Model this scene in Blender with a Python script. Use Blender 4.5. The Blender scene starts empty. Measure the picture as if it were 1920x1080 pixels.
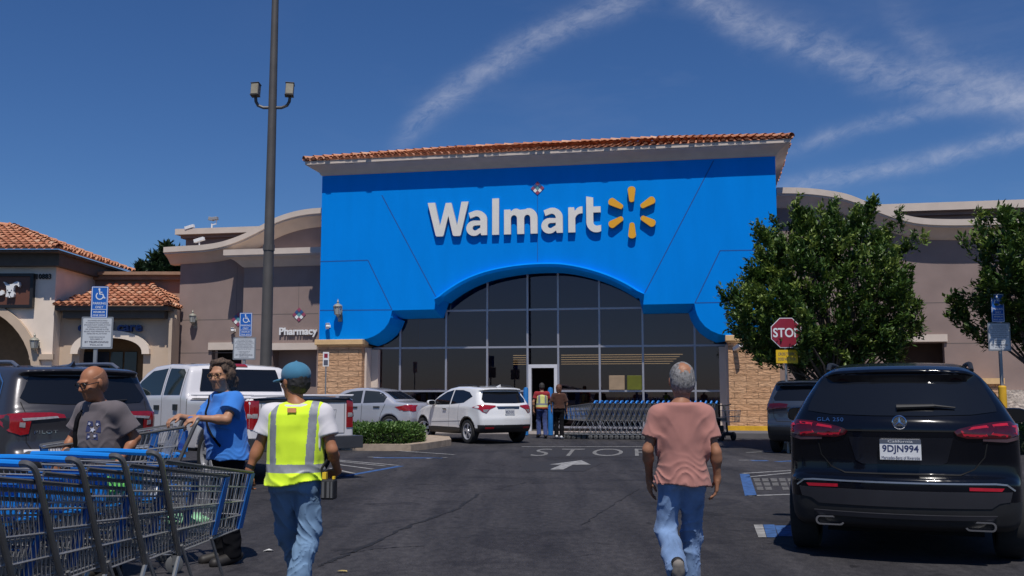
import bpy, bmesh, math, random
import numpy as np
from mathutils import Vector, Matrix
from mathutils.bvhtree import BVHTree
from mathutils.geometry import delaunay_2d_cdt

random.seed(7)
SC = bpy.context.scene
COL = SC.collection
PI = math.pi
R = math.radians

# ------------------------------------------------------------------ camera model
F = 1867.0            # focal length in photograph pixels (1920 wide)
CAMH = 1.38
PITCH = math.atan(198.0 / F)
FW = Vector((0, math.cos(PITCH), math.sin(PITCH)))
UP = Vector((0, -math.sin(PITCH), math.cos(PITCH)))

def ray(px, py):
    return Vector(((px - 960) / F, 0, 0)) + FW + UP * ((540 - py) / F)

def ground(px, py, z=0.0):
    d = ray(px, py)
    t = (z - CAMH) / d.z
    return Vector((d.x * t, d.y * t, z))

def at(px, py, Y):
    d = ray(px, py)
    t = Y / d.y
    return Vector((d.x * t, Y, CAMH + d.z * t))

# ------------------------------------------------------------------ tags
def tag(o, label=None, cat=None, group=None, kind=None):
    if label: o['label'] = label
    if cat: o['category'] = cat
    if group: o['group'] = group
    if kind: o['kind'] = kind
    return o

def empty(name, loc=(0, 0, 0), rz=0.0, label=None, cat=None, group=None):
    o = bpy.data.objects.new(name, None)
    COL.objects.link(o)
    o.location = loc
    o.rotation_euler = (0, 0, rz)
    o.empty_display_size = 0.2
    return tag(o, label, cat, group)

def copy_tree(o, parent=None):
    c = o.copy()
    COL.objects.link(c)
    if parent is not None: c.parent = parent
    for ch in list(o.children):
        copy_tree(ch, c)
    return c

# ------------------------------------------------------------------ materials
def node_mat(name):
    m = bpy.data.materials.new(name)
    m.use_nodes = True
    nt = m.node_tree
    return m, nt, nt.nodes['Principled BSDF']

def mat(name, col, rough=0.6, metal=0.0, var=0.12, scale=4.0, bump=0.0, bscale=60.0, coat=0.0,
        emit=0.0, spec=0.5, dist=0.01, stretch=(1, 1, 1), sheen=0.0, detail=4.0):
    m, nt, b = node_mat(name)
    b.inputs['Roughness'].default_value = rough
    b.inputs['Metallic'].default_value = metal
    b.inputs['Specular IOR Level'].default_value = spec
    b.inputs['Coat Weight'].default_value = coat
    b.inputs['Coat Roughness'].default_value = 0.03
    if sheen: b.inputs['Sheen Weight'].default_value = sheen
    if emit:
        b.inputs['Emission Color'].default_value = (*col, 1)
        b.inputs['Emission Strength'].default_value = emit
    tc = nt.nodes.new('ShaderNodeTexCoord')
    mp = nt.nodes.new('ShaderNodeMapping')
    mp.inputs['Scale'].default_value = stretch
    nt.links.new(tc.outputs['Object'], mp.inputs['Vector'])
    if var > 0:
        n = nt.nodes.new('ShaderNodeTexNoise')
        n.inputs['Scale'].default_value = scale
        n.inputs['Detail'].default_value = detail
        nt.links.new(mp.outputs[0], n.inputs['Vector'])
        cr = nt.nodes.new('ShaderNodeValToRGB')
        cr.color_ramp.elements[0].position = 0.3
        cr.color_ramp.elements[1].position = 0.7
        cr.color_ramp.elements[0].color = (*[c * (1 - var) for c in col], 1)
        cr.color_ramp.elements[1].color = (*[min(1, c * (1 + var)) for c in col], 1)
        nt.links.new(n.outputs['Fac'], cr.inputs['Fac'])
        nt.links.new(cr.outputs['Color'], b.inputs['Base Color'])
    else:
        b.inputs['Base Color'].default_value = (*col, 1)
    if bump > 0:
        n2 = nt.nodes.new('ShaderNodeTexNoise')
        n2.inputs['Scale'].default_value = bscale
        n2.inputs['Detail'].default_value = 5
        nt.links.new(mp.outputs[0], n2.inputs['Vector'])
        bp = nt.nodes.new('ShaderNodeBump')
        bp.inputs['Strength'].default_value = bump
        bp.inputs['Distance'].default_value = dist
        nt.links.new(n2.outputs['Fac'], bp.inputs['Height'])
        nt.links.new(bp.outputs['Normal'], b.inputs['Normal'])
    return m

# ------------------------------------------------------------------ mesh builder
class MB:
    def __init__(s):
        s.v = []; s.f = []; s.m = []
    def add(s, vs, fs, mi=0):
        o = len(s.v)
        s.v.extend([tuple(p) for p in vs])
        for f in fs:
            s.f.append([i + o for i in f]); s.m.append(mi)
        return s
    def box(s, a, b, mi=0, M=None):
        x0, y0, z0 = a; x1, y1, z1 = b
        vs = [Vector(p) for p in ((x0, y0, z0), (x1, y0, z0), (x1, y1, z0), (x0, y1, z0),
                                  (x0, y0, z1), (x1, y0, z1), (x1, y1, z1), (x0, y1, z1))]
        if M: vs = [M @ p for p in vs]
        return s.add(vs, [(0, 3, 2, 1), (4, 5, 6, 7), (0, 1, 5, 4), (1, 2, 6, 5), (2, 3, 7, 6), (3, 0, 4, 7)], mi)
    def cyl(s, p0, p1, r0, r1=None, n=12, mi=0, caps=True):
        r1 = r0 if r1 is None else r1
        p0 = Vector(p0); p1 = Vector(p1)
        d = (p1 - p0).normalized()
        a = d.orthogonal().normalized(); b = d.cross(a)
        vs = []
        for p, r in ((p0, r0), (p1, r1)):
            for i in range(n):
                t = 2 * PI * i / n
                vs.append(p + a * (r * math.cos(t)) + b * (r * math.sin(t)))
        fs = [(i, (i + 1) % n, n + (i + 1) % n, n + i) for i in range(n)]
        if caps:
            fs.append(tuple(range(n - 1, -1, -1))); fs.append(tuple(range(n, 2 * n)))
        return s.add(vs, fs, mi)
    def tube(s, pts, r, n=8, mi=0, caps=True, closed=False):
        pts = [Vector(p) for p in pts]
        rs = r if isinstance(r, (list, tuple)) else [r] * len(pts)
        rings = []
        N = len(pts)
        prev = None
        for i, p in enumerate(pts):
            if closed:
                d = pts[(i + 1) % N] - pts[i - 1]
            else:
                d = pts[min(i + 1, N - 1)] - pts[max(i - 1, 0)]
            d.normalize()
            if prev is None: a = d.orthogonal().normalized()
            else:
                a = prev - d * prev.dot(d)
                a = a.normalized() if a.length > 1e-6 else d.orthogonal().normalized()
            prev = a
            b = d.cross(a)
            rings.append([p + a * (rs[i] * math.cos(2 * PI * k / n)) + b * (rs[i] * math.sin(2 * PI * k / n)) for k in range(n)])
        vs = [q for rg in rings for q in rg]
        fs = []
        for i in range(N if closed else N - 1):
            j = (i + 1) % N
            for k in range(n):
                l = (k + 1) % n
                fs.append((i * n + k, i * n + l, j * n + l, j * n + k))
        if caps and not closed:
            fs.append(tuple(range(n - 1, -1, -1))); fs.append(tuple(range((N - 1) * n, N * n)))
        return s.add(vs, fs, mi)
    def lathe(s, prof, c=(0, 0, 0), axis='z', n=24, mi=0, caps=True):
        c = Vector(c); vs = []
        for r, h in prof:
            for i in range(n):
                t = 2 * PI * i / n
                a, b = r * math.cos(t), r * math.sin(t)
                vs.append(c + (Vector((a, b, h)) if axis == 'z' else Vector((h, a, b)) if axis == 'x' else Vector((b, h, a))))
        fs = []
        for i in range(len(prof) - 1):
            for k in range(n):
                l = (k + 1) % n
                fs.append((i * n + k, i * n + l, (i + 1) * n + l, (i + 1) * n + k))
        if caps and prof[0][0] > 1e-6: fs.append(tuple(range(n - 1, -1, -1)))
        if caps and prof[-1][0] > 1e-6: fs.append(tuple(range((len(prof) - 1) * n, len(prof) * n)))
        return s.add(vs, fs, mi)
    def prism(s, poly, f0, f1, mi=0, side=None, back=True):
        """poly: 2-D outline; f0(a,b) front point, f1(a,b) back point"""
        vs2, fs = fill2d(poly)
        n = len(vs2)
        s.add([f0(*p) for p in vs2], fs, mi)
        if back: s.add([f1(*p) for p in vs2], [tuple(reversed(f)) for f in fs], mi)
        m = len(poly)
        ring = [f0(*p) for p in poly] + [f1(*p) for p in poly]
        s.add(ring, [(i, i + m, (i + 1) % m + m, (i + 1) % m) for i in range(m)], mi if side is None else side)
        return s
    def loft(s, rings, mi=0, closed=True, caps=False):
        n = len(rings[0]); o = []
        vs = [p for r in rings for p in r]
        fs = []
        for i in range(len(rings) - 1):
            for k in range(n if closed else n - 1):
                l = (k + 1) % n
                fs.append((i * n + k, i * n + l, (i + 1) * n + l, (i + 1) * n + k))
        if caps:
            fs.append(tuple(range(n - 1, -1, -1))); fs.append(tuple(range((len(rings) - 1) * n, len(rings) * n)))
        return s.add(vs, fs, mi)
    def build(s, name, mats, parent=None, smooth=False, bevel=0.0, fixn=True, loc=None, rz=None):
        me = bpy.data.meshes.new(name)
        me.from_pydata(s.v, [], s.f)
        if not isinstance(mats, (list, tuple)): mats = [mats]
        for m in mats: me.materials.append(m)
        me.polygons.foreach_set('material_index', s.m)
        if fixn:
            bm = bmesh.new(); bm.from_mesh(me)
            bmesh.ops.recalc_face_normals(bm, faces=bm.faces)
            bm.to_mesh(me); bm.free()
        if smooth:
            me.polygons.foreach_set('use_smooth', [True] * len(me.polygons))
            try: me.set_sharp_from_angle(angle=R(smooth if smooth is not True else 40))
            except Exception: pass
        me.update()
        o = bpy.data.objects.new(name, me)
        COL.objects.link(o)
        if parent is not None: o.parent = parent
        if loc is not None: o.location = loc
        if rz is not None: o.rotation_euler = (0, 0, rz)
        if bevel:
            md = o.modifiers.new('bevel', 'BEVEL'); md.width = bevel; md.segments = 2; md.limit_method = 'ANGLE'
        return o

def fill2d(poly, inner=None):
    vs = [Vector((p[0], p[1])) for p in poly]
    n = len(vs)
    edges = [(i, (i + 1) % n) for i in range(n)]
    if inner: vs = vs + [Vector(p) for p in inner]
    out = delaunay_2d_cdt(vs, edges, [], 1, 1e-6)
    return [(p.x, p.y) for p in out[0]], [tuple(f) for f in out[2]]

def inside(poly, x, y):
    c = False
    n = len(poly)
    j = n - 1
    for i in range(n):
        xi, yi = poly[i]; xj, yj = poly[j]
        if (yi > y) != (yj > y) and x < (xj - xi) * (y - yi) / (yj - yi) + xi: c = not c
        j = i
    return c

def spline(pts, n=6, closed=False):
    P = [np.array(p, float) for p in pts]; N = len(P); out = []
    for i in range(N if closed else N - 1):
        p0 = P[i - 1] if (closed or i > 0) else 2 * P[0] - P[1]
        p1 = P[i]; p2 = P[(i + 1) % N]
        p3 = P[(i + 2) % N] if (closed or i + 2 < N) else 2 * P[-1] - P[-2]
        for k in range(n):
            t = k / n
            out.append(tuple(0.5 * (2 * p1 + (p2 - p0) * t + (2 * p0 - 5 * p1 + 4 * p2 - p3) * t * t + (3 * p1 - p0 - 3 * p2 + p3) * t ** 3)))
    if not closed: out.append(tuple(P[-1]))
    return out

def rrect(x0, y0, x1, y1, r, n=4):
    pts = []
    for cx, cy, a0 in ((x1 - r, y0 + r, -90), (x1 - r, y1 - r, 0), (x0 + r, y1 - r, 90), (x0 + r, y0 + r, 180)):
        for i in range(n + 1):
            a = R(a0 + 90 * i / n)
            pts.append((cx + r * math.cos(a), cy + r * math.sin(a)))
    return pts

def text_mesh(txt, size=1.0, extrude=0.0, offset=0.0, align='LEFT', spacing=1.0, bevel=0.0):
    """returns verts (x,y,z) and faces; text lies in the XY plane, extruded along +-Z"""
    cu = bpy.data.curves.new('t', 'FONT')
    cu.body = txt; cu.size = size; cu.extrude = extrude; cu.offset = offset
    cu.align_x = align; cu.space_character = spacing; cu.resolution_u = 4
    cu.bevel_depth = bevel
    o = bpy.data.objects.new('t', cu); COL.objects.link(o)
    bpy.context.view_layer.update()
    me = bpy.data.meshes.new_from_object(o.evaluated_get(bpy.context.evaluated_depsgraph_get()))
    vs = [tuple(v.co) for v in me.vertices]; fs = [tuple(p.vertices) for p in me.polygons]
    bpy.data.objects.remove(o); bpy.data.curves.remove(cu); bpy.data.meshes.remove(me)
    return vs, fs

def fit_text(mb, txt, x0, x1, y0, y1, fn, mi=0, extrude=0.0, offset=0.0, spacing=1.0):
    """scale text into the box and map (x, y, depth) through fn"""
    vs, fs = text_mesh(txt, 1.0, extrude, offset, spacing=spacing)
    if not vs: return
    ax = min(v[0] for v in vs); bx = max(v[0] for v in vs); ay = min(v[1] for v in vs); by = max(v[1] for v in vs)
    sx = (x1 - x0) / (bx - ax); sy = (y1 - y0) / (by - ay)
    mb.add([fn(x0 + (v[0] - ax) * sx, y0 + (v[1] - ay) * sy, v[2]) for v in vs], fs, mi)

# ------------------------------------------------------------------ distance fields -> meshes
def smin(a, b, k):
    if k <= 0: return np.minimum(a, b)
    h = np.maximum(k - np.abs(a - b), 0) / k
    return np.minimum(a, b) - h * h * k * 0.25
def smax(a, b, k): return -smin(-a, -b, k)

def _h(i, j, k, seed):
    n = (i * 374761393 + j * 668265263 + k * 1274126177 + seed * 144665) & 0x7fffffff
    n = ((n ^ (n >> 13)) * 1274126177) & 0x7fffffff
    return ((n ^ (n >> 16)) & 0xffff) / 65535.0
def vnoise(x, y, z, seed=0):
    xi = np.floor(x).astype(np.int64); yi = np.floor(y).astype(np.int64); zi = np.floor(z).astype(np.int64)
    fx = x - xi; fy = y - yi; fz = z - zi
    fx = fx * fx * (3 - 2 * fx); fy = fy * fy * (3 - 2 * fy); fz = fz * fz * (3 - 2 * fz)
    r = 0
    for a in (0, 1):
        for b in (0, 1):
            for c in (0, 1):
                r = r + _h(xi + a, yi + b, zi + c, seed) * (fx if a else 1 - fx) * (fy if b else 1 - fy) * (fz if c else 1 - fz)
    return r * 2 - 1

class Field:
    def __init__(s, lo, hi, h):
        s.lo = np.array(lo, float); s.h = h
        s.n = [int(math.ceil((hi[i] - lo[i]) / h)) + 2 for i in range(3)]
        s.ax = [s.lo[i] + h * np.arange(s.n[i]) for i in range(3)]
        s.D = np.full(s.n, 0.5, np.float32)
    def box(s, lo, hi):
        sl = []
        for i in range(3):
            a = max(0, int((lo[i] - s.lo[i]) / s.h) - 1); b = min(s.n[i], int((hi[i] - s.lo[i]) / s.h) + 2)
            sl.append(slice(a, max(a, b)))
        X = s.ax[0][sl[0]][:, None, None]; Y = s.ax[1][sl[1]][None, :, None]; Z = s.ax[2][sl[2]][None, None, :]
        return tuple(sl), X, Y, Z
    def add(s, fn, lo, hi, k=0.02, m=0.06):
        lo = [q - m for q in lo]; hi = [q + m for q in hi]
        sl, X, Y, Z = s.box(lo, hi)
        if 0 in s.D[sl].shape: return s
        s.D[sl] = smin(s.D[sl], np.minimum(fn(X, Y, Z), 0.5).astype(np.float32), k)
        return s
    def cut(s, fn, lo, hi, k=0.0):
        sl, X, Y, Z = s.box(lo, hi)
        if 0 in s.D[sl].shape: return s
        s.D[sl] = smax(s.D[sl], -fn(X, Y, Z).astype(np.float32), k)
        return s
    def cap(s, a, b, ra, rb=None, k=0.02):
        rb = ra if rb is None else rb
        a = np.array(a, float); b = np.array(b, float); d = b - a; L = max(1e-9, float(d @ d)); r = max(ra, rb)
        def fn(X, Y, Z):
            t = np.clip(((X - a[0]) * d[0] + (Y - a[1]) * d[1] + (Z - a[2]) * d[2]) / L, 0, 1)
            return np.sqrt((X - a[0] - t * d[0]) ** 2 + (Y - a[1] - t * d[1]) ** 2 + (Z - a[2] - t * d[2]) ** 2) - (ra + (rb - ra) * t)
        return s.add(fn, np.minimum(a, b) - r, np.maximum(a, b) + r, k)
    def ell(s, c, r, M=None, k=0.02, cut=False):
        c = np.array(c, float); m = max(r)
        A = np.array(M)[:3, :3].T if M is not None else np.eye(3)
        def fn(X, Y, Z):
            x, y, z = X - c[0], Y - c[1], Z - c[2]
            p = [A[i][0] * x + A[i][1] * y + A[i][2] * z for i in range(3)]
            k0 = np.sqrt(sum((p[i] / r[i]) ** 2 for i in range(3))); k1 = np.sqrt(sum((p[i] / r[i] ** 2) ** 2 for i in range(3)))
            return k0 * (k0 - 1) / np.maximum(k1, 1e-6)
        return (s.cut if cut else s.add)(fn, c - m, c + m, k)
    def loft(s, secs, k=0.03, grow=0.0):
        """secs: (z, cx, cy, a, b) elliptical sections"""
        S = np.array(secs, float)
        def fn(X, Y, Z):
            cx, cy, a, b = [np.interp(Z, S[:, 0], S[:, i]) for i in (1, 2, 3, 4)]
            a = a + grow; b = b + grow
            q = np.sqrt(((X - cx) / a) ** 2 + ((Y - cy) / b) ** 2)
            d = (q - 1) * np.minimum(a, b)
            return smax(d, np.maximum(S[0, 0] - grow * .5 - Z, Z - S[-1, 0] - grow * .5), 0.02)
        lo = (min(S[:, 1] - S[:, 3]) - grow, min(S[:, 2] - S[:, 4]) - grow, S[0, 0]); hi = (max(S[:, 1] + S[:, 3]) + grow, max(S[:, 2] + S[:, 4]) + grow, S[-1, 0])
        return s.add(fn, lo, hi, k)
    def displace(s, fn, band=0.03):
        m = np.abs(s.D) < band
        I = np.argwhere(m)
        if len(I): s.D[m] += fn(s.ax[0][I[:, 0]], s.ax[1][I[:, 1]], s.ax[2][I[:, 2]]).astype(np.float32)
        return s
    def mesh(s, smooth=1):
        D = s.D
        D[0] = D[-1] = 0.5; D[:, 0] = D[:, -1] = 0.5; D[:, :, 0] = D[:, :, -1] = 0.5
        S = D < 0; nx, ny, nz = D.shape
        cnt = np.zeros((nx - 1, ny - 1, nz - 1), np.int8)
        for i in (0, 1):
            for j in (0, 1):
                for k in (0, 1): cnt += S[i:nx - 1 + i, j:ny - 1 + j, k:nz - 1 + k]
        act = (cnt > 0) & (cnt < 8)
        ids = np.argwhere(act); I, J, K = ids.T
        idx = np.full(act.shape, -1, np.int32); idx[act] = np.arange(len(ids))
        pos = np.zeros((len(ids), 3)); w = np.zeros(len(ids))
        cs = [(i, j, k) for i in (0, 1) for j in (0, 1) for k in (0, 1)]
        for a in cs:
            for ax in range(3):
                if a[ax]: continue
                b = list(a); b[ax] = 1
                da = D[I + a[0], J + a[1], K + a[2]]; db = D[I + b[0], J + b[1], K + b[2]]
                m = (da < 0) != (db < 0)
                t = np.where(m, da / np.where(m, da - db, 1), 0)
                p = np.array(a, float)[None, :].repeat(len(ids), 0); p[:, ax] += t
                pos[m] += p[m]; w[m] += 1
        V = (ids + pos / w[:, None]) * s.h + s.lo
        Q = []
        for ax in range(3):
            o1, o2 = (ax + 1) % 3, (ax + 2) % 3
            sl0 = [slice(1, -1)] * 3; sl1 = [slice(1, -1)] * 3
            sl0[ax] = slice(0, -1); sl1[ax] = slice(1, None)
            A = S[tuple(sl0)]; B = S[tuple(sl1)]
            for flag, rev in ((A & ~B, False), (~A & B, True)):
                E = np.argwhere(flag)
                if not len(E): continue
                off = np.array([1, 1, 1]); off[ax] = 0
                E = E + off
                q = []
                for d1, d2 in ((-1, -1), (0, -1), (0, 0), (-1, 0)):
                    c = E.copy(); c[:, o1] += d1; c[:, o2] += d2
                    q.append(idx[c[:, 0], c[:, 1], c[:, 2]])
                q = np.stack(q, 1)
                Q.append(q[:, ::-1] if rev else q)
        Q = np.concatenate(Q)
        for _ in range(smooth):
            acc = np.zeros_like(V); n = np.zeros(len(V))
            for a, b in ((0, 1), (1, 2), (2, 3), (3, 0)):
                np.add.at(acc, Q[:, a], V[Q[:, b]]); np.add.at(acc, Q[:, b], V[Q[:, a]])
                np.add.at(n, Q[:, a], 1); np.add.at(n, Q[:, b], 1)
            V = V * 0.4 + acc / n[:, None] * 0.6
        return V, Q

def grid_obj(name, VQ, mats, parent=None, matfn=None, smooth=True):
    V, Q = VQ
    me = bpy.data.meshes.new(name)
    me.vertices.add(len(V)); me.vertices.foreach_set('co', V.astype(np.float32).ravel())
    me.loops.add(len(Q) * 4); me.loops.foreach_set('vertex_index', Q.astype(np.int32).ravel())
    me.polygons.add(len(Q)); me.polygons.foreach_set('loop_start', np.arange(0, len(Q) * 4, 4, dtype=np.int32))
    me.update(calc_edges=True)
    if not isinstance(mats, (list, tuple)): mats = [mats]
    for m in mats: me.materials.append(m)
    if matfn is not None:
        C = V[Q].mean(1)
        me.polygons.foreach_set('material_index', np.asarray(matfn(C[:, 0], C[:, 1], C[:, 2])).astype(np.int32))
    me.polygons.foreach_set('use_smooth', np.full(len(Q), smooth))
    me.validate(); me.update()
    o = bpy.data.objects.new(name, me); COL.objects.link(o)
    if parent is not None: o.parent = parent
    return o
# ------------------------------------------------------------------ camera, light, sky
cam = bpy.data.cameras.new('camera'); camo = bpy.data.objects.new('camera', cam); COL.objects.link(camo)
camo.location = (0, 0, CAMH); camo.rotation_euler = (PI / 2 + PITCH, 0, 0)
cam.lens = 36.0 * F / 1920; cam.sensor_width = 36; cam.clip_end = 3000
SC.camera = camo
SC.view_settings.view_transform = 'Standard'; SC.view_settings.look = 'None'
SC.view_settings.exposure = EXPOSURE = 0.1; SC.view_settings.gamma = 1.0
SUN_EL = R(63); SUN_H = Vector((0.07, -1, 0)).normalized()
sd = SUN_H * math.cos(SUN_EL) + Vector((0, 0, math.sin(SUN_EL)))
sl = bpy.data.lights.new('sun', 'SUN'); sl.energy = 3.6; sl.angle = R(0.53); sl.color = (1, 0.955, 0.89)
so = bpy.data.objects.new('sun', sl); COL.objects.link(so)
so.rotation_euler = (-sd).to_track_quat('-Z', 'Y').to_euler(); so.location = (0, -20, 60)

w = bpy.data.worlds.new('World'); SC.world = w; w.use_nodes = True
nt = w.node_tree; nd = nt.nodes; lk = nt.links
bg = nd['Background']; bg.inputs['Strength'].default_value = 0.05
sky = nd.new('ShaderNodeTexSky'); sky.sky_type = 'NISHITA'; sky.sun_disc = False
sky.sun_elevation = SUN_EL; sky.sun_rotation = math.atan2(SUN_H.x, SUN_H.y)
sky.air_density = 1.0; sky.dust_density = 0.3; sky.ozone_density = 3.0; sky.altitude = 300
def MM(op, a, b=None, c=None, clamp=False):
    n = nd.new('ShaderNodeMath'); n.operation = op; n.use_clamp = clamp
    for i, v in enumerate((a, b, c)):
        if v is None: continue
        if isinstance(v, (int, float)): n.inputs[i].default_value = v
        else: lk.new(v, n.inputs[i])
    return n.outputs[0]
tc = nd.new('ShaderNodeTexCoord'); sx = nd.new('ShaderNodeSeparateXYZ'); lk.new(tc.outputs['Generated'], sx.inputs[0])
dy = MM('MAXIMUM', sx.outputs['Y'], 0.05)
U = MM('DIVIDE', sx.outputs['X'], dy); V = MM('DIVIDE', sx.outputs['Z'], dy)
front = MM('MULTIPLY', MM('SUBTRACT', sx.outputs['Y'], 0.3), 4.0, clamp=True)
def uv(px, py):
    d = ray(px, py); return d.x / d.y, d.z / d.y
def noise_at(su, sv, seed, detail=6, rough=0.62, dist=0.4):
    cx = nd.new('ShaderNodeCombineXYZ'); lk.new(MM('MULTIPLY', su[0], su[1]), cx.inputs[0]); lk.new(MM('MULTIPLY', sv[0], sv[1]), cx.inputs[1]); cx.inputs[2].default_value = seed
    n = nd.new('ShaderNodeTexNoise'); n.inputs['Scale'].default_value = 1; n.inputs['Detail'].default_value = detail
    n.inputs['Roughness'].default_value = rough; n.inputs['Distortion'].default_value = dist
    lk.new(cx.outputs[0], n.inputs['Vector']); return n.outputs['Fac']
total = None
# contrails and cirrus: centre lines (photo pixels), half width in radians, strength
BANDS = [([(735, 275), (790, 215), (860, 160), (960, 105), (1060, 50), (1190, -5)], 0.015, 0.38, 'u', 0),
         ([(1250, -30), (1380, 30), (1500, 80), (1640, 130), (1780, 165), (1960, 190)], 0.020, 0.36, 'u', 1),
         ([(1660, 20), (1700, 80), (1800, 130), (1990, 145)], 0.024, 0.20, 'u', 2),
         ([(1470, 285), (1600, 245), (1760, 205), (1960, 185)], 0.009, 0.28, 'u', 3),
         ([(1440, 355), (1560, 335), (1700, 308), (1830, 280), (1960, 245)], 0.009, 0.36, 'u', 4)]
for pts, wd, st, _, sd_ in BANDS:
    P = np.array([uv(*p) for p in pts])
    c2, c1, c0 = np.polyfit(P[:, 0], P[:, 1], 2)
    line = MM('ADD', MM('MULTIPLY', MM('ADD', MM('MULTIPLY', U, float(c2)), float(c1)), U), float(c0))
    wob = MM('MULTIPLY', MM('SUBTRACT', noise_at((U, 14.0), (V, 14.0), sd_ * 3.1), 0.5), wd * 1.6)
    t = MM('ADD', MM('SUBTRACT', V, line), wob)
    g = MM('POWER', 2.718, MM('MULTIPLY', MM('MULTIPLY', t, t), -1.0 / (wd * wd)))
    a, b = float(P[0, 0]), float(P[-1, 0])
    ends = MM('MULTIPLY', MM('MULTIPLY', MM('SUBTRACT', U, a - 0.01), 22.0, clamp=True), MM('MULTIPLY', MM('SUBTRACT', b + 0.03, U), 22.0, clamp=True))
    tex = MM('ADD', MM('MULTIPLY', noise_at((MM('ADD', U, MM('MULTIPLY', V, 1.2)), 26.0), (MM('SUBTRACT', V, MM('MULTIPLY', U, .5)), 60.0), sd_ * 7.7, 10, .68, .5), 2.2), -0.55, clamp=True)
    d = MM('MULTIPLY', MM('MULTIPLY', MM('MULTIPLY', g, ends), tex), st)
    total = d if total is None else MM('ADD', total, d)
thin = MM('MULTIPLY', MM('MULTIPLY', MM('ADD', MM('MULTIPLY', noise_at((U, 3.0), (V, 9.0), 55.0), 3.0), -1.55, clamp=True), 0.09), MM('MULTIPLY', MM('ADD', U, 0.35), 2.0, clamp=True))
total = MM('MULTIPLY', MM('ADD', total, thin), front, clamp=True)
hs = nd.new('ShaderNodeHueSaturation'); hs.inputs['Saturation'].default_value = 1.12; hs.inputs['Value'].default_value = 1.0
lk.new(sky.outputs['Color'], hs.inputs['Color'])
tint = nd.new('ShaderNodeMix'); tint.data_type = 'RGBA'; tint.blend_type = 'MULTIPLY'; tint.inputs['Factor'].default_value = 1
lk.new(hs.outputs['Color'], tint.inputs[6]); tint.inputs[7].default_value = (0.76, 1.02, 1.42, 1)
mx = nd.new('ShaderNodeMix'); mx.data_type = 'RGBA'
lk.new(total, mx.inputs['Factor']); lk.new(tint.outputs[2], mx.inputs[6]); mx.inputs[7].default_value = (10.5, 11.0, 13.0, 1)
lk.new(mx.outputs[2], bg.inputs['Color'])

# ------------------------------------------------------------------ ground
def asphalt():
    m, nt, b = node_mat('asphalt')
    n = nt.nodes; l = nt.links
    tc = n.new('ShaderNodeTexCoord')
    def noise(sc, det, st=(1, 1, 1), dist=0):
        mp = n.new('ShaderNodeMapping'); mp.inputs['Scale'].default_value = st; l.new(tc.outputs['Object'], mp.inputs[0])
        t = n.new('ShaderNodeTexNoise'); t.inputs['Scale'].default_value = sc; t.inputs['Detail'].default_value = det; t.inputs['Distortion'].default_value = dist
        l.new(mp.outputs[0], t.inputs['Vector']); return t.outputs['Fac']
    def ramp(f, p0, c0, p1, c1):
        r = n.new('ShaderNodeValToRGB'); r.color_ramp.elements[0].position = p0; r.color_ramp.elements[1].position = p1
        r.color_ramp.elements[0].color = (*c0, 1); r.color_ramp.elements[1].color = (*c1, 1); l.new(f, r.inputs[0]); return r.outputs[0]
    def mul(a, b_):
        x = n.new('ShaderNodeMix'); x.data_type = 'RGBA'; x.blend_type = 'MULTIPLY'; x.inputs['Factor'].default_value = 1
        l.new(a, x.inputs[6]); l.new(b_, x.inputs[7]); return x.outputs[2]
    base = ramp(noise(0.30, 7, (1, .5, 1), .9), .34, (.027, .026, .029), .68, (.054, .051, .054))
    wear = mul(ramp(noise(1.1, 6, (2.2, .16, 1), .5), .34, (.72, .72, .75), .68, (1.22, 1.21, 1.19)), ramp(noise(14, 5, (1, .55, 1)), .34, (.74, .74, .76), .66, (1.22, 1.21, 1.20)))
    grain = ramp(noise(65, 4), .3, (.62, .62, .63), .72, (1.5, 1.48, 1.46))
    spots = mul(ramp(noise(2.6, 3, (1, 1, 1), 1.2), .27, (.45, .45, .47), .37, (1, 1, 1)), ramp(noise(.75, 5, (1, .8, 1), 2.0), .36, (.70, .70, .73), .44, (1, 1, 1)))
    chips = ramp(noise(22, 2), .69, (1, 1, 1), .75, (2.1, 2.0, 1.9))
    l.new(mul(mul(mul(mul(base, wear), grain), spots), chips), b.inputs['Base Color'])
    b.inputs['Roughness'].default_value = .85; b.inputs['Specular IOR Level'].default_value = .3
    bp = n.new('ShaderNodeBump'); bp.inputs['Strength'].default_value = .5; bp.inputs['Distance'].default_value = .012
    l.new(noise(70, 4), bp.inputs['Height']); l.new(bp.outputs[0], b.inputs['Normal'])
    return m
ASPH = asphalt()
mb = MB(); mb.add([(-600, -300, 0), (600, -300, 0), (600, 900, 0), (-600, 900, 0)], [(0, 1, 2, 3)])
tag(mb.build('ground', ASPH), kind='structure')

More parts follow.
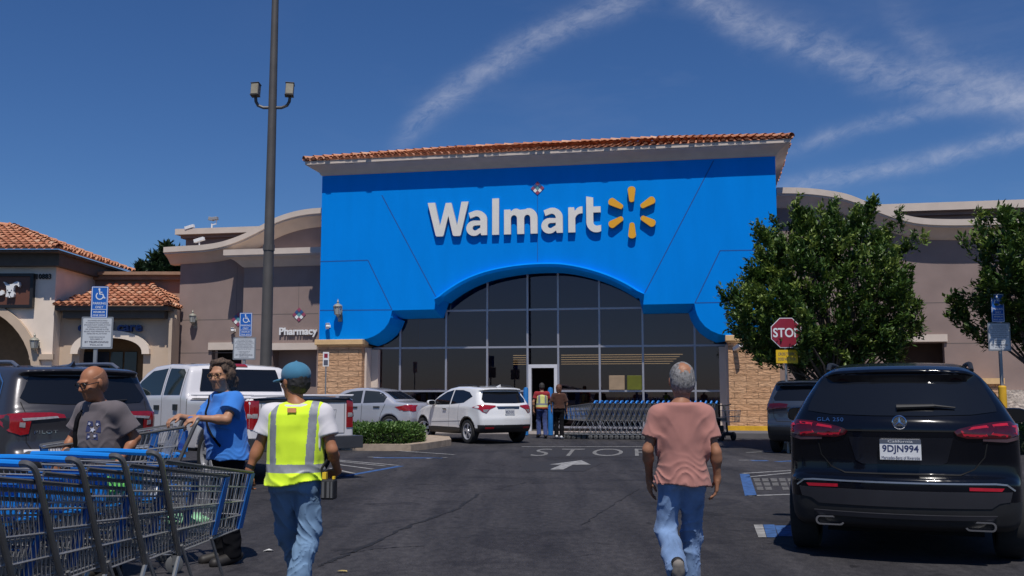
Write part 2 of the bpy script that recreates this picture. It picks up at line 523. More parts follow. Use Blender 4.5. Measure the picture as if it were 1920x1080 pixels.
PAINT_W = mat('road_paint_white', (.26, .255, .25), .8, var=.45, scale=9, detail=8)
PAINT_F = mat('faded_road_paint', (.17, .165, .16), .85, var=.5, scale=7, detail=9)
PAINT_B = mat('road_paint_blue', (.035, .095, .25), .8, var=.4, scale=9, detail=8)
PATCH = mat('asphalt_patch', (.024, .0225, .026), .9, var=.2, scale=20, bump=.3)
CRACK = mat('crack_filler', (.011, .0105, .012), .8, var=.4, scale=14)
def g2(px, py): p = ground(px, py); return (p.x, p.y)
def sheet(name, polys, m, z=.004, label=None, cat=None, kind=None, group=None, mi=None):
    b = MB()
    for i, pl in enumerate(polys):
        vs, fs = fill2d(pl); b.add([(x, y, z) for x, y in vs], fs, mi[i] if mi else 0)
    return tag(b.build(name, m), label, cat, group, kind)
def strip(pts, w):
    """pts ground 2-D, constant width w (metres) -> polygon"""
    L = []; Rr = []
    for i, p in enumerate(pts):
        a = Vector(pts[max(i - 1, 0)]); c = Vector(pts[min(i + 1, len(pts) - 1)])
        d = (c - a).normalized(); nn = Vector((-d.y, d.x)); ww = w[i] if isinstance(w, list) else w
        L.append(tuple(Vector(p) + nn * ww / 2)); Rr.append(tuple(Vector(p) - nn * ww / 2))
    return L + Rr[::-1]
# patch under the arrow and STOP legend
sheet('asphalt_patch', [[g2(985, 866), g2(1110, 862), g2(1130, 868), g2(1095, 884), g2(970, 884)]], PATCH, .004, kind='structure')
sheet('asphalt_patch', [[g2(985, 839.5), g2(1215, 839.5), g2(1222, 857), g2(975, 857)]], PATCH, .004, kind='structure')
# STOP legend, arrow, stop line : building direction vectors on the ground
def gleg(txt, pxs, name, label, z=.008):
    """text whose four corners sit at photo pixels (x0,ybottom) (x1,ybottom) (x1,ytop) (x0,ytop)"""
    (a, b_, c, d) = [Vector(g2(*p)) for p in pxs]
    mb = MB()
    def fn(x, y, zz):
        p = a * (1 - x) * (1 - y) + b_ * x * (1 - y) + c * x * y + d * (1 - x) * y
        return (p.x, p.y, z)
    fit_text(mb, txt, 0, 1, 0, 1, fn, 0, 0, -.006, 1.3)
    return tag(mb.build(name, PAINT_F), label, 'road marking', kind='structure')
gleg('STOP', [(992, 855.5), (1226, 855.5), (1222, 842), (1010, 842)], 'road_legend', 'worn white STOP legend painted on the asphalt before the entrance')
sheet('road_arrow', [[g2(1031, 881), g2(1056, 881), g2(1074, 872), g2(1108, 872), g2(1090, 863.5), g2(1030, 871.5), g2(1052, 872)]], PAINT_W, .008, kind='structure')
sheet('stop_line', [strip([g2(978, 838), g2(1240, 838)], .16)], PAINT_W, .008, kind='structure')
sheet('lane_line', [strip([g2(1400, 849), g2(1480, 845.5)], .10), strip([g2(640, 842), g2(735, 845), g2(852, 853)], .10)], PAINT_W, .008, kind='structure')
# accessible bays, left of the lane
sheet('bay_marking', [strip([g2(560, 884), g2(645, 893)], .14), strip([g2(640, 894), g2(752, 874)], .14),
      strip([g2(622, 862), g2(748, 873)], .09), strip([g2(700, 858.5), g2(830, 859)], .22),
      strip([g2(625, 870), g2(700, 880)], .08), strip([g2(632, 865), g2(722, 874)], .08), strip([g2(618, 878), g2(664, 888)], .08),
      strip([g2(690, 857), g2(720, 858)], .10), strip([g2(800, 860), g2(838, 858)], .10), strip([g2(628, 892), g2(642, 894)], .16)],
      [PAINT_B, PAINT_W], .004, kind='structure', mi=[0, 0, 1, 0, 1, 1, 1, 1, 1, 1])
# accessible bays, right of the lane
b_r = [strip([g2(1396, 889), g2(1408, 930)], .16), strip([g2(1392, 888), g2(1490, 882)], .10), strip([g2(1400, 895), g2(1490, 886)], .08),
       strip([g2(1402, 930), g2(1520, 926)], .10), strip([g2(1385, 863), g2(1415, 863)], .10), strip([g2(1408, 864), g2(1440, 864)], .26), strip([g2(1455, 866), g2(1495, 864)], .16),
       [g2(1413, 984), g2(1430, 984), g2(1437, 1008), g2(1422, 1008)], [g2(1431, 984), g2(1452, 984), g2(1458, 1008), g2(1438, 1008)],
       [g2(1453, 986), g2(1490, 986), g2(1500, 1006), g2(1460, 1006)], strip([g2(1300, 879), g2(1350, 877)], .05)]
sheet('bay_marking', b_r, [PAINT_B, PAINT_W], .004, kind='structure', mi=[0, 1, 1, 1, 1, 0, 0, 1, 0, 0, 1])
FADED = mat('faded_stencil', (.11, .105, .10), .85, var=.5, scale=12, detail=8)
sheet('no_parking_stencil', [[g2(1412 + 16 * i + 3 * r, 897 + 8 * r), g2(1424 + 16 * i + 3 * r, 897 + 8 * r), g2(1426 + 16 * i + 3 * r, 903 + 8 * r), g2(1414 + 16 * i + 3 * r, 903 + 8 * r)] for r in range(3) for i in range(5) if (r, i) != (2, 2)], FADED, .004, kind='structure')
# cracks
rnd = random.Random(3)
def crack(pts, w):
    g = [g2(*p) for p in pts]; out = []; ws = []
    for i in range(len(g) - 1):
        for k in range(14):
            t = k / 14; p = Vector(g[i]).lerp(Vector(g[i + 1]), t)
            out.append((p.x + rnd.uniform(-.022, .022), p.y + rnd.uniform(-.02, .02))); ws.append(w * rnd.uniform(.25, 1.3))
    return strip(out, ws)
cracks = [crack([(600, 1062), (660, 1036), (770, 985), (855, 956), (900, 925)], .05),
          crack([(640, 1040), (700, 1030), (800, 1023)], .018), crack([(900, 925), (985, 905), (1040, 901)], .016),
          crack([(1090, 985), (1160, 940), (1200, 915)], .016)]
b = MB()
for c in cracks:
    n = len(c) // 2
    b.add([(p[0], p[1], .004) for p in c], [(i, i + 1, 2 * n - 2 - i, 2 * n - 1 - i) for i in range(n - 1)])
tag(b.build('asphalt_crack', CRACK), kind='structure')
# litter on the asphalt
LIT = mat('litter_paper', (.7, .69, .66), .8); LIT2 = mat('litter_leaf', (.5, .38, .14), .8)
for (px, py, sx_, m, lb) in ((503, 1034, .05, LIT, 'crumpled white scrap of paper lying near the vested worker'), (641, 1074, .045, LIT2, 'small yellow scrap lying on the asphalt near the worker')):
    p = ground(px, py); b = MB()
    pts = [(math.cos(a) * sx_ * rnd.uniform(.6, 1.2), math.sin(a) * sx_ * .6 * rnd.uniform(.6, 1.2), rnd.uniform(.006, .02)) for a in [k * PI / 4 for k in range(8)]]
    b.add([(0, 0, .022)] + pts, [(0, i + 1, (i + 1) % 8 + 1) for i in range(8)])
    b.add([(x, y, z - .004) for x, y, z in [(0, 0, .022)] + pts], [(0, (i + 1) % 8 + 1, i + 1) for i in range(8)])
    tag(b.build('litter_scrap', m, loc=(p.x, p.y, 0)), lb, 'litter')
# ------------------------------------------------------------------ the store (local frame: u along the front, v away, z up)
Pl = ray(596, 738); Pl = Pl * (37.4 / Pl.y); Pr = ray(1466, 738); Pr = Pr * (34.2 / Pr.y)
O = Vector((Pl.x, Pl.y, 0)); E = Vector((Pr.x - Pl.x, Pr.y - Pl.y, 0)); WID = E.length; E.normalize()
NV = Vector((-E.y, E.x, 0))          # into the building
if NV.y < 0: NV = -NV
RZ = math.atan2(E.y, E.x)
C0 = Vector((0, 0, CAMH))
def fp(px, py, v=0.0):
    d = ray(px, py); P0 = O + NV * v
    t = (P0 - C0).dot(NV) / d.dot(NV)
    p = C0 + d * t
    return ((p - O).dot(E), p.z)
def sw(u, v, z): return O + E * u + NV * v + Vector((0, 0, z))   # local -> world

BLUE = mat('blue_stucco', (.0, .246, .80), .85, var=.045, scale=1.0, bump=.25, bscale=60, spec=.06, stretch=(1.6, 1, .35), detail=7)
BLUE_J = mat('blue_joint', (.0, .085, .34), .8, var=0)
TAUPE = mat('taupe_stucco', (.285, .213, .190), .85, var=.09, scale=1.2, bump=.15, bscale=80, spec=.2)
TAUPE_L = mat('light_taupe_trim', (.64, .54, .46), .8, var=.06, scale=2, spec=.2)
TAUPE_J = mat('wall_joint', (.16, .13, .115), .9, var=0)
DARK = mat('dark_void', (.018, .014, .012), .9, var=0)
MULL = mat('aluminium_mullion', (.42, .42, .46), .45, metal=.55, var=.04)
TAN = mat('tan_cap_stone', (.72, .47, .23), .8, var=.08, scale=6, bump=.2)

def split_block():
    m, nt, b = node_mat('split_face_block'); n = nt.nodes; l = nt.links
    tc = n.new('ShaderNodeTexCoord'); mp = n.new('ShaderNodeMapping'); mp.inputs['Rotation'].default_value = (PI / 2, 0, 0)
    l.new(tc.outputs['Object'], mp.inputs[0])
    br = n.new('ShaderNodeTexBrick'); br.inputs['Scale'].default_value = 1; br.inputs['Brick Width'].default_value = .8; br.inputs['Row Height'].default_value = .2
    br.inputs['Mortar Size'].default_value = .012; br.inputs['Mortar Smooth'].default_value = .6
    br.inputs['Color1'].default_value = (.60, .345, .19, 1); br.inputs['Color2'].default_value = (.66, .40, .23, 1); br.inputs['Mortar'].default_value = (.47, .27, .15, 1)
    l.new(mp.outputs[0], br.inputs['Vector'])
    no = n.new('ShaderNodeTexNoise'); no.inputs['Scale'].default_value = 9; no.inputs['Detail'].default_value = 6; no.inputs['Roughness'].default_value = .65
    mp2 = n.new('ShaderNodeMapping'); mp2.inputs['Scale'].default_value = (.6, .6, 1.6); l.new(tc.outputs['Object'], mp2.inputs[0]); l.new(mp2.outputs[0], no.inputs['Vector'])
    r = n.new('ShaderNodeValToRGB'); r.color_ramp.elements[0].position = .3; r.color_ramp.elements[0].color = (.72, .7, .68, 1); r.color_ramp.elements[1].position = .7; r.color_ramp.elements[1].color = (1.2, 1.2, 1.2, 1)
    l.new(no.outputs['Fac'], r.inputs[0])
    mx = n.new('ShaderNodeMix'); mx.data_type = 'RGBA'; mx.blend_type = 'MULTIPLY'; mx.inputs['Factor'].default_value = 1
    l.new(br.outputs['Color'], mx.inputs[6]); l.new(r.outputs[0], mx.inputs[7]); l.new(mx.outputs[2], b.inputs['Base Color'])
    ad = n.new('ShaderNodeMath'); ad.operation = 'MULTIPLY_ADD'; l.new(br.outputs['Fac'], ad.inputs[0]); ad.inputs[1].default_value = -.8; l.new(no.outputs['Fac'], ad.inputs[2])
    bp = n.new('ShaderNodeBump'); bp.inputs['Strength'].default_value = 1; bp.inputs['Distance'].default_value = .06; l.new(ad.outputs[0], bp.inputs['Height']); l.new(bp.outputs[0], b.inputs['Normal'])
    b.inputs['Roughness'].default_value = .9
    return m
BLOCK = split_block()

def tile_mat():
    m, nt, b = node_mat('clay_roof_tile'); n = nt.nodes; l = nt.links
    at_ = n.new('ShaderNodeAttribute'); at_.attribute_name = 'tile'
    r = n.new('ShaderNodeValToRGB')
    cols = [(0, (.38, .15, .085)), (.3, (.54, .23, .13)), (.55, (.62, .31, .19)), (.8, (.48, .19, .105)), (1, (.70, .43, .29))]
    e = r.color_ramp.elements
    e[0].position, e[0].color = cols[0][0], (*cols[0][1], 1); e[1].position, e[1].color = cols[-1][0], (*cols[-1][1], 1)
    for p, c in cols[1:-1]:
        x = e.new(p); x.color = (*c, 1)
    l.new(at_.outputs['Fac'], r.inputs[0])
    no = n.new('ShaderNodeTexNoise'); no.inputs['Scale'].default_value = 14; no.inputs['Detail'].default_value = 5
    r2 = n.new('ShaderNodeValToRGB'); r2.color_ramp.elements[0].position = .3; r2.color_ramp.elements[0].color = (.75, .72, .7, 1); r2.color_ramp.elements[1].position = .7; r2.color_ramp.elements[1].color = (1.15, 1.15, 1.12, 1)
    l.new(no.outputs['Fac'], r2.inputs[0])
    mx = n.new('ShaderNodeMix'); mx.data_type = 'RGBA'; mx.blend_type = 'MULTIPLY'; mx.inputs['Factor'].default_value = 1
    l.new(r.outputs[0], mx.inputs[6]); l.new(r2.outputs[0], mx.inputs[7]); l.new(mx.outputs[2], b.inputs['Base Color'])
    b.inputs['Roughness'].default_value = .85; b.inputs['Specular IOR Level'].default_value = .25
    return m
TILE = tile_mat()
trnd = random.Random(11)
def roof_tiles(name, planes, parent, caps=(), wid=.27, course=.40, deck=True):
    """planes: (eaveL, eaveR, ridgeL, ridgeR) points in parent space; a barrel tile every wid"""
    V = []; Fc = []; At = []
    def addf(vs, fs, a):
        o = len(V); V.extend(vs)
        for f in fs: Fc.append([i + o for i in f]); At.append(a)
    for eL, eR, rL, rR in planes:
        eL, eR, rL, rR = map(Vector, (eL, eR, rL, rR))
        X = (eR - eL); L = X.length; X.normalize()
        Yv = (rL - eL) - X * (rL - eL).dot(X); S = Yv.length; Yv.normalize(); N = X.cross(Yv)
        if N.z < 0: N = -N
        ul = (rL - eL).dot(X); ur = (rR - eL).dot(X)
        addf([eL - N * .015, eR - N * .015, rR - N * .015, rL - N * .015], [(0, 1, 2, 3)], .1)
        nc = int(L / wid)
        w = L / nc
        for c in range(nc):
            u0 = (c + .5) * w
            vm = S
            if ul > 1e-3 and u0 < ul: vm = min(vm, S * u0 / ul)
            if ur < L - 1e-3 and u0 > ur: vm = min(vm, S * (L - u0) / (L - ur))
            k = 0; v = -.03 + trnd.uniform(-.035, .03)
            while v < vm - .03:
                v1 = min(v + course + .07, vm)
                j = trnd.uniform(-.018, .018); a = trnd.random(); r0 = w * .40 * trnd.uniform(.94, 1.06); r1 = w * .33; lift = trnd.uniform(.02, .035)
                vs = []
                for (vv, rr, hh) in ((v + j, r0, lift + .012), (v1, r1, .0)):
                    for q in range(6):
                        t = PI * q / 5
                        vs.append(eL + X * (u0 - rr * math.cos(t)) + Yv * vv + N * (hh + rr * .85 * math.sin(t)))
                fs = [(q, q + 1, 7 + q, 6 + q) for q in range(5)]
                addf(vs, fs, a)
                if k == 0:
                    vs2 = [eL + X * (u0 - r0 * .72 * math.cos(PI * q / 5)) + Yv * (v + j + .004) + N * (lift + r0 * .6 * math.sin(PI * q / 5)) for q in range(6)]
                    addf(vs2, [(0, 1, 2, 3, 4, 5)], .0)
                v += course; k += 1
    for p0, p1 in caps:
        p0 = Vector(p0); p1 = Vector(p1); d = (p1 - p0); L = d.length; d.normalize()
        sx = d.cross(Vector((0, 0, 1))).normalized(); up = sx.cross(d)
        if up.z < 0: up = -up
        v = 0
        while v < L:
            v1 = min(v + course + .05, L); a = trnd.random(); vs = []
            for vv, rr, hh in ((v, .15, .075), (v1, .12, .045)):
                for q in range(6):
                    t = PI * q / 5; vs.append(p0 + d * vv + sx * (rr * math.cos(t)) + up * (hh + rr * .8 * math.sin(t)))
            addf(vs, [(q, q + 1, 7 + q, 6 + q) for q in range(5)], a); v += course
    me = bpy.data.meshes.new(name); me.from_pydata([tuple(p) for p in V], [], Fc); me.materials.append(TILE)
    at_ = me.attributes.new('tile', 'FLOAT', 'FACE'); at_.data.foreach_set('value', At)
    o = bpy.data.objects.new(name, me); COL.objects.link(o)
    if parent: o.parent = parent
    return o

store = empty('store_building', O, RZ, 'large blue fronted superstore with taupe wings and arched glass entrance', 'store')
F3 = lambda v: (lambda a, b: (a, v, b))
zt = (fp(605, 329)[1] + fp(1452, 291)[1]) / 2
print('facade width', WID, 'ztop', fp(605, 329), fp(1452, 291), 'rz', math.degrees(RZ))
DEPTH = 8.5
cap_z = (fp(640, 637)[1] + fp(1410, 628)[1]) / 2
# opening profile (front edge), from the left pillar over the arch to the right pillar
LP = [(680, 636), (690, 634.5), (700.6, 630.6), (711, 624.5), (721, 616), (728, 606), (732.5, 595), (735, 582)]
MIDL = [(816, 580)]
ARCH = spline([(817, 560), (840, 542), (872.5, 522.5), (910, 508), (950.6, 499), (990, 494), (1028.7, 492.5), (1060, 494), (1100, 501.5), (1140, 514), (1175, 530), (1208, 550)], 3)
MIDR = [(1206, 571)]
RP = [(1302, 569), (1304, 580), (1307, 590), (1312.5, 600.6), (1322, 612), (1333, 620), (1348, 626.5), (1364.6, 628)]
OPEN = [fp(*p) for p in LP + MIDL] + [fp(*p) for p in ARCH] + [fp(*p) for p in MIDR + RP]
OPEN[0] = (OPEN[0][0], cap_z); OPEN[-1] = (OPEN[-1][0], cap_z)
uL, uR = OPEN[0][0], OPEN[-1][0]
outl = [(0, cap_z)] + OPEN + [(WID, cap_z), (WID, zt), (0, zt)]
mb = MB(); mb.prism(outl, F3(0), F3(.5))
mb.box((0, .5, cap_z), (.3, DEPTH, zt)); mb.box((WID - .3, .5, cap_z), (WID, DEPTH, zt)); mb.box((.3, DEPTH - .3, cap_z), (WID - .3, DEPTH, zt))
def groove(pts, w=.035):
    for a, b_ in zip(pts[:-1], pts[1:]):
        a = Vector(fp(*a)); b2 = Vector(fp(*b_)); d = (b2 - a).normalized(); n = Vector((-d.y, d.x)) * w / 2
        q = [a + n, b2 + n, b2 - n, a - n]
        mb.add([(p.x, -.003, p.y) for p in q], [(0, 1, 2, 3)], 1)
groove([(601, 490.5), (690, 488), (735, 581)]); groove([(716, 366), (817, 556)]); groove([(600, 582), (734, 581)])
groove([(1338, 301), (1209, 549)]); groove([(1420, 469), (1350, 470), (1303, 568)]); groove([(1303, 568), (1450, 565)]); groove([(1008, 345), (1008, 491)], .02); groove([(605, 345), (716, 366)], .0)
mb.build('facade_wall', [BLUE, BLUE_J], store)
# arch reveal: a cove from the front edge back to the glass
GV = 1.05
def inset(poly, d):
    out = []
    for i, p in enumerate(poly):
        a = Vector(poly[max(i - 1, 0)]); c = Vector(poly[min(i + 1, len(poly) - 1)]); t = (c - a).normalized(); n = Vector((t.y, -t.x))
        q = Vector(p) + n * d
        out.append((q.x, q.y))
    out[0] = (poly[0][0], poly[0][1] - d * .6); out[-1] = (poly[-1][0], poly[-1][1] - d * .6)
    return out
INN = inset(OPEN, .26)
mb = MB()
rings = []
for t in np.linspace(0, 1, 6):
    rings.append([(a[0] + (b_[0] - a[0]) * math.sin(t * PI / 2), .002 + (GV - .05) * t, a[1] + (b_[1] - a[1]) * math.sin(t * PI / 2)) for a, b_ in zip(OPEN, INN)])
mb.loft(rings, closed=False)
mb.build('arch_reveal', BLUE, store)
# raised arch moulding
A2 = [fp(*p) for p in ARCH]; A3 = inset(A2, .235); A3[0] = (A2[0][0] + .05, A2[0][1] - .26); A3[-1] = (A2[-1][0] - .05, A2[-1][1] - .26)
A4 = inset(A2, .07); A5 = inset(A2, .17)
mb = MB()
mb.loft([[(p[0], .0, p[1]) for p in A2], [(p[0], -.16, p[1] - .015) for p in A2], [(p[0], -.19, p[1]) for p in A4], [(p[0], -.15, p[1]) for p in A5], [(p[0], .02, p[1]) for p in A3]], closed=False)
mb.build('arch_moulding', BLUE, store, smooth=True)
# cove cornice + roof
def ring(o, z): return [(-o, -o, z), (WID + o, -o, z), (WID + o, DEPTH + o, z), (-o, DEPTH + o, z)]
ze = zt + .5
mb = MB()
prof = [(.004, zt - .03), (.05, zt + .0), (.08, zt + .07), (.18, zt + .17), (.32, zt + .25), (.45, zt + .29), (.45, zt + .31), (.50, zt + .32), (.50, zt + .46), (.3, zt + .50)]
mb.loft([ring(*p) for p in prof])
mb.build('cornice', TAUPE_L, store)
ov = .53; er = ring(ov, zt + .46); run = DEPTH / 2 + ov; hr = run * math.tan(R(16))
r1 = (run - ov, DEPTH / 2, zt + .46 + hr); r2 = (WID - run + ov, DEPTH / 2, zt + .46 + hr)
roof_tiles('tile_roof', [(er[0], er[1], r1, r2), (er[1], er[2], r2, r2), (er[3], er[0], r1, r1), (er[2], er[3], r2, r1)], store, [(er[0], r1), (er[1], r2), (r1, r2)])
# block pillars with tan caps and the grey return behind them
for ua, ub in ((fp(597, 690)[0], uL), (uR, fp(1462, 690)[0])):
    mb = MB(); mb.box((ua, -.06, .0), (ub, GV + .1, cap_z - .2)); mb.build('block_pillar', BLOCK, store)
    mb = MB(); mb.box((ua - .09, -.22, cap_z - .2), (ub + .07, .48, cap_z - .004)); mb.box((ua - .04, -.14, cap_z - .26), (ub + .04, .45, cap_z - .2)); mb.build('pillar_cap', TAN, store, bevel=.015)
mb = MB(); mb.box((uL + .002, .25, 0), (uL + .079, GV + .02, cap_z - .3)); mb.box((uL + .08, GV - .25, 0), (uL + .34, GV + .0, cap_z - .35)); mb.build('pillar_return', TAUPE_L, store)
mb = MB(); mb.box((uR - .079, .25, 0), (uR - .002, GV + .02, cap_z - .3)); mb.box((uR - .3, GV - .2, 0), (uR - .08, GV, cap_z - .35)); mb.build('pillar_return', TAUPE_L, store)

# ---- glazing
def glass_mat():
    m, nt, b = node_mat('tinted_glass'); n = nt.nodes; l = nt.links
    n.remove(b)
    out = n['Material Output']
    tr = n.new('ShaderNodeBsdfTransparent'); tr.inputs[0].default_value = (.24, .225, .26, 1)
    gl = n.new('ShaderNodeBsdfGlossy'); gl.inputs['Roughness'].default_value = .015; gl.inputs['Color'].default_value = (.95, .68, .70, 1)
    fr = n.new('ShaderNodeFresnel'); fr.inputs['IOR'].default_value = 1.85
    mx = n.new('ShaderNodeMixShader'); l.new(fr.outputs[0], mx.inputs[0]); l.new(tr.outputs[0], mx.inputs[1]); l.new(gl.outputs[0], mx.inputs[2]); l.new(mx.outputs[0], out.inputs['Surface'])
    return m
GLASS = glass_mat()
win = MB()
def bar(p, q, v=GV, w=.07, d=.12):
    a = Vector(fp(*p, v)); b2 = Vector(fp(*q, v)); t = (b2 - a).normalized(); n = Vector((-t.y, t.x)) * w / 2
    q4 = [a + n, b2 + n, b2 - n, a - n]
    vs = [(x.x, v - d / 2, x.y) for x in q4] + [(x.x, v + d / 2, x.y) for x in q4]
    win.add(vs, [(0, 1, 2, 3), (7, 6, 5, 4), (0, 4, 5, 1), (1, 5, 6, 2), (2, 6, 7, 3), (3, 7, 4, 0)])
def topz(u):
    return float(np.interp(u, [p[0] for p in INN], [p[1] for p in INN]))
MX = [751, 837, 914, 989.5, 1047, 1124.5, 1205.5, 1303]
US = [fp(x, 660, GV)[0] for x in MX]
zrow = [np.mean([fp(760, 653, GV)[1], fp(1300, 647.5, GV)[1]]), np.mean([fp(840, 583, GV)[1], fp(1204, 577.5, GV)[1]])]
zlow = np.mean([fp(760, 733.5, GV)[1], fp(1290, 732.7, GV)[1]])
u0, u1 = uL + .08, uR - .08
win = MB()
for i, u in enumerate(US):
    z0 = .12 if i not in (3, 4) else .12
    win.box((u - .035, GV - .06, z0), (u + .035, GV + .06, topz(u) + .05))
def hbar(ua, ub, z, w=.07):
    win.box((ua, GV - .052, z - w / 2), (ub, GV + .052, z + w / 2))
cuts = [u0] + US + [u1]
for a, b_ in zip(cuts[:-1], cuts[1:]):
    aa, bb = a + (.036 if a != u0 else 0), b_ - (.036 if b_ != u1 else 0)
    hbar(aa, bb, zrow[0])
    if min(topz(aa), topz(bb)) > zrow[1] + .02 : hbar(aa, bb, zrow[1])
    if a != US[3]: hbar(aa, bb, zlow); hbar(aa, bb, .16)
wf = win.build('window_frame', MULL, store)
mb = MB()
pan = [(u0, .1)] + [(u0, topz(u0))] + [p for p in INN if u0 < p[0] < u1] + [(u1, topz(u1)), (u1, .1)]
ud0, ud1 = US[3] + .05, US[4] - .05
zdoor = fp(1018, 690, GV)[1]
pan = [(u0, .1), (ud0, .1), (ud0, zdoor), (ud1, zdoor), (ud1, .1), (u1, .1), (u1, topz(u1))] + [p for p in INN[::-1] if u0 < p[0] < u1] + [(u0, topz(u0))]
vs, fs = fill2d(pan); mb.add([(a, GV, b_) for a, b_ in vs], fs)
pn = mb.build('pane', GLASS, wf)
# door surround
door = MB()
zd2 = fp(1018, 694, GV)[1]
door.box((US[3] + .037, GV - .1, .02), (US[3] + .15, GV + .05, zdoor)); door.box((US[4] - .15, GV - .1, .02), (US[4] - .037, GV + .05, zdoor))
door.box((US[3] + .037, GV - .1, zdoor + .002), (US[4] - .037, GV + .05, zdoor + .13))
dr = door.build('entrance_door', mat('door_frame_white', (.62, .62, .66), .5, var=.04), store)
# interior of the store seen through the glass
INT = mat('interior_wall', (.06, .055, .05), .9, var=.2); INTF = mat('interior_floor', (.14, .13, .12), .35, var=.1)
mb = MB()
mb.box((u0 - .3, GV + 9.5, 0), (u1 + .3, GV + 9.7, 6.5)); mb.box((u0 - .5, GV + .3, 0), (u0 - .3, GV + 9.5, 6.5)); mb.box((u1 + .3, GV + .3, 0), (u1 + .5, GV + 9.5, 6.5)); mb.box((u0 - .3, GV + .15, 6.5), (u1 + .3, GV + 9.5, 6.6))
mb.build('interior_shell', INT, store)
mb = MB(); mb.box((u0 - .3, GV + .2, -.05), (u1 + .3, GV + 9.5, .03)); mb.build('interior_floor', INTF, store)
LAMP = mat('strip_lamp', (1, .72, .32), emit=1.1, var=0)
mb = MB()
for k in range(5):
    vv = GV + 2.4 + k * 1.3; z = fp(1100, 666 + 4.2 * k, vv)[1]
    mb.box((fp(1052, 670, vv)[0], vv, z), (fp(1280 - 6 * k, 670, vv)[0], vv + .06, z + .02)); mb.box((fp(962, 670, vv)[0], vv, z), (fp(986, 670, vv)[0], vv + .06, z + .02))
mb.build('strip_light', LAMP, store)
# goods, posters and counters behind the glass
def inside_box(name, px0, py0, px1, py1, v, th, m, label, cat):
    a = fp(px0, py1, v); b2 = fp(px1, py0, v)
    mb = MB(); mb.box((0, 0, 0), (b2[0] - a[0], th, b2[1] - max(a[1], .03)))
    o = mb.build(name, m, bevel=.01); o.location = sw(a[0], v, max(a[1], .03)); o.rotation_euler = (0, 0, RZ)
    return tag(o, label, cat)
inside_box('poster', 1142, 704, 1171, 731, GV - .10, .03, mat('tan_poster', (.33, .235, .15), .7), 'tan poster fixed to the glass right of the door', 'poster')
inside_box('poster', 1176, 704, 1203, 731, GV - .10, .03, mat('olive_poster', (.11, .12, .006), .7), 'olive yellow poster hanging beside the tan poster', 'poster')
srn = random.Random(5)
GOODS = [mat('goods_%s' % n_, c, .6, var=.4, scale=9) for n_, c in (('red', (.4, .05, .03)), ('blue', (.03, .1, .35)), ('yellow', (.5, .38, .05)), ('white', (.5, .5, .48)), ('green', (.08, .25, .06)), ('brown', (.2, .1, .05)))]
for i, (us, vs_) in enumerate(((.9, 2.2), (3.0, 1.8), (4.6, 3.4), (9.6, 2.6), (11.6, 3.6), (13.4, 2.0))):
    r = empty('display_shelf', sw(uL + us - .6, GV + vs_, 0.03), RZ, ['low goods display behind the leftmost glass panes', 'goods display behind the second pane row left of the door', 'goods display just left of the open doorway', 'goods display just right of the open doorway', 'goods display behind the tan and olive posters', 'goods display behind the rightmost glass panes'][i], 'shelf')
    b = MB(); b.box((0, 0, 0), (1.5, .6, .12)); b.box((0, .25, .12), (1.5, .32, 1.55)); b.box((0, -.02, .6), (1.5, .6, .63)); b.box((0, -.02, 1.05), (1.5, .6, 1.08)); b.build('rack', INTF, r)
    b = MB()
    for zz in (.12, .63, 1.08):
        x = .03
        while x < 1.35:
            ww = srn.uniform(.08, .2); b.box((x, .0, zz), (x + ww, .2, zz + srn.uniform(.2, .38)), srn.randrange(6)); x += ww + .015
    b.build('goods', GOODS, r)

# ------------------------------------------------------------------ left wing
WV = 2.6; BV = 2.0
uw0 = fp(335, 600, WV)[0]; ub0 = fp(455, 600, BV)[0]
def crown(curve_px, v, name, left_over=0.0, right_over=0.0, z_off=0.0):
    """swept cove cornice along a curve given by its top edge in photo pixels (taken in the plane of its fascia)"""
    pts = [fp(x, y, v - .62) for x, y in curve_px]
    b = MB()
    prof = [(0.0, -.66), (-.06, -.64), (-.14, -.56), (-.32, -.40), (-.52, -.30), (-.58, -.29), (-.58, -.24), (-.64, -.22), (-.64, 0.0), (.35, 0.02), (.35, -.66)]
    rings = [[(u, v + o, z + h) for o, h in prof] for u, z in pts]
    b.loft(rings, closed=True, caps=True)
    o = b.build(name, TAUPE_L, store, smooth=35)
    return pts
cl = spline([(307, 463.5), (345, 461), (380, 459), (416, 453), (450, 441.5), (483, 426), (517, 408), (550, 397), (580, 391.5), (606, 389.5)], 4)
ptsL = crown(cl, WV, 'curved_cornice')
# main wing wall following the curve, openings notched at the ground
def wall_poly(curve, v, ua, ub, drop, doors):
    top = [(ua, float(np.interp(ua, [p[0] for p in curve], [p[1] for p in curve])) - drop)] + [(u, z - drop) for u, z in curve if ua < u < ub] + [(ub, float(np.interp(ub, [p[0] for p in curve], [p[1] for p in curve])) - drop)]
    bot = [(ub, 0)]
    for d0, d1, zh in sorted(doors, reverse=True): bot += [(d1, 0), (d1, zh), (d0, zh), (d0, 0)]
    return top + bot + [(ua, 0)]
d1 = (fp(397, 660, WV)[0], ub0 - .05, fp(420, 656, WV)[1])
mb = MB(); mb.prism(wall_poly(ptsL, WV, uw0, -.02, .6, [d1]), F3(WV), F3(WV + .3))
def jl(px0, py0, px1, py1, v, w=.03):
    a = fp(px0, py0, v); b2 = fp(px1, py1, v)
    if abs(a[0] - b2[0]) > abs(a[1] - b2[1]):
        z = (a[1] + b2[1]) / 2; mb.add([(a[0], v - .003, z - w / 2), (b2[0], v - .003, z - w / 2), (b2[0], v - .003, z + w / 2), (a[0], v - .003, z + w / 2)], [(0, 1, 2, 3)], 1)
    else:
        u = (a[0] + b2[0]) / 2; mb.add([(u - w / 2, v - .003, a[1]), (u + w / 2, v - .003, a[1]), (u + w / 2, v - .003, b2[1]), (u - w / 2, v - .003, b2[1])], [(0, 1, 2, 3)], 1)
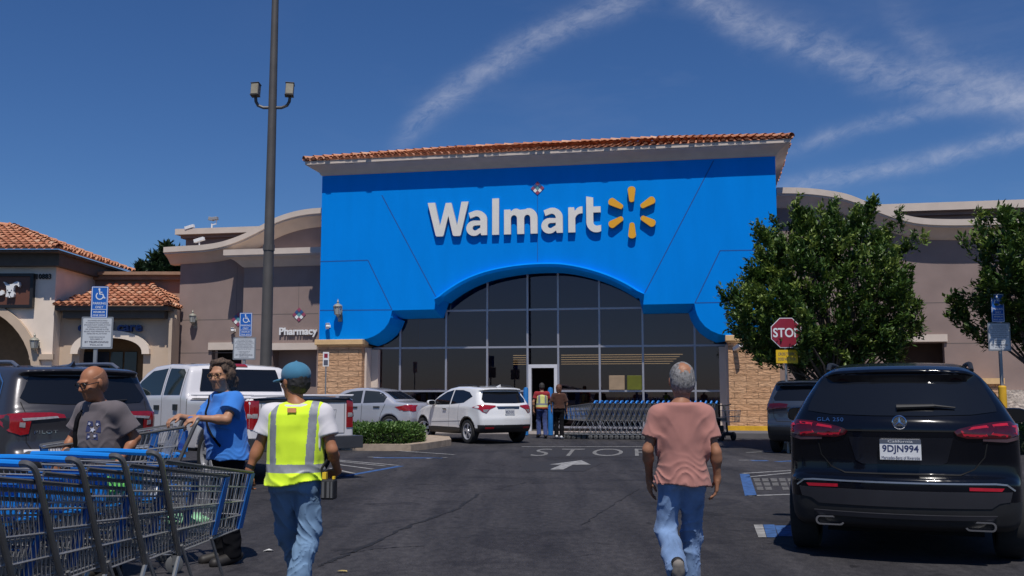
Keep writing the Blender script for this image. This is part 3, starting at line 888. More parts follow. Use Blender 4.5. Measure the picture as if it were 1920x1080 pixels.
jl(335, 600.5, 452, 598.5, WV); jl(335, 662, 452, 661, WV); jl(443, 500, 443, 655, WV, .02)
mb.box((uw0, WV + .3, 0), (uw0 + .25, WV + 14, float(np.interp(uw0, [p[0] for p in ptsL], [p[1] for p in ptsL])) - .6))
mb.build('wing_wall', [TAUPE, TAUPE_J], store)
mb = MB(); mb.box((d1[0] - .12, WV - .1, d1[2]), (ub0 - .02, WV - .004, d1[2] + .3)); mb.build('door_lintel', TAUPE_L, store)
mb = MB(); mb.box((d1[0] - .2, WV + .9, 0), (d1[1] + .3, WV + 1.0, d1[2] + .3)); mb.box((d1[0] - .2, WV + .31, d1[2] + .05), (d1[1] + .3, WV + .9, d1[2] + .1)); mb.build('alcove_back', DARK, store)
# projecting bay with the pharmacy lettering
zb = fp(520, 500, BV)[1]
d2 = (fp(511, 660, BV)[0], fp(594, 660, BV)[0], fp(550, 656, BV)[1])
mb = MB(); mb.prism([(ub0, 0), (ub0, zb), (-.02, zb), (-.02, 0), (d2[1], 0), (d2[1], d2[2]), (d2[0], d2[2]), (d2[0], 0)], F3(BV), F3(WV - .004))
jl(456, 590, 597, 588, BV); jl(505, 540, 505, 640, BV, .02); jl(560, 530, 560, 588, BV, .02); jl(456, 656, 508, 655.5, BV)
mb.build('bay_wall', [TAUPE, TAUPE_J], store)
prof = [(0.0, 0), (.05, .02), (.13, .1), (.3, .26), (.5, .36), (.56, .37), (.56, .41), (.62, .43), (.62, .66), (.1, .70)]
mb = MB(); mb.loft([[(ub0 - o, WV - .01, zb + h), (ub0 - o, BV - o, zb + h), (-.02, BV - o, zb + h)] for o, h in prof], closed=False)
mb.add([(ub0, WV - .01, zb + .70), (ub0, BV, zb + .70), (-.02, BV, zb + .70), (-.02, WV - .01, zb + .70)], [(0, 1, 2, 3)])
mb.build('bay_cornice', TAUPE_L, store)
mb = MB(); mb.box((d2[0] - .1, BV - .12, d2[2]), (d2[1] + .04, BV - .004, d2[2] + .27)); mb.build('door_lintel', TAUPE_L, store)
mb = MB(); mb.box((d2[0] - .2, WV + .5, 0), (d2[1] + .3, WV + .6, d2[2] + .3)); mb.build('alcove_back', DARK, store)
# rear parapet
PVV = 6.0
a = fp(337, 455, PVV); b2 = fp(470, 428, PVV)
mb = MB(); mb.box((a[0] + .3, PVV, 5.2), (2.5, PVV + .3, a[1] + .30)); mb.box((a[0] + .15, PVV - .2, a[1] + .16), (2.5, PVV + .3, a[1] + .3)); mb.build('rear_parapet', TAUPE, store)
mb = MB(); mb.box((a[0], PVV - .45, a[1] + .302), (2.5, PVV + .4, a[1] + .56)); mb.build('parapet_coping', TAUPE_L, store)

# ------------------------------------------------------------------ right wing
cr = spline([(1456, 351.5), (1480, 351.5), (1510, 352.5), (1545, 356), (1587, 363.5), (1623, 377), (1659, 391.4), (1695, 402.5), (1731, 409), (1786, 411), (1860, 409.5), (1990, 406), (2350, 392)], 4)
ptsR = crown(cr, WV, 'curved_cornice')
uE = ptsR[-1][0]
d3 = (fp(1671, 660, WV)[0], fp(1771, 660, WV)[0], fp(1720, 643, WV)[1])
mb = MB(); mb.prism(wall_poly(ptsR, WV, WID + .02, uE, .6, [d3]), F3(WV), F3(WV + .3))
jl(1470, 571, 1990, 565, WV); jl(1772, 644, 1990, 642, WV)
mb.build('wing_wall', [TAUPE, TAUPE_J], store)
mb = MB(); mb.box((d3[0] - .1, WV - .1, d3[2] + .04), (d3[1] + .1, WV - .004, d3[2] + .3)); mb.build('door_lintel', TAUPE_L, store)
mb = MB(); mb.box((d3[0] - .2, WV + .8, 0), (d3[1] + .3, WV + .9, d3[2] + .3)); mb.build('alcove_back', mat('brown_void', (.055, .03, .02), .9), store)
a = fp(1670, 389, PVV)
mb = MB(); mb.box((a[0] - 2.5, PVV, 5.0), (uE + 3, PVV + .3, a[1] - .25)); mb.box((a[0] - 2.5, PVV - .2, a[1] - .4), (uE + 3, PVV - .002, a[1] - .25)); mb.build('rear_parapet', TAUPE, store)
mb = MB(); mb.box((a[0] - 2.5, PVV - .45, a[1] - .248), (uE + 3, PVV + .4, a[1] + .06)); mb.build('parapet_coping', TAUPE_L, store)
# low block bay on the right wing
a = fp(1838, 760, 1.6); b2 = fp(1878, 720, 1.6)
mb = MB(); mb.box((a[0] - .1, 1.6, 0), (b2[0], WV - .004, b2[1])); mb.build('low_block_pier', BLOCK, store)
mb = MB(); mb.box((a[0] - .2, 1.5, b2[1] + .002), (b2[0] + .08, WV - .004, b2[1] + .2)); mb.build('pier_cap', TAN, store)
STONE = mat('rough_white_stone', (.52, .45, .39), .9, var=.35, scale=6, bump=1, bscale=7, dist=.08)
a = fp(1880, 790, 2.0)
mb = MB(); mb.box((b2[0] + .1, 2.2, 0), (uE, WV - .004, fp(1900, 731, 2.2)[1])); mb.build('stone_base', STONE, store)

# ------------------------------------------------------------------ signs on the store
CREAM = mat('cream_letter_face', (.80, .76, .69), .5, var=.03); CREAM_S = mat('letter_return', (.55, .52, .50), .5)
AMBER = mat('amber_spark', (.85, .40, .015), .5, var=.03)
sg = empty('store_sign', sw(8, 0, 6), RZ, 'cream Walmart lettering with amber six ray emblem on the blue front', 'sign')
S0 = (8.0, 6.0)
def sloc(u, v, z): return (u - S0[0], v, z - S0[1])
def letters(txt, px0, py_top, px1, py_bot, v, stand, depth, mats, offset, spacing, parent, lf, name='lettering', pyl=None):
    """pixel box of the lettering in the plane v"""
    a = fp(px0, py_bot, v); b_ = fp(px1, py_top, v)
    mb = MB()
    fit_text(mb, txt, a[0], b_[0], a[1], b_[1], lambda x, y, d: lf(x, v - stand - d, y), 0, depth / 2, offset, spacing)
    return mb.build(name, mats, parent)
zbase = (fp(803, 447, -.2)[1] + fp(1126, 430, -.2)[1]) / 2; ztop_ = (fp(870, 379, -.2)[1] + fp(1112, 367, -.2)[1]) / 2
ua, ub = fp(801, 410, -.2)[0], fp(1126.5, 400, -.2)[0]
# lettering drawn stroke by stroke (heights: x-height .70)
def walmart_letters(mb, u0, u1, z0, z1, f, dep):
    """Walmart in a rounded humanist bold; unit: cap height = 1"""
    W = .205
    polys = []
    def arc(cx, cy, rx, ry, a0, a1, n=12): return [(cx + rx * math.cos(R(a0 + (a1 - a0) * i / n)), cy + ry * math.sin(R(a0 + (a1 - a0) * i / n))) for i in range(n + 1)]
    xh = .72
    # W
    polys.append([(0, 1), (.225, 1), (.385, .30), (.56, .98), (.73, .98), (.915, .30), (1.045, 1), (1.265, 1), (1.03, .03), (1.0, 0), (.82, 0), (.785, .03), (.645, .60), (.50, .03), (.465, 0), (.29, 0), (.255, .03)])
    x = 1.25
    def a_(x):
        outer = [(x + .06, .58)] + [(x + .04, .50)][:0]
        o = [(x + .07, .66)] + arc(x + .32, .44, .315, .29, 100, 0, 8) + [(x + .635, .0), (x + .46, .0), (x + .435, .07)] + arc(x + .24, .21, .24, .225, -65, -270, 14) + [(x + .43, .425), (x + .43, .45)] + arc(x + .30, .44, .13, .12, 10, 95, 5) + [(x + .12, .50)]
        hole = arc(x + .275, .215, .085, .075, -80, -270, 8) + [(x + .43, .295), (x + .43, .22)]
        return o, hole
    items = []
    items.append((polys[0], None))
    items.append(a_(1.20))
    items.append(([(1.99, 0), (2.195, 0), (2.195, 1.06), (1.99, 1.06)], None))
    x = 2.35
    m = [(x, 0), (x + .205, 0), (x + .205, .46)] + arc(x + .30, .44, .095, .115, 170, 20, 6) + [(x + .40, 0), (x + .605, 0), (x + .605, .46)] + arc(x + .70, .44, .095, .115, 170, 20, 6) + [(x + .80, 0), (x + 1.005, 0)] + arc(x + .745, .44, .26, .30, 0, 115, 8) + arc(x + .36, .44, .24, .30, 60, 110, 4) + [(x + .2, .66), (x + .185, .72), (x, .72)]
    items.append((m, None))
    items.append(a_(3.47))
    x = 4.27
    r_ = [(x, 0), (x + .205, 0), (x + .205, .40)] + arc(x + .39, .38, .185, .16, 170, 88, 5) + [(x + .42, .54), (x + .42, .735), (x + .36, .735)] + arc(x + .36, .44, .2, .29, 95, 140, 3) + [(x + .185, .62), (x + .17, .72), (x, .72)]
    items.append((r_, None))
    x = 4.80
    t_ = [(x, 1.02), (x + .205, .98), (x + .205, .72), (x + .42, .72), (x + .42, .55), (x + .205, .55), (x + .205, .27)] + arc(x + .315, .27, .11, .10, 190, 285, 5) + [(x + .43, .185), (x + .43, .02)] + arc(x + .30, .29, .30, .31, 290, 185, 8) + []
    items.append((t_, None))
    ax_, bx_ = 0, 5.23
    sx_ = (u1 - u0) / (bx_ - ax_); sz = (z1 - z0) / 1.0
    for o, hole in items:
        def g(p): return (u0 + p[0] * sx_, z0 + p[1] * sz)
        O2 = [g(p) for p in o]
        if hole is None:
            mb.prism(O2, lambda a, b: f(a, -dep - .03, b), lambda a, b: f(a, -.03, b), 0, 1)
        else:
            H2 = [g(p) for p in hole]
            vs = [Vector(p) for p in O2 + H2]; n1 = len(O2); n2 = len(H2)
            ed = [(i, (i + 1) % n1) for i in range(n1)] + [(n1 + i, n1 + (i + 1) % n2) for i in range(n2)]
            out = delaunay_2d_cdt(vs, ed, [], 0, 1e-6)
            tri = []
            for t in out[2]:
                c = sum((out[0][i] for i in t), Vector((0, 0))) / len(t)
                if inside(O2, c.x, c.y) and not inside(H2, c.x, c.y): tri.append(tuple(t))
            for d_, rev in ((-dep - .03, False), (-.03, True)):
                mb.add([f(p.x, d_, p.y) for p in out[0]], [tuple(reversed(t)) if rev else t for t in tri], 0)
            for P in (O2, H2):
                m_ = len(P); mb.add([f(p[0], -dep - .03, p[1]) for p in P] + [f(p[0], -.03, p[1]) for p in P], [(i, i + m_, (i + 1) % m_ + m_, (i + 1) % m_) for i in range(m_)], 1)
mb = MB()
walmart_letters(mb, ua, ub, zbase, ztop_, sloc, .12)
mb.build('lettering', [CREAM, CREAM_S], sg)
mb = MB()
cu, cz = fp(1184.5, 397.5, -.2)
for k in range(6):
    an = R(90 + 60 * k); d = Vector((math.cos(an), math.sin(an))); n = Vector((-d.y, d.x))
    r0, r1, w0, w1 = .37, .94, .085, .138
    pl = []
    for q in range(7):
        t = R(-90 + 180 * q / 6); pl.append(d * (r1 - w1 * .8 + w1 * .8 * math.cos(t)) + n * (w1 * math.sin(t)))
    for q in range(5):
        t = R(90 + 180 * q / 4); pl.append(d * (r0 + .05 + .05 * math.cos(t)) + n * (w0 * math.sin(t)))
    pl = [(cu + p.x, cz + p.y) for p in pl]
    mb.prism(pl, lambda a, b: sloc(a, -.16, b), lambda a, b: sloc(a, -.04, b))
mb.build('emblem', AMBER, sg)
ph = empty('pharmacy_sign', sw(0, BV, 3), RZ, 'small white Pharmacy lettering on the taupe bay left of the entrance', 'sign')
WHITE = mat('white_plastic', (.80, .79, .78), .5, var=.03)
letters('Pharmacy', 524, 613.5, 596, 632.5, BV - .05, .02, .06, WHITE, .03, 1.0, ph, lambda u, v, z: (u, v - BV, z - 3))
# ceramic diamonds
TEAL = mat('teal_tile', (.12, .32, .36), .4); REDT = mat('red_tile', (.32, .07, .12), .4); WHT = mat('white_tile', (.8, .8, .78), .4); NAVY = mat('navy_tile', (.04, .10, .25), .4)
def diamonds(px, py, v, r_px, label):
    u, z = fp(px, py, v); r = fp(px + r_px, py, v)[0] - u
    b = MB()
    for du, dz, mi in ((-.5, -.5, 0), (.5, -.5, 0), (0, 0, 1), (-1, 0, 2), (1, 0, 2), (-.5, .5, 3), (.5, .5, 3), (0, -1, 2), (0, 1, 2)):
        c = (du * r, dz * r); q = r * .46
        b.prism([(c[0] - q, c[1]), (c[0], c[1] - q), (c[0] + q, c[1]), (c[0], c[1] + q)], lambda a, b_: (a, -.02, b_), lambda a, b_: (a, .0, b_), mi)
    o = b.build('tile_emblem', [WHT, TEAL, REDT, NAVY]); o.location = sw(u, v - .004, z); o.rotation_euler = (0, 0, RZ)
    tag(o, label, 'wall tiles')
diamonds(1008, 353, 0, 8.6, 'diamond wall tiles above the big lettering at the eave shadow')
diamonds(561, 590, BV, 8.6, 'diamond wall tiles above the pharmacy lettering')
diamonds(447, 599, WV, 8.6, 'diamond wall tiles partly behind the farther accessible parking sign')
diamonds(1709, 572, WV, 8.6, 'diamond wall tiles showing through the round tree')
# lanterns and cameras
BRONZE = mat('weathered_lantern', (.34, .33, .28), .5, metal=.4, var=.15, scale=20); LGL = mat('lantern_glass', (.45, .45, .42), .2, var=.05)
def lantern(px, py, v, h_px, label, M=sw, rz=RZ, pos=None):
    if pos is None:
        u, z = fp(px, py, v - .3); h = fp(px, py - h_px / 2, v)[1] - fp(px, py + h_px / 2, v)[1]; P = sw(u, v, z)
    else: P, h = pos
    r = empty('wall_lantern', P, rz, label, 'lantern')
    s = h / 1.0
    b = MB(); b.box((-.09 * s, -.03, -.45 * s), (.09 * s, -.002, .1 * s)); b.tube([(0, -.03, -.2 * s), (0, -.16 * s, -.34 * s), (0, -.30 * s, -.30 * s), (0, -.32 * s, -.2 * s)], .025 * s, 8)
    b.build('bracket', BRONZE, r)
    c = (0, -.32 * s, 0)
    b = MB(); b.lathe([(0.0, -.26 * s), (.06 * s, -.24 * s), (.10 * s, -.19 * s), (.135 * s, -.17 * s)], c, n=8); b.lathe([(.2 * s, .14 * s), (.21 * s, .17 * s), (.14 * s, .25 * s), (.05 * s, .29 * s), (.04 * s, .34 * s), (.055 * s, .37 * s), (.02 * s, .42 * s), (0, .5 * s)], c, n=8)
    for k in range(6):
        a_ = 2 * PI * k / 6; b.cyl((c[0] + .135 * s * math.cos(a_), c[1] + .135 * s * math.sin(a_), -.17 * s), (c[0] + .195 * s * math.cos(a_), c[1] + .195 * s * math.sin(a_), .15 * s), .012 * s, n=5)
    b.build('housing', BRONZE, r, smooth=True)
    b = MB(); b.lathe([(.125 * s, -.165 * s), (.18 * s, .145 * s)], c, n=8); b.build('glass', LGL, r)
lantern(633, 582, 0, 44, 'wall lantern on the blue front over the left block pillar')
lantern(360, 598, WV, 36, 'wall lantern on the taupe wing between the two parking signs')
def camera_box(P, rz, label, pitch=-.25, ln=.36):
    r = empty('security_camera', P, rz, label, 'camera')
    b = MB(); b.box((-.05, -.02, -.05), (.05, 0, .05)); b.tube([(0, -.01, 0), (0, -.12, -.03), (0, -.16, -.06)], .018, 6); b.build('bracket', WHITE, r)
    b = MB(); M = Matrix.Translation((0, -.2, -.02)) @ Matrix.Rotation(R(25), 4, 'Z') @ Matrix.Rotation(pitch, 4, 'X'); b.box((-.06, -ln / 2, -.055), (.06, ln / 2, .055), M=M); b.box((-.075, -ln / 2 - .04, .056), (.075, ln / 2, .07), M=M); b.build('housing', WHITE, r, bevel=.006)
for px, py, v, lb, ln in ((614, 611, 0, 'small white camera box beside the lantern on the blue front', .3), (1383, 650, -.06, 'white camera on the right block pillar under its cap', .5), (436, 619, WV, 'white camera box just right of the farther parking sign', .3)):
    u, z = fp(px, py, v - .2); camera_box(sw(u, v - .004, z), RZ, lb, ln=ln)
for (px, py, v, lb) in ((356, 428, PVV - .4, 'white camera at the left end of the roof parapet'), (374, 452, WV - .3, 'white camera on the curved cornice of the left wing')):
    u, z = fp(px, py, v); r = empty('security_camera', sw(u, v, z), RZ, lb, 'camera')
    b = MB(); b.box((-.22, -.08, -.02), (.22, .08, .12), M=Matrix.Rotation(-.25, 4, 'Y')); b.build('housing', WHITE, r, bevel=.01)
    b = MB(); b.cyl((0, 0, -.16), (0, 0, 0), .03, n=6); b.build('post', WHITE, r)
u, z = fp(397, 430, PVV - .2); r = empty('security_camera', sw(u, PVV - .2, z), RZ, 'pair of dark cameras on a forked roof mast', 'camera')
b = MB(); b.cyl((0, 0, -.1), (0, 0, .28), .035, n=6); b.tube([(-.02, 0, .2), (.2, 0, .24), (.22, 0, .42)], .025, 6); b.build('mast', WHITE, r)
b = MB(); b.box((-.24, -.1, .38), (-.02, .1, .54), M=Matrix.Rotation(.2, 4, 'Y')); b.box((.1, -.1, .4), (.32, .1, .54), M=Matrix.Rotation(-.1, 4, 'Y')); b.build('housing', mat('camera_grey', (.3, .3, .31), .5), r, bevel=.015)
# ------------------------------------------------------------------ neighbouring shops on the left
STUC = mat('cream_stucco', (.82, .69, .57), .88, var=.06, scale=1.5, bump=.15, bscale=80, spec=.2)
STUC2 = mat('tan_stucco', (.56, .43, .32), .88, var=.06, scale=1.5, bump=.15, bscale=80, spec=.2)
ROSY = mat('rosy_stucco', (.36, .235, .18), .88, var=.06, scale=1.5, spec=.2)
FASC = mat('dark_fascia', (.10, .085, .072), .8, var=.1)
TY = 40.0
tower = empty('pet_shop', (0, 0, 0), 0, 'cream shop tower with hipped clay tile roof and brown sign at left edge', 'shop')
c = at(101, 600, TY); X1 = c.x; zE = at(103, 466, TY - .9).z
X0 = X1 - 14.0; Y1 = TY + 5.9
def pz(px, py, Y): p = at(px, py, Y); return (p.x, p.z)
mb = MB()
# front wall with a big arch cut, seen edge at left
acx, acz = pz(-75, 700, TY); ar = pz(64, 680, TY)[0] - acx
arch = [(acx + ar * math.cos(t), acz - .2 + ar * 1.0 * math.sin(t)) for t in np.linspace(PI, 0, 25)]
outl = [(X0, 0), (arch[0][0], 0)] + arch + [(arch[-1][0], 0), (X1, 0), (X1, zE - .3), (X0, zE - .3)]
mb.prism(outl, lambda a, b: (a, TY, b), lambda a, b: (a, TY + .5, b)); mb.box((X1 - .4, TY + .5, 0), (X1, Y1, zE - .3)); mb.box((X0, Y1 - .3, 0), (X1 - .4, Y1, zE - .3))
mb.build('shop_wall', STUC, tower)
mb = MB(); ao = [(acx + (ar + .0) * math.cos(t), acz - .2 + (ar) * math.sin(t)) for t in np.linspace(0, PI, 25)]; ai = [(acx + (ar + .34) * math.cos(t), acz - .2 + (ar + .34) * math.sin(t)) for t in np.linspace(0, PI, 25)]
mb.loft([[(x, TY - .002, z) for x, z in ai], [(x, TY - .16, z) for x, z in ai], [(x, TY - .16, z) for x, z in ao], [(x, TY + .3, z) for x, z in ao]], closed=False); mb.build('arch_trim', STUC2, tower)
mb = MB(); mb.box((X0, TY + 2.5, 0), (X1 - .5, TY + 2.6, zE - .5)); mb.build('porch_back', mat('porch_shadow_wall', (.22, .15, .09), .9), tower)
ov = .95
er = [(X0 - ov, TY - ov, zE), (X1 + .5, TY - ov, zE), (X1 + .5, Y1 + ov, zE), (X0 - ov, Y1 + ov, zE)]
run = (Y1 - TY) / 2 + ov; hr = run * math.tan(R(21.5)); ra = (X0 - ov + run, (TY + Y1) / 2, zE + hr); rb = (X1 + .5 - run, (TY + Y1) / 2, zE + hr)
roof_tiles('tile_roof', [(er[0], er[1], ra, rb), (er[1], er[2], rb, rb)], tower, [(er[1], rb), (er[2], rb), (ra, rb)], .30, .42)
mb = MB(); mb.box((X0 - ov + .1, TY - ov + .1, zE - .12), (X1 + .42, Y1 + ov - .1, zE - .03)); mb.box((X0, TY - .35, zE - .62), (X1 + .25, Y1 + .3, zE - .122)); mb.build('eave', FASC, tower)
mb = MB(); x_, z_ = pz(58, 664, TY); mb.box((x_, TY - .14, z_ - .22), (X1 + .1, TY - .002, z_)); mb.build('base_moulding', STUC2, tower)
# sign with a dog face
ps = empty('pet_shop_sign', (0, 0, 0), 0, 'brown framed shop sign with white dog head on the cream tower', 'sign')
a = pz(-85, 577, TY - .2); b2 = pz(63.5, 512.5, TY - .2)
BRN = mat('sign_brown', (.135, .05, .03), .5, var=.06); BLK = mat('sign_black', (.012, .012, .014), .45, var=0)
mb = MB(); mb.box((a[0], TY - .22, a[1]), (b2[0], TY - .01, a[1] + .12)); mb.box((a[0], TY - .22, b2[1] - .12), (b2[0], TY - .01, b2[1])); mb.box((b2[0] - .12, TY - .22, a[1] + .12), (b2[0], TY - .01, b2[1] - .12)); mb.box((a[0], TY - .22, a[1] + .12), (a[0] + .12, TY - .01, b2[1] - .12)); mb.build('frame', BLK, ps)
mb = MB(); mb.box((a[0] + .12, TY - .15, a[1] + .12), (b2[0] - .12, TY - .02, b2[1] - .12)); mb.build('panel', BRN, ps)
k = 1 / 12.0
def zpt(x, y): return pz(x * k, 500 + y * k, TY - .2)
head = [(95, 345), (130, 350), (165, 385), (195, 400), (290, 400), (320, 380), (370, 350), (420, 335), (455, 360), (470, 420), (450, 465), (430, 440), (405, 415), (370, 420), (345, 445), (330, 500), (325, 560), (345, 620), (330, 680), (290, 695), (260, 660), (250, 705), (225, 705), (215, 660), (190, 690), (150, 680), (155, 640), (175, 600), (175, 530), (165, 450), (130, 390)]
mb = MB(); hp = [zpt(*p) for p in head]; mb.prism(hp, lambda x, z: (x, TY - .30, z), lambda x, z: (x, TY - .151, z), 0)
for pl in ([(205, 570), (275, 570), (270, 590), (240, 605), (210, 590)], [(190, 525), (210, 525), (210, 545), (190, 545)], [(275, 525), (297, 525), (297, 545), (275, 545)], [(232, 600), (246, 600), (246, 650), (232, 650)]):
    mb.prism([zpt(*p) for p in pl], lambda x, z: (x, TY - .31, z), lambda x, z: (x, TY - .301, z), 1)
mb.prism([zpt(*p) for p in ((-60, 590), (20, 560), (60, 530), (100, 560), (110, 610), (60, 645), (-60, 660))], lambda x, z: (x, TY - .28, z), lambda x, z: (x, TY - .151, z), 0)
mb.build('logo', [WHITE, BLK], ps)
num = MB(); a = pz(69, 523.5, TY); b2 = pz(97, 513.5, TY)
fit_text(num, '10883', a[0], b2[0], a[1], b2[1], lambda x, y, d: (x, TY - .04 - d, y), 0, .02, .03, 1.1)
tag(num.build('address_number', BLK), 'black street number 10883 beside the brown dog sign', 'number')
lx, lz = pz(71, 646, TY); lantern(0, 0, 0, 0, 'wall lantern on the cream tower below the street number', rz=0, pos=(Vector((lx, TY, lz)), .95))

# dental shop
dental = empty('dental_shop', (0, 0, 0), 0, 'low tan shop with clay tile lean-to roof between tower and store', 'shop')
DY = 40.6
xa = at(100, 600, DY).x; xb = at(331, 600, DY).x; ze_ = at(200, 572, DY - .8).z
acx, acz = pz(209, 664, DY); ar_ = pz(268, 690, DY)[0] - acx; zt_ = pz(209, 634, DY)[1]
arch = [(acx + ar_ * math.cos(t), acz + (zt_ - acz) * math.sin(t) ** .8) for t in np.linspace(PI, 0, 21)]
mb = MB(); mb.prism([(X1 + .01, 0), (arch[0][0], 0)] + arch + [(arch[-1][0], 0), (xb, 0), (xb, ze_ - .1), (X1 + .01, ze_ - .1)], lambda a, b: (a, DY, b), lambda a, b: (a, DY + .4, b))
xq = at(317, 600, DY - .5).x; mb.box((xq, DY - .5, 0), (xb, DY - .002, ze_ - .5)); mb.build('shop_wall', STUC2, dental)
out_ = [(acx + (ar_ + .3) * math.cos(t), acz + (zt_ + .3 - acz) * math.sin(t) ** .8) for t in np.linspace(PI, 0, 21)]
mb = MB(); mb.loft([[(x, DY - .002, z) for x, z in out_], [(x, DY - .2, z) for x, z in out_], [(x, DY - .2, z) for x, z in arch], [(x, DY + .2, z) for x, z in arch]], closed=False); mb.build('arch_trim', STUC, dental)
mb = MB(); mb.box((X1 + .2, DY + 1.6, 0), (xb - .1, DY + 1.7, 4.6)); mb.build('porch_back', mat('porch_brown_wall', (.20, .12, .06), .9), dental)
mb = MB(); x0_, z0_ = pz(152, 700, DY + 1.5); x1_, z1_ = pz(258, 660, DY + 1.5)
for i in range(4):
    w_ = (x1_ - x0_) / 4; mb.box((x0_ + i * w_ + .04, DY + 1.52, .1), (x0_ + (i + 1) * w_ - .04, DY + 1.58, z1_))
mb.build('shop_window', mat('shop_window_glass', (.03, .04, .06), .1, var=.1), dental)
e0 = at(97, 572, DY - .8); e1 = at(317, 568, DY - .8)
eL = (e0.x, DY - .8, ze_); eR = (e1.x, DY - .8, ze_); zr = at(250, 536, DY + 2.4).z
rL = (at(205, 536, DY + 2.4).x, DY + 2.4, zr); rR = (at(284, 536, DY + 2.4).x, DY + 2.4, zr)
eR2 = (e1.x, DY + 5.6, ze_)
roof_tiles('tile_roof', [(eL, eR, rL, rR), (eR, eR2, rR, rR)], dental, [(eR, rR)], .28, .42)
mb = MB(); mb.box((e0.x + .08, DY - .68, ze_ - .2), (e1.x - .08, DY + .3, ze_ - .03)); mb.box((e0.x + .3, DY - .45, ze_ - .5), (e1.x - .3, DY - .003, ze_ - .202)); mb.build('eave', FASC, dental)
PY2 = DY + 3.2
a = pz(166, 532, PY2); b2 = pz(336, 512, PY2)
mb = MB(); mb.box((a[0] - 1, PY2, 3.5), (b2[0] + .5, PY2 + .3, b2[1] - .12)); mb.build('rear_wall', ROSY, dental)
mb = MB(); mb.box((a[0] + .1, PY2 - .25, b2[1] - .32), (b2[0] + .5, PY2 - .002, b2[1] - .12)); mb.box((a[0], PY2 - .4, b2[1] - .118), (b2[0] + .5, PY2 + .4, b2[1] + .02)); mb.build('coping', mat('brown_coping', (.33, .2, .13), .85), dental)
dt = MB(); a = pz(149, 622, DY); b2 = pz(269, 604, DY)
fit_text(dt, 'dental care', a[0], b2[0], a[1], b2[1], lambda x, y, d: (x, DY - .1 - d, y), 0, .08, .025, 1.0)
ds = empty('shop_sign', (0, 0, 0), 0, 'dark blue dental care lettering behind the nearer accessible parking sign', 'sign'); dt.build('lettering', mat('sign_navy', (.02, .045, .16), .4), ds)

# ------------------------------------------------------------------ pavements and kerbs
CONC = mat('pavement_concrete', (.27, .24, .22), .9, var=.12, scale=3, bump=.2)
CONCG = mat('pavement_grey', (.12, .113, .118), .9, var=.15, scale=2, bump=.2)
YEL = mat('kerb_yellow', (.72, .40, .02), .7, var=.15, scale=6)
def world_prism(name, poly_uv, z0, z1, m, label=None, cat=None, kind=None, parent=None):
    b = MB(); b.prism([(sw(u, v, 0).x, sw(u, v, 0).y) for u, v in poly_uv], lambda x, y: (x, y, z1), lambda x, y: (x, y, z0))
    return tag(b.build(name, m, parent), label, cat, None, kind)
world_prism('pavement', [(-30, -1.6), (uR - .2, -1.6), (uR - .2, 1.0), (uL, 1.0), (uL, 2), (-30, 2)], 0, .02, CONC, kind='structure')
world_prism('pavement', [(uR - .2, -3.2), (uE + 4, -3.2), (uE + 4, 2.6), (WID + .3, 2.6), (uR - .2, -.1)], 0, .15, CONCG, kind='structure')
world_prism('kerb_yellow', [(uR - .1, -.9), (uE, -.9), (uE, -.62), (uR - .1, -.62)], .15, .30, YEL, kind='structure')
world_prism('pavement', [(uR - .1, -.619), (uE, -.619), (uE, 2.2), (WID + .3, 2.2), (WID + .3, -.07), (uR - .1, -.07)], .15, .285, CONC, kind='structure')
KERB = mat('kerb_concrete', (.36, .28, .21), .9, var=.2, scale=5, bump=.4, bscale=25)
# island with hedge
isl = [ground(640, 843), ground(668, 845), ground(770, 846), ground(800, 842.5), ground(846, 835), ground(842, 828), ground(800, 824), ground(640, 822)]
b = MB(); pl = [(p.x, p.y) for p in isl]; b.prism(pl, lambda x, y: (x, y, .16), lambda x, y: (x, y, 0))
o = b.build('planted_island', KERB, bevel=.03); tag(o, 'tan concrete kerbed island holding the clipped hedge', 'island', None, 'structure')

# ------------------------------------------------------------------ leaves
def leaf_mat(name, c0, c1, c2, rough=.42):
    m, nt, b = node_mat(name); n = nt.nodes; l = nt.links
    tcn = n.new('ShaderNodeAttribute'); tcn.attribute_name = 'leaf'
    r = n.new('ShaderNodeValToRGB'); e = r.color_ramp.elements
    e[0].color = (*c0, 1); e[1].color = (*c2, 1); x = e.new(.5); x.color = (*c1, 1)
    l.new(tcn.outputs['Fac'], r.inputs[0]); l.new(r.outputs[0], b.inputs['Base Color'])
    b.inputs['Roughness'].default_value = rough; b.inputs['Specular IOR Level'].default_value = .35
    t = n.new('ShaderNodeBsdfTranslucent'); l.new(r.outputs[0], t.inputs[0]); mx = n.new('ShaderNodeMixShader'); mx.inputs[0].default_value = .18
    l.new(b.outputs[0], mx.inputs[1]); l.new(t.outputs[0], mx.inputs[2]); l.new(mx.outputs[0], n['Material Output'].inputs['Surface'])
    return m
LEAF = leaf_mat('broad_leaf', (.022, .052, .011), (.064, .122, .022), (.18, .235, .045))
LEAFH = leaf_mat('hedge_leaf', (.03, .075, .015), (.075, .15, .03), (.16, .25, .06))
LEAFD = leaf_mat('dark_conifer_leaf', (.010, .026, .012), (.022, .045, .018), (.045, .07, .025))
BARK = mat('bark', (.13, .10, .08), .9, var=.3, scale=10, bump=.5, bscale=20, stretch=(1, 1, .25))
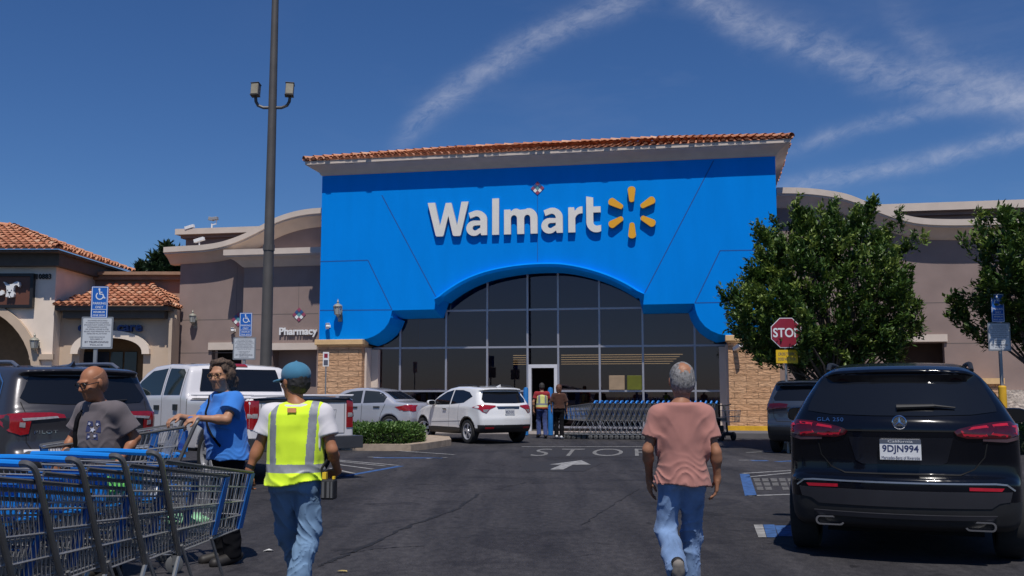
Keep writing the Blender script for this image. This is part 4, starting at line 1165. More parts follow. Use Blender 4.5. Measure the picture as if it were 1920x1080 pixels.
def leaves_obj(name, items, m, parent):
    """items: arrays pos, dir, normal, length, width, value"""
    P, D, N, L, W, A = [np.array(q) for q in zip(*items)]
    D /= np.linalg.norm(D, axis=1)[:, None]; S = np.cross(D, N); S /= np.maximum(np.linalg.norm(S, axis=1), 1e-6)[:, None]
    N2 = np.cross(S, D)
    V = np.stack([P, P + D * (L * .45)[:, None] + S * (W * .5)[:, None] + N2 * (W * .12)[:, None], P + D * L[:, None], P + D * (L * .45)[:, None] - S * (W * .5)[:, None] + N2 * (W * .12)[:, None]], 1).reshape(-1, 3)
    n = len(P); Q = np.arange(4 * n).reshape(-1, 4)
    o = grid_obj(name, (V, Q), m, parent, smooth=False)
    at_ = o.data.attributes.new('leaf', 'FLOAT', 'FACE'); at_.data.foreach_set('value', A.astype(np.float32))
    return o
def tree(loc, label, seed, crown_c, crown_r, n_tips, per_tip, leaf=(.13, .055), spiky=.5, lm=None, trunk_r=.11, group=None, h_fork=1.3, name='tree', stems=3, bound=None, extra=()):
    rn = random.Random(seed)
    r = empty(name, loc, 0, label, 'tree', group)
    cc = Vector(crown_c)
    tb = MB(); cb = MB()
    forks = []
    for s in range(stems):
        a = 2 * PI * s / stems + rn.uniform(0, 1); b0 = Vector((.10 * math.cos(a), .10 * math.sin(a), 0)) if stems > 1 else Vector((0, 0, 0))
        top = Vector((.55 * math.cos(a) * min(1, stems - 1), .55 * math.sin(a) * min(1, stems - 1), h_fork + rn.uniform(-.1, .3)))
        mid = b0.lerp(top, .5) + Vector((rn.uniform(-.08, .08), rn.uniform(-.08, .08), 0))
        rr_ = trunk_r * .62
        tb.tube([b0 + Vector((0, 0, -.05)), b0.lerp(mid, .5), mid, top], [rr_ * 1.3, rr_, rr_ * .9, rr_ * .7], 8)
        forks.append(top)
    items = []
    lobes = [(Vector((rn.uniform(-1, 1), rn.uniform(-1, 1), rn.uniform(-.8, 1))).normalized() * rn.uniform(.45, .8), rn.uniform(.32, .55)) for _ in range(13)]
    tips = []
    tries = 0
    while len(tips) < n_tips and tries < n_tips * 60:
        tries += 1
        p = Vector((rn.uniform(-1.1, 1.1), rn.uniform(-1.1, 1.1), rn.uniform(-1.1, 1.15)))
        pn = (abs(p.x) ** 3 + abs(p.y) ** 3 + abs(p.z) ** 3) ** (1 / 3)
        inb = (pn < (.80 if p.z < 0 else .72)) or any((p - lc).length < lr for lc, lr in lobes)
        if not inb: continue
        if pn < .45 and rn.random() < .7: continue
        q = Vector((cc.x + p.x * crown_r[0], cc.y + p.y * crown_r[1], cc.z + p.z * crown_r[2]))
        if bound and not bound(q): continue
        tips.append((q, p))
    for e in extra: tips.append((Vector(e), Vector((0, 0, 0))))
    for i, (q, p) in enumerate(tips):
        f = min(forks, key=lambda t: (t - q).length)
        if i % 9 == 0:
            m = f.lerp(q, .5) + Vector((rn.uniform(-.2, .2), rn.uniform(-.2, .2), .12)); cb.tube([f, m, q], [trunk_r * .33, trunk_r * .2, .01], 5)
        out = (q - cc); out.normalize()
        ax = (out * .6 + Vector((rn.uniform(-.5, .5), rn.uniform(-.5, .5), rn.uniform(.1, .9) + spiky * .5))).normalized()
        L = rn.uniform(.28, .6); shade = rn.gauss(.42, .20)
        if rn.random() < .12: shade += .3
        for k in range(per_tip):
            t = rn.random() ** .8
            base = q + ax * (L * (t - .35)) + Vector((rn.gauss(0, .05), rn.gauss(0, .05), rn.gauss(0, .05)))
            d = (ax * .7 + Vector((rn.gauss(0, .6), rn.gauss(0, .6), rn.gauss(0, .5)))).normalized()
            nrm = Vector((rn.gauss(0, .5), rn.gauss(0, .5), 1))
            items.append((tuple(base), tuple(d), tuple(nrm), leaf[0] * rn.uniform(.7, 1.25), leaf[1] * rn.uniform(.7, 1.3), min(1, max(0, shade + rn.gauss(0, .14) + .25 * (t - .5)))))
    o = leaves_obj('crown', items, lm or LEAF, r)
    tb.add(cb.v, cb.f); tb.build('trunk', BARK, r, smooth=True)
    return r
def tree_px(px, py_base, Y, x0, x1, y0, y1, label, seed, n, per, name='tree', **kw):
    """crown box given by its photo outline at distance Y"""
    g = at(px, 740, Y); loc = Vector((g.x, Y, py_base))
    a = at(x0, (y0 + y1) / 2, Y); b = at(x1, (y0 + y1) / 2, Y); t = at(px, y0, Y); lo = at(px, y1, Y)
    rx = (b.x - a.x) / 2; rz = (t.z - lo.z) / 2
    return tree(loc, label, seed, ((a.x + b.x) / 2 - g.x, 0, (t.z + lo.z) / 2 - py_base), (rx, rx * .85, rz), n, per, name=name, **kw)
def tufts(px0, Y0):
    rn = random.Random(2); base = Vector((at(px0, 740, Y0).x, Y0, .12)); out = []
    for x_, y_, Y_ in ((1500, 596, 22.9), (1514, 612, 23.1), (1506, 632, 23.0), (1519, 648, 23.1), (1509, 664, 23.15)):
        for k in range(3): out.append(tuple(at(x_ + rn.uniform(-5, 8) + 1, y_ + rn.uniform(-8, 8), Y_) - base))
    for x_, y_, Y_ in ((1400, 418, 25.2), (1480, 374, 25.4), (1640, 382, 25.3), (1575, 378, 25.6), (1340, 568, 25.0), (1748, 452, 25.2), (1422, 676, 24.9), (1690, 665, 25.0), (1520, 384, 25.3), (1705, 405, 25.6), (1372, 500, 25.1)):
        for k in range(9):
            t = .06 + rn.random() * .42; out.append(tuple(at(x_ + (1545 - x_) * t + rn.uniform(-9, 9), y_ + (550 - y_) * t + rn.uniform(-9, 9), Y_) - base))
    return out
t1 = tree_px(1556, .12, 25.6, 1352, 1734, 412, 742, 'dense round broadleaf tree standing behind the stop sign', 3, 900, 58, spiky=.7, h_fork=1.25, leaf=(.14, .064), extra=tufts(1556, 25.6))
t2 = tree_px(1985, .12, 22.5, 1812, 2200, 392, 665, 'broadleaf tree cut off by the right edge beside the right parking sign', 9, 420, 58, spiky=.6, h_fork=1.7, leaf=(.155, .07))
tree_px(318, 0, 60, 284, 352, 462, 545, 'dark conifer rising behind the parapet left of the store', 21, 190, 26, lm=LEAFD, leaf=(.5, .16), h_fork=7, trunk_r=.2, stems=1, spiky=1.2)
tree_px(266, 0, 66, 256, 277, 496, 540, 'small far conifer top beside the dark conifer', 22, 60, 22, lm=LEAFD, leaf=(.5, .16), h_fork=6, trunk_r=.15, stems=1, spiky=1.2)
# hedge on the island, bush and strip on the right
def hedge(name, poly, h, n, label, lm, z0=.1, leaf=(.085, .045), seed=1, cat='hedge', dome=0.0):
    rn = random.Random(seed); r = empty(name, (0, 0, 0), 0, label, cat)
    items = []; xs = [p[0] for p in poly]; ys = [p[1] for p in poly]
    cx, cy = sum(xs) / len(xs), sum(ys) / len(ys)
    big = max(max(xs) - min(xs), max(ys) - min(ys)) / 2
    while len(items) < n:
        x, y = rn.uniform(min(xs), max(xs)), rn.uniform(min(ys), max(ys))
        if not inside(poly, x, y): continue
        hh = h * (1 - dome * ((x - cx) ** 2 + (y - cy) ** 2) / big ** 2) * (1 + .10 * math.sin(x * 5.1 + y * 3) + .07 * math.sin(y * 7.7 - x * 2)) + rn.gauss(0, .03)
        side = not inside(poly, cx + (x - cx) * 1.15, cy + (y - cy) * 1.22)
        z = hh * (rn.random() if side else rn.uniform(.72, 1.0))
        d = Vector((rn.gauss(0, .6), rn.gauss(0, .6), rn.uniform(-.1, 1))) + (Vector((x - cx, y - cy, 0)) * .5 if side else Vector((0, 0, .4)))
        sh = .5 + .2 * math.sin(x * 9) * math.sin(y * 11 + z * 6) + rn.gauss(0, .2)
        items.append(((x, y, z0 + z), tuple(d.normalized()), (rn.gauss(0, .5), rn.gauss(0, .5), 1), leaf[0] * rn.uniform(.6, 1.3), leaf[1] * rn.uniform(.7, 1.3), min(1, max(0, sh))))
    leaves_obj('foliage', items, lm, r)
    core = MB(); core.prism([(cx + (x - cx) * .86, cy + (y - cy) * .86) for x, y in poly], lambda x, y: (x, y, z0 + h * .68), lambda x, y: (x, y, z0 - .05)); core.build('stems', mat('hedge_core_' + name + str(seed), (.022, .03, .012), .9), r)
    return r
hp = [ground(640, 832), ground(690, 836), ground(775, 836), ground(797, 830), ground(790, 824), ground(640, 824)]
hp = [(p.x, p.y) for p in [ground(636, 834, .14), ground(755, 834, .14), ground(792, 830, .14), ground(798, 826, .14), ground(640, 822, .14)]]
hedge('hedge', hp, .40, 16000, 'clipped low green hedge on the kerbed island in front of the silver sedan', LEAFH, .14, seed=4, dome=.10)
p = ground(1905, 850); hb = [(p.x - .5, p.y - .6), (p.x + 2.0, p.y - .6), (p.x + 2.2, p.y + 1.2), (p.x - .3, p.y + 1.0)]
hedge('bush', hb, .75, 6000, 'leafy green bush right of the black car at the picture edge', LEAFH, .02, seed=6, cat='bush', dome=.3)
b = MB(); pl = [(p.x, p.y) for p in (ground(1450, 843), ground(1700, 843), ground(1700, 826), ground(1456, 828))]; b.prism(pl, lambda x, y: (x, y, .16), lambda x, y: (x, y, 0)); tag(b.build('tree_island', KERB, bevel=.03), kind='structure')
# yellow wheel stop behind the hedge
p = ground(790, 822); b = MB(); b.box((-.32, -.1, 0), (.32, .1, .24)); b.box((-.16, -.09, .241), (.2, .09, .34)); tag(b.build('wheel_stop', YEL, bevel=.03, loc=(p.x, p.y + .3, .12), rz=.3), 'yellow painted concrete stop at the right end of the hedge', 'wheel stop')

# ------------------------------------------------------------------ lamp post
POLE = mat('dark_grey_steel', (.11, .10, .092), .55, metal=.3, var=.12, scale=3)
PYY = 21.5; pb = at(497, 738, PYY); H = 14.5
lp = empty('lamp_post', (pb.x + .0, PYY, 0), 0, 'tall tapering dark lamp post with two floodlights rising above the white pickup', 'lamp post')
px = lambda x, y: at(x, y, PYY) - Vector((pb.x, PYY, 0))
b = MB(); b.cyl((0, 0, 0), (px(514.5, -40).x * 0, 0, H), .138, .050, 16); b.lathe([(.32, 0), (.32, .7), (.28, .74)], n=16); b.build('pole', POLE, lp, smooth=True)
zA = at(508, 202, PYY).z
for s in (-1, 1):
    b = MB(); b.tube([(0, 0, zA), (s * .2, 0, zA), (s * .32, 0, zA + .05), (s * .37, 0, zA + .14), (s * .38, 0, zA + .24)], .035, 8); b.build('arm', POLE, lp, smooth=True)
    b = MB(); M = Matrix.Translation((s * .38, -.05, zA + .40)) @ Matrix.Rotation(R(-12), 4, 'X') @ Matrix.Rotation(R(8 * s), 4, 'Z')
    b.box((-.088, -.05, -.135), (.088, .10, .135), M=M); b.box((-.098, -.07, .136), (.098, .11, .152), M=M); b.box((-.098, -.06, -.152), (.098, .10, -.136), M=M)
    fl = b.build('floodlight', POLE, lp, bevel=.01)
    b = MB(); b.box((-.076, -.056, -.12), (.076, -.0505, .12), M=M); b.build('lens', mat('floodlight_lens', (.3, .27, .2), .15, var=.2), fl)
b = MB(); b.cyl((0, 0, at(500, 470, PYY).z), (0, 0, at(500, 460, PYY).z), .125, n=12); b.build('collar', POLE, lp)

# ------------------------------------------------------------------ accessible parking signs, stop sign
GALV = mat('galvanised_post', (.30, .31, .32), .5, metal=.5, var=.1); SBL = mat('sign_blue', (.012, .12, .48), .45, var=.03); SWH = mat('sign_white', (.56, .58, .60), .45, var=.03); SBK = mat('sign_print', (.10, .10, .13), .5, var=0); SPALE = mat('sign_symbol', (.75, .78, .82), .45, var=0)
def isa(mb, cx, cz, s, y, mi):
    """wheelchair symbol of height s centred at cx, cz"""
    def pt(x, z): return (cx + x * s, y, cz + z * s)
    def poly(pl): 
        vs, fs = fill2d(pl); mb.add([pt(*p) for p in vs], fs, mi)
    def stroke(pts, w):
        pl = strip(pts, w); n = len(pts)
        mb.add([pt(*p) for p in pl], [(i, i + 1, 2 * n - 2 - i, 2 * n - 1 - i) for i in range(n - 1)], mi)
    poly([(-.10 + .085 * math.cos(t), .41 + .085 * math.sin(t)) for t in np.linspace(0, 2 * PI, 13)[:-1]])
    stroke([(-.09, .33), (-.05, -.02), (.20, -.03), (.34, -.36), (.44, -.33)], .105)
    stroke([(-.08, .16), (.16, .14)], .08)
    stroke([(-.05 + .30 * math.cos(t), -.17 + .30 * math.sin(t)) for t in np.linspace(R(128), R(345), 16)], .09)
WT = ['UNAUTHORIZED VEHICLES PARKED', 'IN DESIGNATED ACCESSIBLE', 'SPACES NOT DISPLAYING', 'DISTINGUISHING PLACARDS', 'OR SPECIAL LICENSE PLATES', 'ISSUED FOR PERSONS WITH', 'DISABILITIES WILL BE TOWED']
def parking_sign(px, Y, bx0, bx1, by0, by1, wx0, wx1, wy0, wy1, label, rz=0, bollard=None):
    c = at((bx0 + bx1) / 2, 738, Y); P = at((wx0 + wx1) / 2, (wy0 + wy1) / 2, Y)
    r = empty('parking_sign', (P.x, Y, 0), rz, label, 'sign')
    k = (at(961, 700, Y).x - at(960, 700, Y).x)
    zf = lambda y: at(px, y, Y).z
    bw = (bx1 - bx0) * k; ww = (wx1 - wx0) * k; bc = ((bx0 + bx1) - (wx0 + wx1)) / 2 * k
    pc = (px - (wx0 + wx1) / 2) * k
    b = MB(); b.box((pc - .03, .0, 0), (pc + .03, .05, zf(by0) - .02)); b.build('post', GALV, r)
    z0, z1 = zf(by1), zf(by0)
    b = MB(); vs = rrect(bc - bw / 2, z0, bc + bw / 2, z1, .02); b.prism(vs, lambda x, z: (x, -.012, z), lambda x, z: (x, -.004, z), 0)
    fr = bw * .05
    def frame(x0, x1, zz0, zz1, w, mi, y):
        for q in ((x0, zz0, x1, zz0 + w), (x0, zz1 - w, x1, zz1), (x0, zz0 + w, x0 + w, zz1 - w), (x1 - w, zz0 + w, x1, zz1 - w)):
            b.add([(q[0], y, q[1]), (q[2], y, q[1]), (q[2], y, q[3]), (q[0], y, q[3])], [(0, 1, 2, 3)], mi)
    frame(bc - bw / 2 + .008, bc + bw / 2 - .008, z0 + .008, z1 - .008, fr * .8, 1, -.014)
    h = z1 - z0
    isa(b, bc + .01, z1 - h * .24, h * .36, -.015, 1)
    def line(t, zc, hh, wfrac, mi=1, cx=bc, w=bw, y=-.015, off=.012): fit_text(b, t, cx - w * wfrac / 2, cx + w * wfrac / 2, zc - hh / 2, zc + hh / 2, lambda x, z, d: (x, y, z), mi, 0, off)
    line('PARKING', z1 - h * .535, h * .075, .78); line('ONLY', z1 - h * .655, h * .075, .48)
    b.add([(bc - bw * .42, -.015, z1 - h * .735), (bc + bw * .42, -.015, z1 - h * .735), (bc + bw * .42, -.015, z1 - h * .72), (bc - bw * .42, -.015, z1 - h * .72)], [(0, 1, 2, 3)], 1)
    line('MINIMUM', z1 - h * .81, h * .06, .66); line('FINE $250', z1 - h * .915, h * .06, .72)
    b.build('blue_plate', [SBL, SPALE], r)
    z0, z1 = zf(wy1), zf(wy0); h = z1 - z0
    b = MB(); b.prism(rrect(-ww / 2, z0, ww / 2, z1, .02), lambda x, z: (x, -.010, z), lambda x, z: (x, -.002, z), 1)
    b.prism(rrect(-ww / 2 + .03, z0 + .03, ww / 2 - .03, z1 - .03, .015), lambda x, z: (x, -.014, z), lambda x, z: (x, -.0102, z), 0)
    for i, t in enumerate(WT): line(t, z1 - h * (.12 + .068 * i), h * .038, .62 + .2 * ((i * 7) % 3) / 2, 2, 0, ww, -.016, .004)
    line('TOWED VEHICLES MAY BE', z1 - h * .635, h * .035, .5, 2, 0, ww, -.016, .004); line('RECLAIMED AT', z1 - h * .70, h * .04, .4, 2, 0, ww, -.016, .004)
    line('BY TELEPHONING', z1 - h * .79, h * .06, .74, 2, 0, ww, -.016, .02); line('POLICE', z1 - h * .88, h * .045, .4, 2, 0, ww, -.016, .006)
    b.build('notice_plate', [SWH, GALV, SBK], r)
    if bollard:
        b = MB(); zb_ = zf(bollard); b.cyl((pc, .02, 0), (pc, .02, zb_), .085, n=14); b.lathe([(.085, zb_), (.07, zb_ + .03), (.0, zb_ + .04)], (pc, .02, 0), n=14); b.build('bollard_sleeve', YEL, r, smooth=True)
    return r
parking_sign(180, 18.0, 169, 200, 537, 596.5, 153, 211.5, 594, 654, 'nearer blue and white accessible parking sign in front of the dental shop', rz=R(4))
parking_sign(458, 24.0, 448, 471.5, 586.5, 631, 437, 479.5, 632.5, 674.5, 'farther blue and white accessible parking sign left of the lamp post')
parking_sign(1875, 22.0, 1861, 1885, 551, 604, 1852, 1894.5, 605, 658, 'shaded accessible parking sign with yellow bollard foot at the right edge', bollard=726)
# stop sign
SY = 23.5
P = at(1474, 625, SY); r = empty('stop_sign', (P.x, SY, 0), R(-4), 'red octagonal stop sign over a yellow plate before the round tree', 'sign')
k = at(961, 625, SY).x - at(960, 625, SY).x; zf = lambda y: at(1474, y, SY).z
RED = mat('sign_red', (.26, .012, .034), .5, var=.12, scale=7); SY_ = mat('sign_yellow', (.75, .47, .01), .5, var=.08)  # red darkened in the base colour to stand for leaf shade on the octagon
b = MB(); b.cyl((-.02, .04, 0), (-.02, .04, zf(600)), .03, n=8); b.build('post', GALV, r)
Ra = 28 * k / math.cos(PI / 8); zc = zf(624)
oc = lambda s: [(s * Ra * math.cos(PI / 8 + q * PI / 4), zc + s * Ra * math.sin(PI / 8 + q * PI / 4)) for q in range(8)]
b = MB(); b.prism(oc(1), lambda x, z: (x, -.012, z), lambda x, z: (x, 0, z), 1); b.prism(oc(.955), lambda x, z: (x, -.016, z), lambda x, z: (x, -.0122, z), 0)
fit_text(b, 'STOP', -Ra * .80, Ra * .80, zc - Ra * .28, zc + Ra * .30, lambda x, z, d: (x, -.019, z), 1, 0, .02)
b.build('octagon', [RED, SPALE], r)
z0, z1 = zf(681), zf(656); b = MB(); ww = 40 * k; b.prism(rrect(-ww / 2, z0, ww / 2, z1, .015), lambda x, z: (x, -.012, z), lambda x, z: (x, 0, z), 0)
fit_text(b, 'CROSS TRAFFIC', -ww * .4, ww * .4, z0 + (z1 - z0) * .58, z0 + (z1 - z0) * .8, lambda x, z, d: (x, -.015, z), 1, 0, .01); fit_text(b, 'DOES NOT STOP', -ww * .4, ww * .4, z0 + (z1 - z0) * .2, z0 + (z1 - z0) * .42, lambda x, z, d: (x, -.015, z), 1, 0, .01)
b.build('warning_plate', [SY_, SBK], r)
# small sign by the left block pillar
SY = 33.0; P = at(611, 680, SY); r = empty('walkway_sign', (P.x, SY, 0), 0, 'small narrow white sign on a thin post before the left block pillar', 'sign')
zf = lambda y: at(611, y, SY).z
b = MB(); b.cyl((0, .03, 0), (0, .03, zf(662)), .025, n=6); b.build('post', GALV, r)
b = MB(); b.box((-.10, -.01, zf(687)), (.10, .0, zf(660))); b.box((-.06, -.0125, zf(671)), (.06, -.0102, zf(663)), 1); b.box((-.07, -.0125, zf(685)), (.07, -.0102, zf(675)), 2); b.build('plate', [WHITE, RED, SBK], r)
# bollards at the door
BLB = mat('bollard_blue', (.015, .16, .45), .5)
for px_, lb in ((986, 'blue bollard left of the open store door behind the vested shopper'), (1032, 'blue bollard between the two shoppers at the store door')):
    p = at(px_, 738, 33.2); h = at(px_, 727, 33.2).z
    b = MB(); b.lathe([(.085, 0), (.085, h - .08), (.065, h - .02), (.0, h)], n=14); tag(b.build('bollard', BLB, smooth=True, loc=(p.x, 33.2, .02)), lb, 'bollard')
# ------------------------------------------------------------------ vehicles  (local frame: x right, y forward from the rear bumper, z up)
def paint(name, col, rough=.28, coat=1.0, metal=0.0, var=.03):
    return mat(name, col, rough, metal=metal, var=var, scale=2, coat=coat)
CGLASS = mat('car_glass', (.008, .009, .011), .04, var=0, spec=.6)
TYREM = mat('tyre_rubber', (.018, .018, .018), .85, var=.2, scale=20); RIMM = mat('alloy_rim', (.42, .42, .44), .35, metal=.35, var=.05)
BLACKP = mat('black_plastic', (.016, .016, .017), .55, var=.15, scale=8); CHROME = mat('chrome', (.75, .75, .76), .1, metal=1, var=0)
REDL = mat('red_lens', (.30, .008, .012), .12, var=.15, scale=30, coat=.6); CLRL = mat('clear_lens', (.36, .33, .33), .12, var=.2, scale=40, coat=.6)
GAP = mat('panel_gap', (.006, .006, .007), .9, var=0); PLATE = mat('plate_white', (.72, .72, .72), .4, var=.03); PRINT = mat('plate_print', (.03, .04, .12), .5, var=0)

def poly_sdf(pts, Y, Z):
    P = np.array(pts); d = np.full(Y.shape, 1e9); ins = np.zeros(Y.shape, bool)
    n = len(P)
    for i in range(n):
        a = P[i]; b = P[(i + 1) % n]; e = b - a
        wy, wz = Y - a[0], Z - a[1]; t = np.clip((wy * e[0] + wz * e[1]) / max(e @ e, 1e-12), 0, 1)
        d = np.minimum(d, (wy - t * e[0]) ** 2 + (wz - t * e[1]) ** 2)
        c = ((a[1] > Z) != (b[1] > Z))
        xs = a[0] + (Z - a[1]) / (b[1] - a[1] if abs(b[1] - a[1]) > 1e-9 else 1e-9) * e[0]
        ins ^= c & (Y < xs)
    return np.where(ins, -1, 1) * np.sqrt(d)

class Car:
    def __init__(s, L, W, H, side, belt, tumble, wheels, wr, rear_bulge=.18, front_bulge=.3, crown=.04, tuck=.10, sill=.45, h=.02, r=.07, flare=.02, extra=None, track=None, well=1.12, roof_tumble=None):
        s.L, s.W, s.H = L, W, H; s.wheels = wheels; s.wr = wr; s.track = track or W / 2 - .11
        f = Field((-W / 2 - .06, -.08, .1), (W / 2 + .06, L + .08, H + .06), h)
        # side profile, sampled wide
        y = np.arange(-.6, L + .6, h); z = np.arange(-.2, H + .4, h)
        Yg, Zg = np.meshgrid(y, z, indexing='ij'); S2 = poly_sdf(side, Yg, Zg)
        X = f.ax[0][:, None, None]; Y = f.ax[1][None, :, None]; Z = f.ax[2][None, None, :]
        Wd = W / 2 - tumble * np.maximum(0, Z - belt) - tumble * .6 * np.maximum(0, Z - belt - .15) ** 2 - tuck * np.maximum(0, (sill + .2 - Z)) ** 2 * 2
        Wd = Wd - .03 * np.clip((Z - .75) / .3, 0, 1) * 0
        for wy in wheels: Wd = Wd + flare * np.exp(-(((Y - wy) / (wr * 1.25)) ** 2 + ((Z - wr) / (wr * 1.35)) ** 2) ** 2)
        # plan taper at the ends
        Wd = Wd - .10 * np.clip(1 - Y / .9, 0, 1) ** 2 - .16 * np.clip(1 - (L - Y) / 1.1, 0, 1) ** 2
        q = np.clip(np.abs(X) / (W / 2), 0, 1.1) ** 2.2
        ye = Y - rear_bulge * q * np.clip(1 - Y / (.42 * L), 0, 1) + front_bulge * q * np.clip((Y - .6 * L) / (.4 * L), 0, 1)
        ze = Z + crown * q * np.clip((Z - .6) / .5, 0, 1)
        iy = np.clip((ye + .6) / h, 0, len(y) - 1.001); iz = np.clip((ze + .2) / h, 0, len(z) - 1.001)
        iy, iz = np.broadcast_arrays(iy, iz)
        i0 = iy.astype(np.int32); k0 = iz.astype(np.int32); fy = (iy - i0).astype(np.float32); fz = (iz - k0).astype(np.float32)
        S2 = S2.astype(np.float32)
        d = S2[i0, k0] * (1 - fy) * (1 - fz) + S2[i0 + 1, k0] * fy * (1 - fz) + S2[i0, k0 + 1] * (1 - fy) * fz + S2[i0 + 1, k0 + 1] * fy * fz
        f.D = smax(d, (np.abs(X) - Wd).astype(np.float32), r).astype(np.float32)
        if extra: extra(f)
        s.f0 = f
        for wy in wheels:
            for sx_ in (-1, 1):
                R_ = wr * well
                def cylf(X, Y, Z, wy=wy, sx_=sx_): return np.maximum(np.sqrt((Y - wy) ** 2 + (Z - wr) ** 2) - R_, np.abs(X - sx_ * W / 2) - .34)
                f.cut(cylf, (sx_ * W / 2 - .36 if sx_ > 0 else -W / 2 - .1, wy - R_ - .02, .1), (W / 2 + .1 if sx_ > 0 else -W / 2 + .36, wy + R_ + .02, wr + R_ + .02), .01)
        s.V, s.Q = f.mesh(2)
        s.bvh = BVHTree.FromPolygons([tuple(v) for v in s.V], [tuple(q) for q in s.Q])
    def hit(s, view, a, b):
        o, d = {'rear': (Vector((a, -4, b)), Vector((0, 1, 0))), 'left': (Vector((-4, a, b)), Vector((1, 0, 0))), 'right': (Vector((4, a, b)), Vector((-1, 0, 0))),
                'front': (Vector((a, s.L + 4, b)), Vector((0, -1, 0))), 'top': (Vector((a, b, 5)), Vector((0, 0, -1)))}[view]
        p, n, i, t = s.bvh.ray_cast(o, d)
        if p is None: return None
        if n.dot(d) > 0: n = -n
        return p, n, d
    def patch(s, mb, poly, view, off=.004, sp=.06, mi=0, thick=.02, maxd=None):
        xs = [p[0] for p in poly]; ys = [p[1] for p in poly]
        # densify boundary
        B = []
        for i, p in enumerate(poly):
            q = poly[(i + 1) % len(poly)]; L_ = math.hypot(q[0] - p[0], q[1] - p[1]); n = max(1, int(L_ / sp))
            for k in range(n): B.append((p[0] + (q[0] - p[0]) * k / n, p[1] + (q[1] - p[1]) * k / n))
        inn = []
        x = min(xs) + sp * .5
        while x < max(xs):
            y = min(ys) + sp * .5
            while y < max(ys):
                if inside(B, x, y) and min((bx - x) ** 2 + (by - y) ** 2 for bx, by in B) > (sp * .45) ** 2: inn.append((x, y))
                y += sp
            x += sp
        v2, fs = fill2d(B, inn)
        P = []; Nn = []; last = None
        H = [s.hit(view, *p) for p in v2]
        ok = [(v2[i], h) for i, h in enumerate(H) if h]
        for i, h in enumerate(H):
            if h is None:
                j = min(ok, key=lambda t: (t[0][0] - v2[i][0]) ** 2 + (t[0][1] - v2[i][1]) ** 2); h = j[1]
            P.append(h[0] + h[1] * off - h[2] * off * .3); Nn.append(h[1])
        P2 = [p - n * (off + thick) for p, n in zip(P, Nn)]
        nb = len(B)
        mb.add(P, fs, mi)
        mb.add(P[:nb] + P2[:nb], [(i, i + nb, (i + 1) % nb + nb, (i + 1) % nb) for i in range(nb)], mi)
        return mb
    def line(s, mb, pts, view, w=.008, off=.003, mi=0, sp=.05):
        D = []
        for a, b in zip(pts[:-1], pts[1:]):
            n = max(1, int(math.hypot(b[0] - a[0], b[1] - a[1]) / sp))
            D += [(a[0] + (b[0] - a[0]) * k / n, a[1] + (b[1] - a[1]) * k / n) for k in range(n)]
        D.append(pts[-1])
        pl = strip(D, w); n = len(D)
        vs = []
        for p in pl:
            h = s.hit(view, *p)
            if h is None: h = s.hit(view, p[0] * .97, p[1] * .99)
            vs.append(h[0] + h[1] * off if h else None)
        for i in range(n - 1):
            q = [vs[i], vs[i + 1], vs[2 * n - 2 - i], vs[2 * n - 1 - i]]
            if any(v is None for v in q): continue
            if max((q[k] - q[k - 1]).length for k in range(4)) > .25: continue
            mb.add(q, [(0, 1, 2, 3)], mi)
        return mb
    def start(s, name, loc, heading, label, cat, pm, group=None, bodyfn=None, mats=None):
        s.root = empty(name, loc, heading, label, cat, group)
        s.body = grid_obj('body', (s.V, s.Q), mats or [pm, BLACKP], s.root, bodyfn)
        return s.root
    def part(s, name, polys, m, view, off=.004, sp=.06, parent=None, thick=.02, mirror=False):
        out = []
        for pl in (polys if isinstance(polys[0][0], (list, tuple)) else [polys]):
            vv = [(pl, view)]
            if mirror:
                vv.append(([(-a, b) for a, b in pl], view) if view in ('rear', 'front') else (pl, 'right'))
            for p_, v_ in vv:
                mb = MB(); s.patch(mb, p_, v_, off, sp, 0, thick); out.append(mb.build(name, m, parent or s.root, smooth=True))
        return out
    def add_wheels(s, spokes=5, rim=RIMM, rr=.68, w=.21, steer=0.0, cap=True):
        first = True
        for wy in s.wheels:
            for sx_ in (-1, 1):
                R_ = s.wr
                tw = MB(); hw = w / 2
                tw.lathe([(R_ * rr, -hw * .9), (R_ * .86, -hw), (R_ * .96, -hw * .92), (R_, -hw * .7), (R_, hw * .7), (R_ * .96, hw * .92), (R_ * .86, hw), (R_ * rr, hw * .9)], axis='x', n=32, caps=False)
                o = tw.build('wheel', TYREM, s.root, smooth=True)
                o.location = (sx_ * s.track, wy, R_); 
                if wy > s.L / 2: o.rotation_euler = (0, 0, steer)
                rm = MB(); e = sx_ * hw * .72; r0 = R_ * rr
                rm.lathe([(r0 * 1.03, sx_ * hw * .90), (r0 * .97, sx_ * hw * .92), (r0 * .90, sx_ * hw * .80), (r0 * .88, -sx_ * hw * .5)], axis='x', n=32, caps=False)
                rm.lathe([(.0, e + sx_ * .012), (.055, e + sx_ * .01), (.07, e - sx_ * .02)], axis='x', n=14)
                for k in range(spokes):
                    a = 2 * PI * k / spokes + .3
                    for da in (-.16, .16):
                        c0, s0 = math.cos(a), math.sin(a); c1, s1 = math.cos(a + da), math.sin(a + da)
                        t = Vector((0, -s1, c1)); ww = .026
                        p0 = Vector((e, c0 * .05, s0 * .05)); p1 = Vector((e - sx_ * .01, c1 * r0 * .95, s1 * r0 * .95))
                        dth = Vector((-sx_ * .03, 0, 0))
                        q = [p0 + t * ww * .8, p0 - t * ww * .8, p1 - t * ww, p1 + t * ww]
                        rm.add(q + [x + dth for x in q], [(0, 1, 2, 3), (0, 4, 5, 1), (1, 5, 6, 2), (2, 6, 7, 3), (3, 7, 4, 0)])
                rm.build('rim', rim, o)
                dk = MB(); dk.lathe([(0, -sx_ * hw * .3), (r0 * .9, -sx_ * hw * .3)], axis='x', n=20); dk.build('brake_disc', GAP, o)
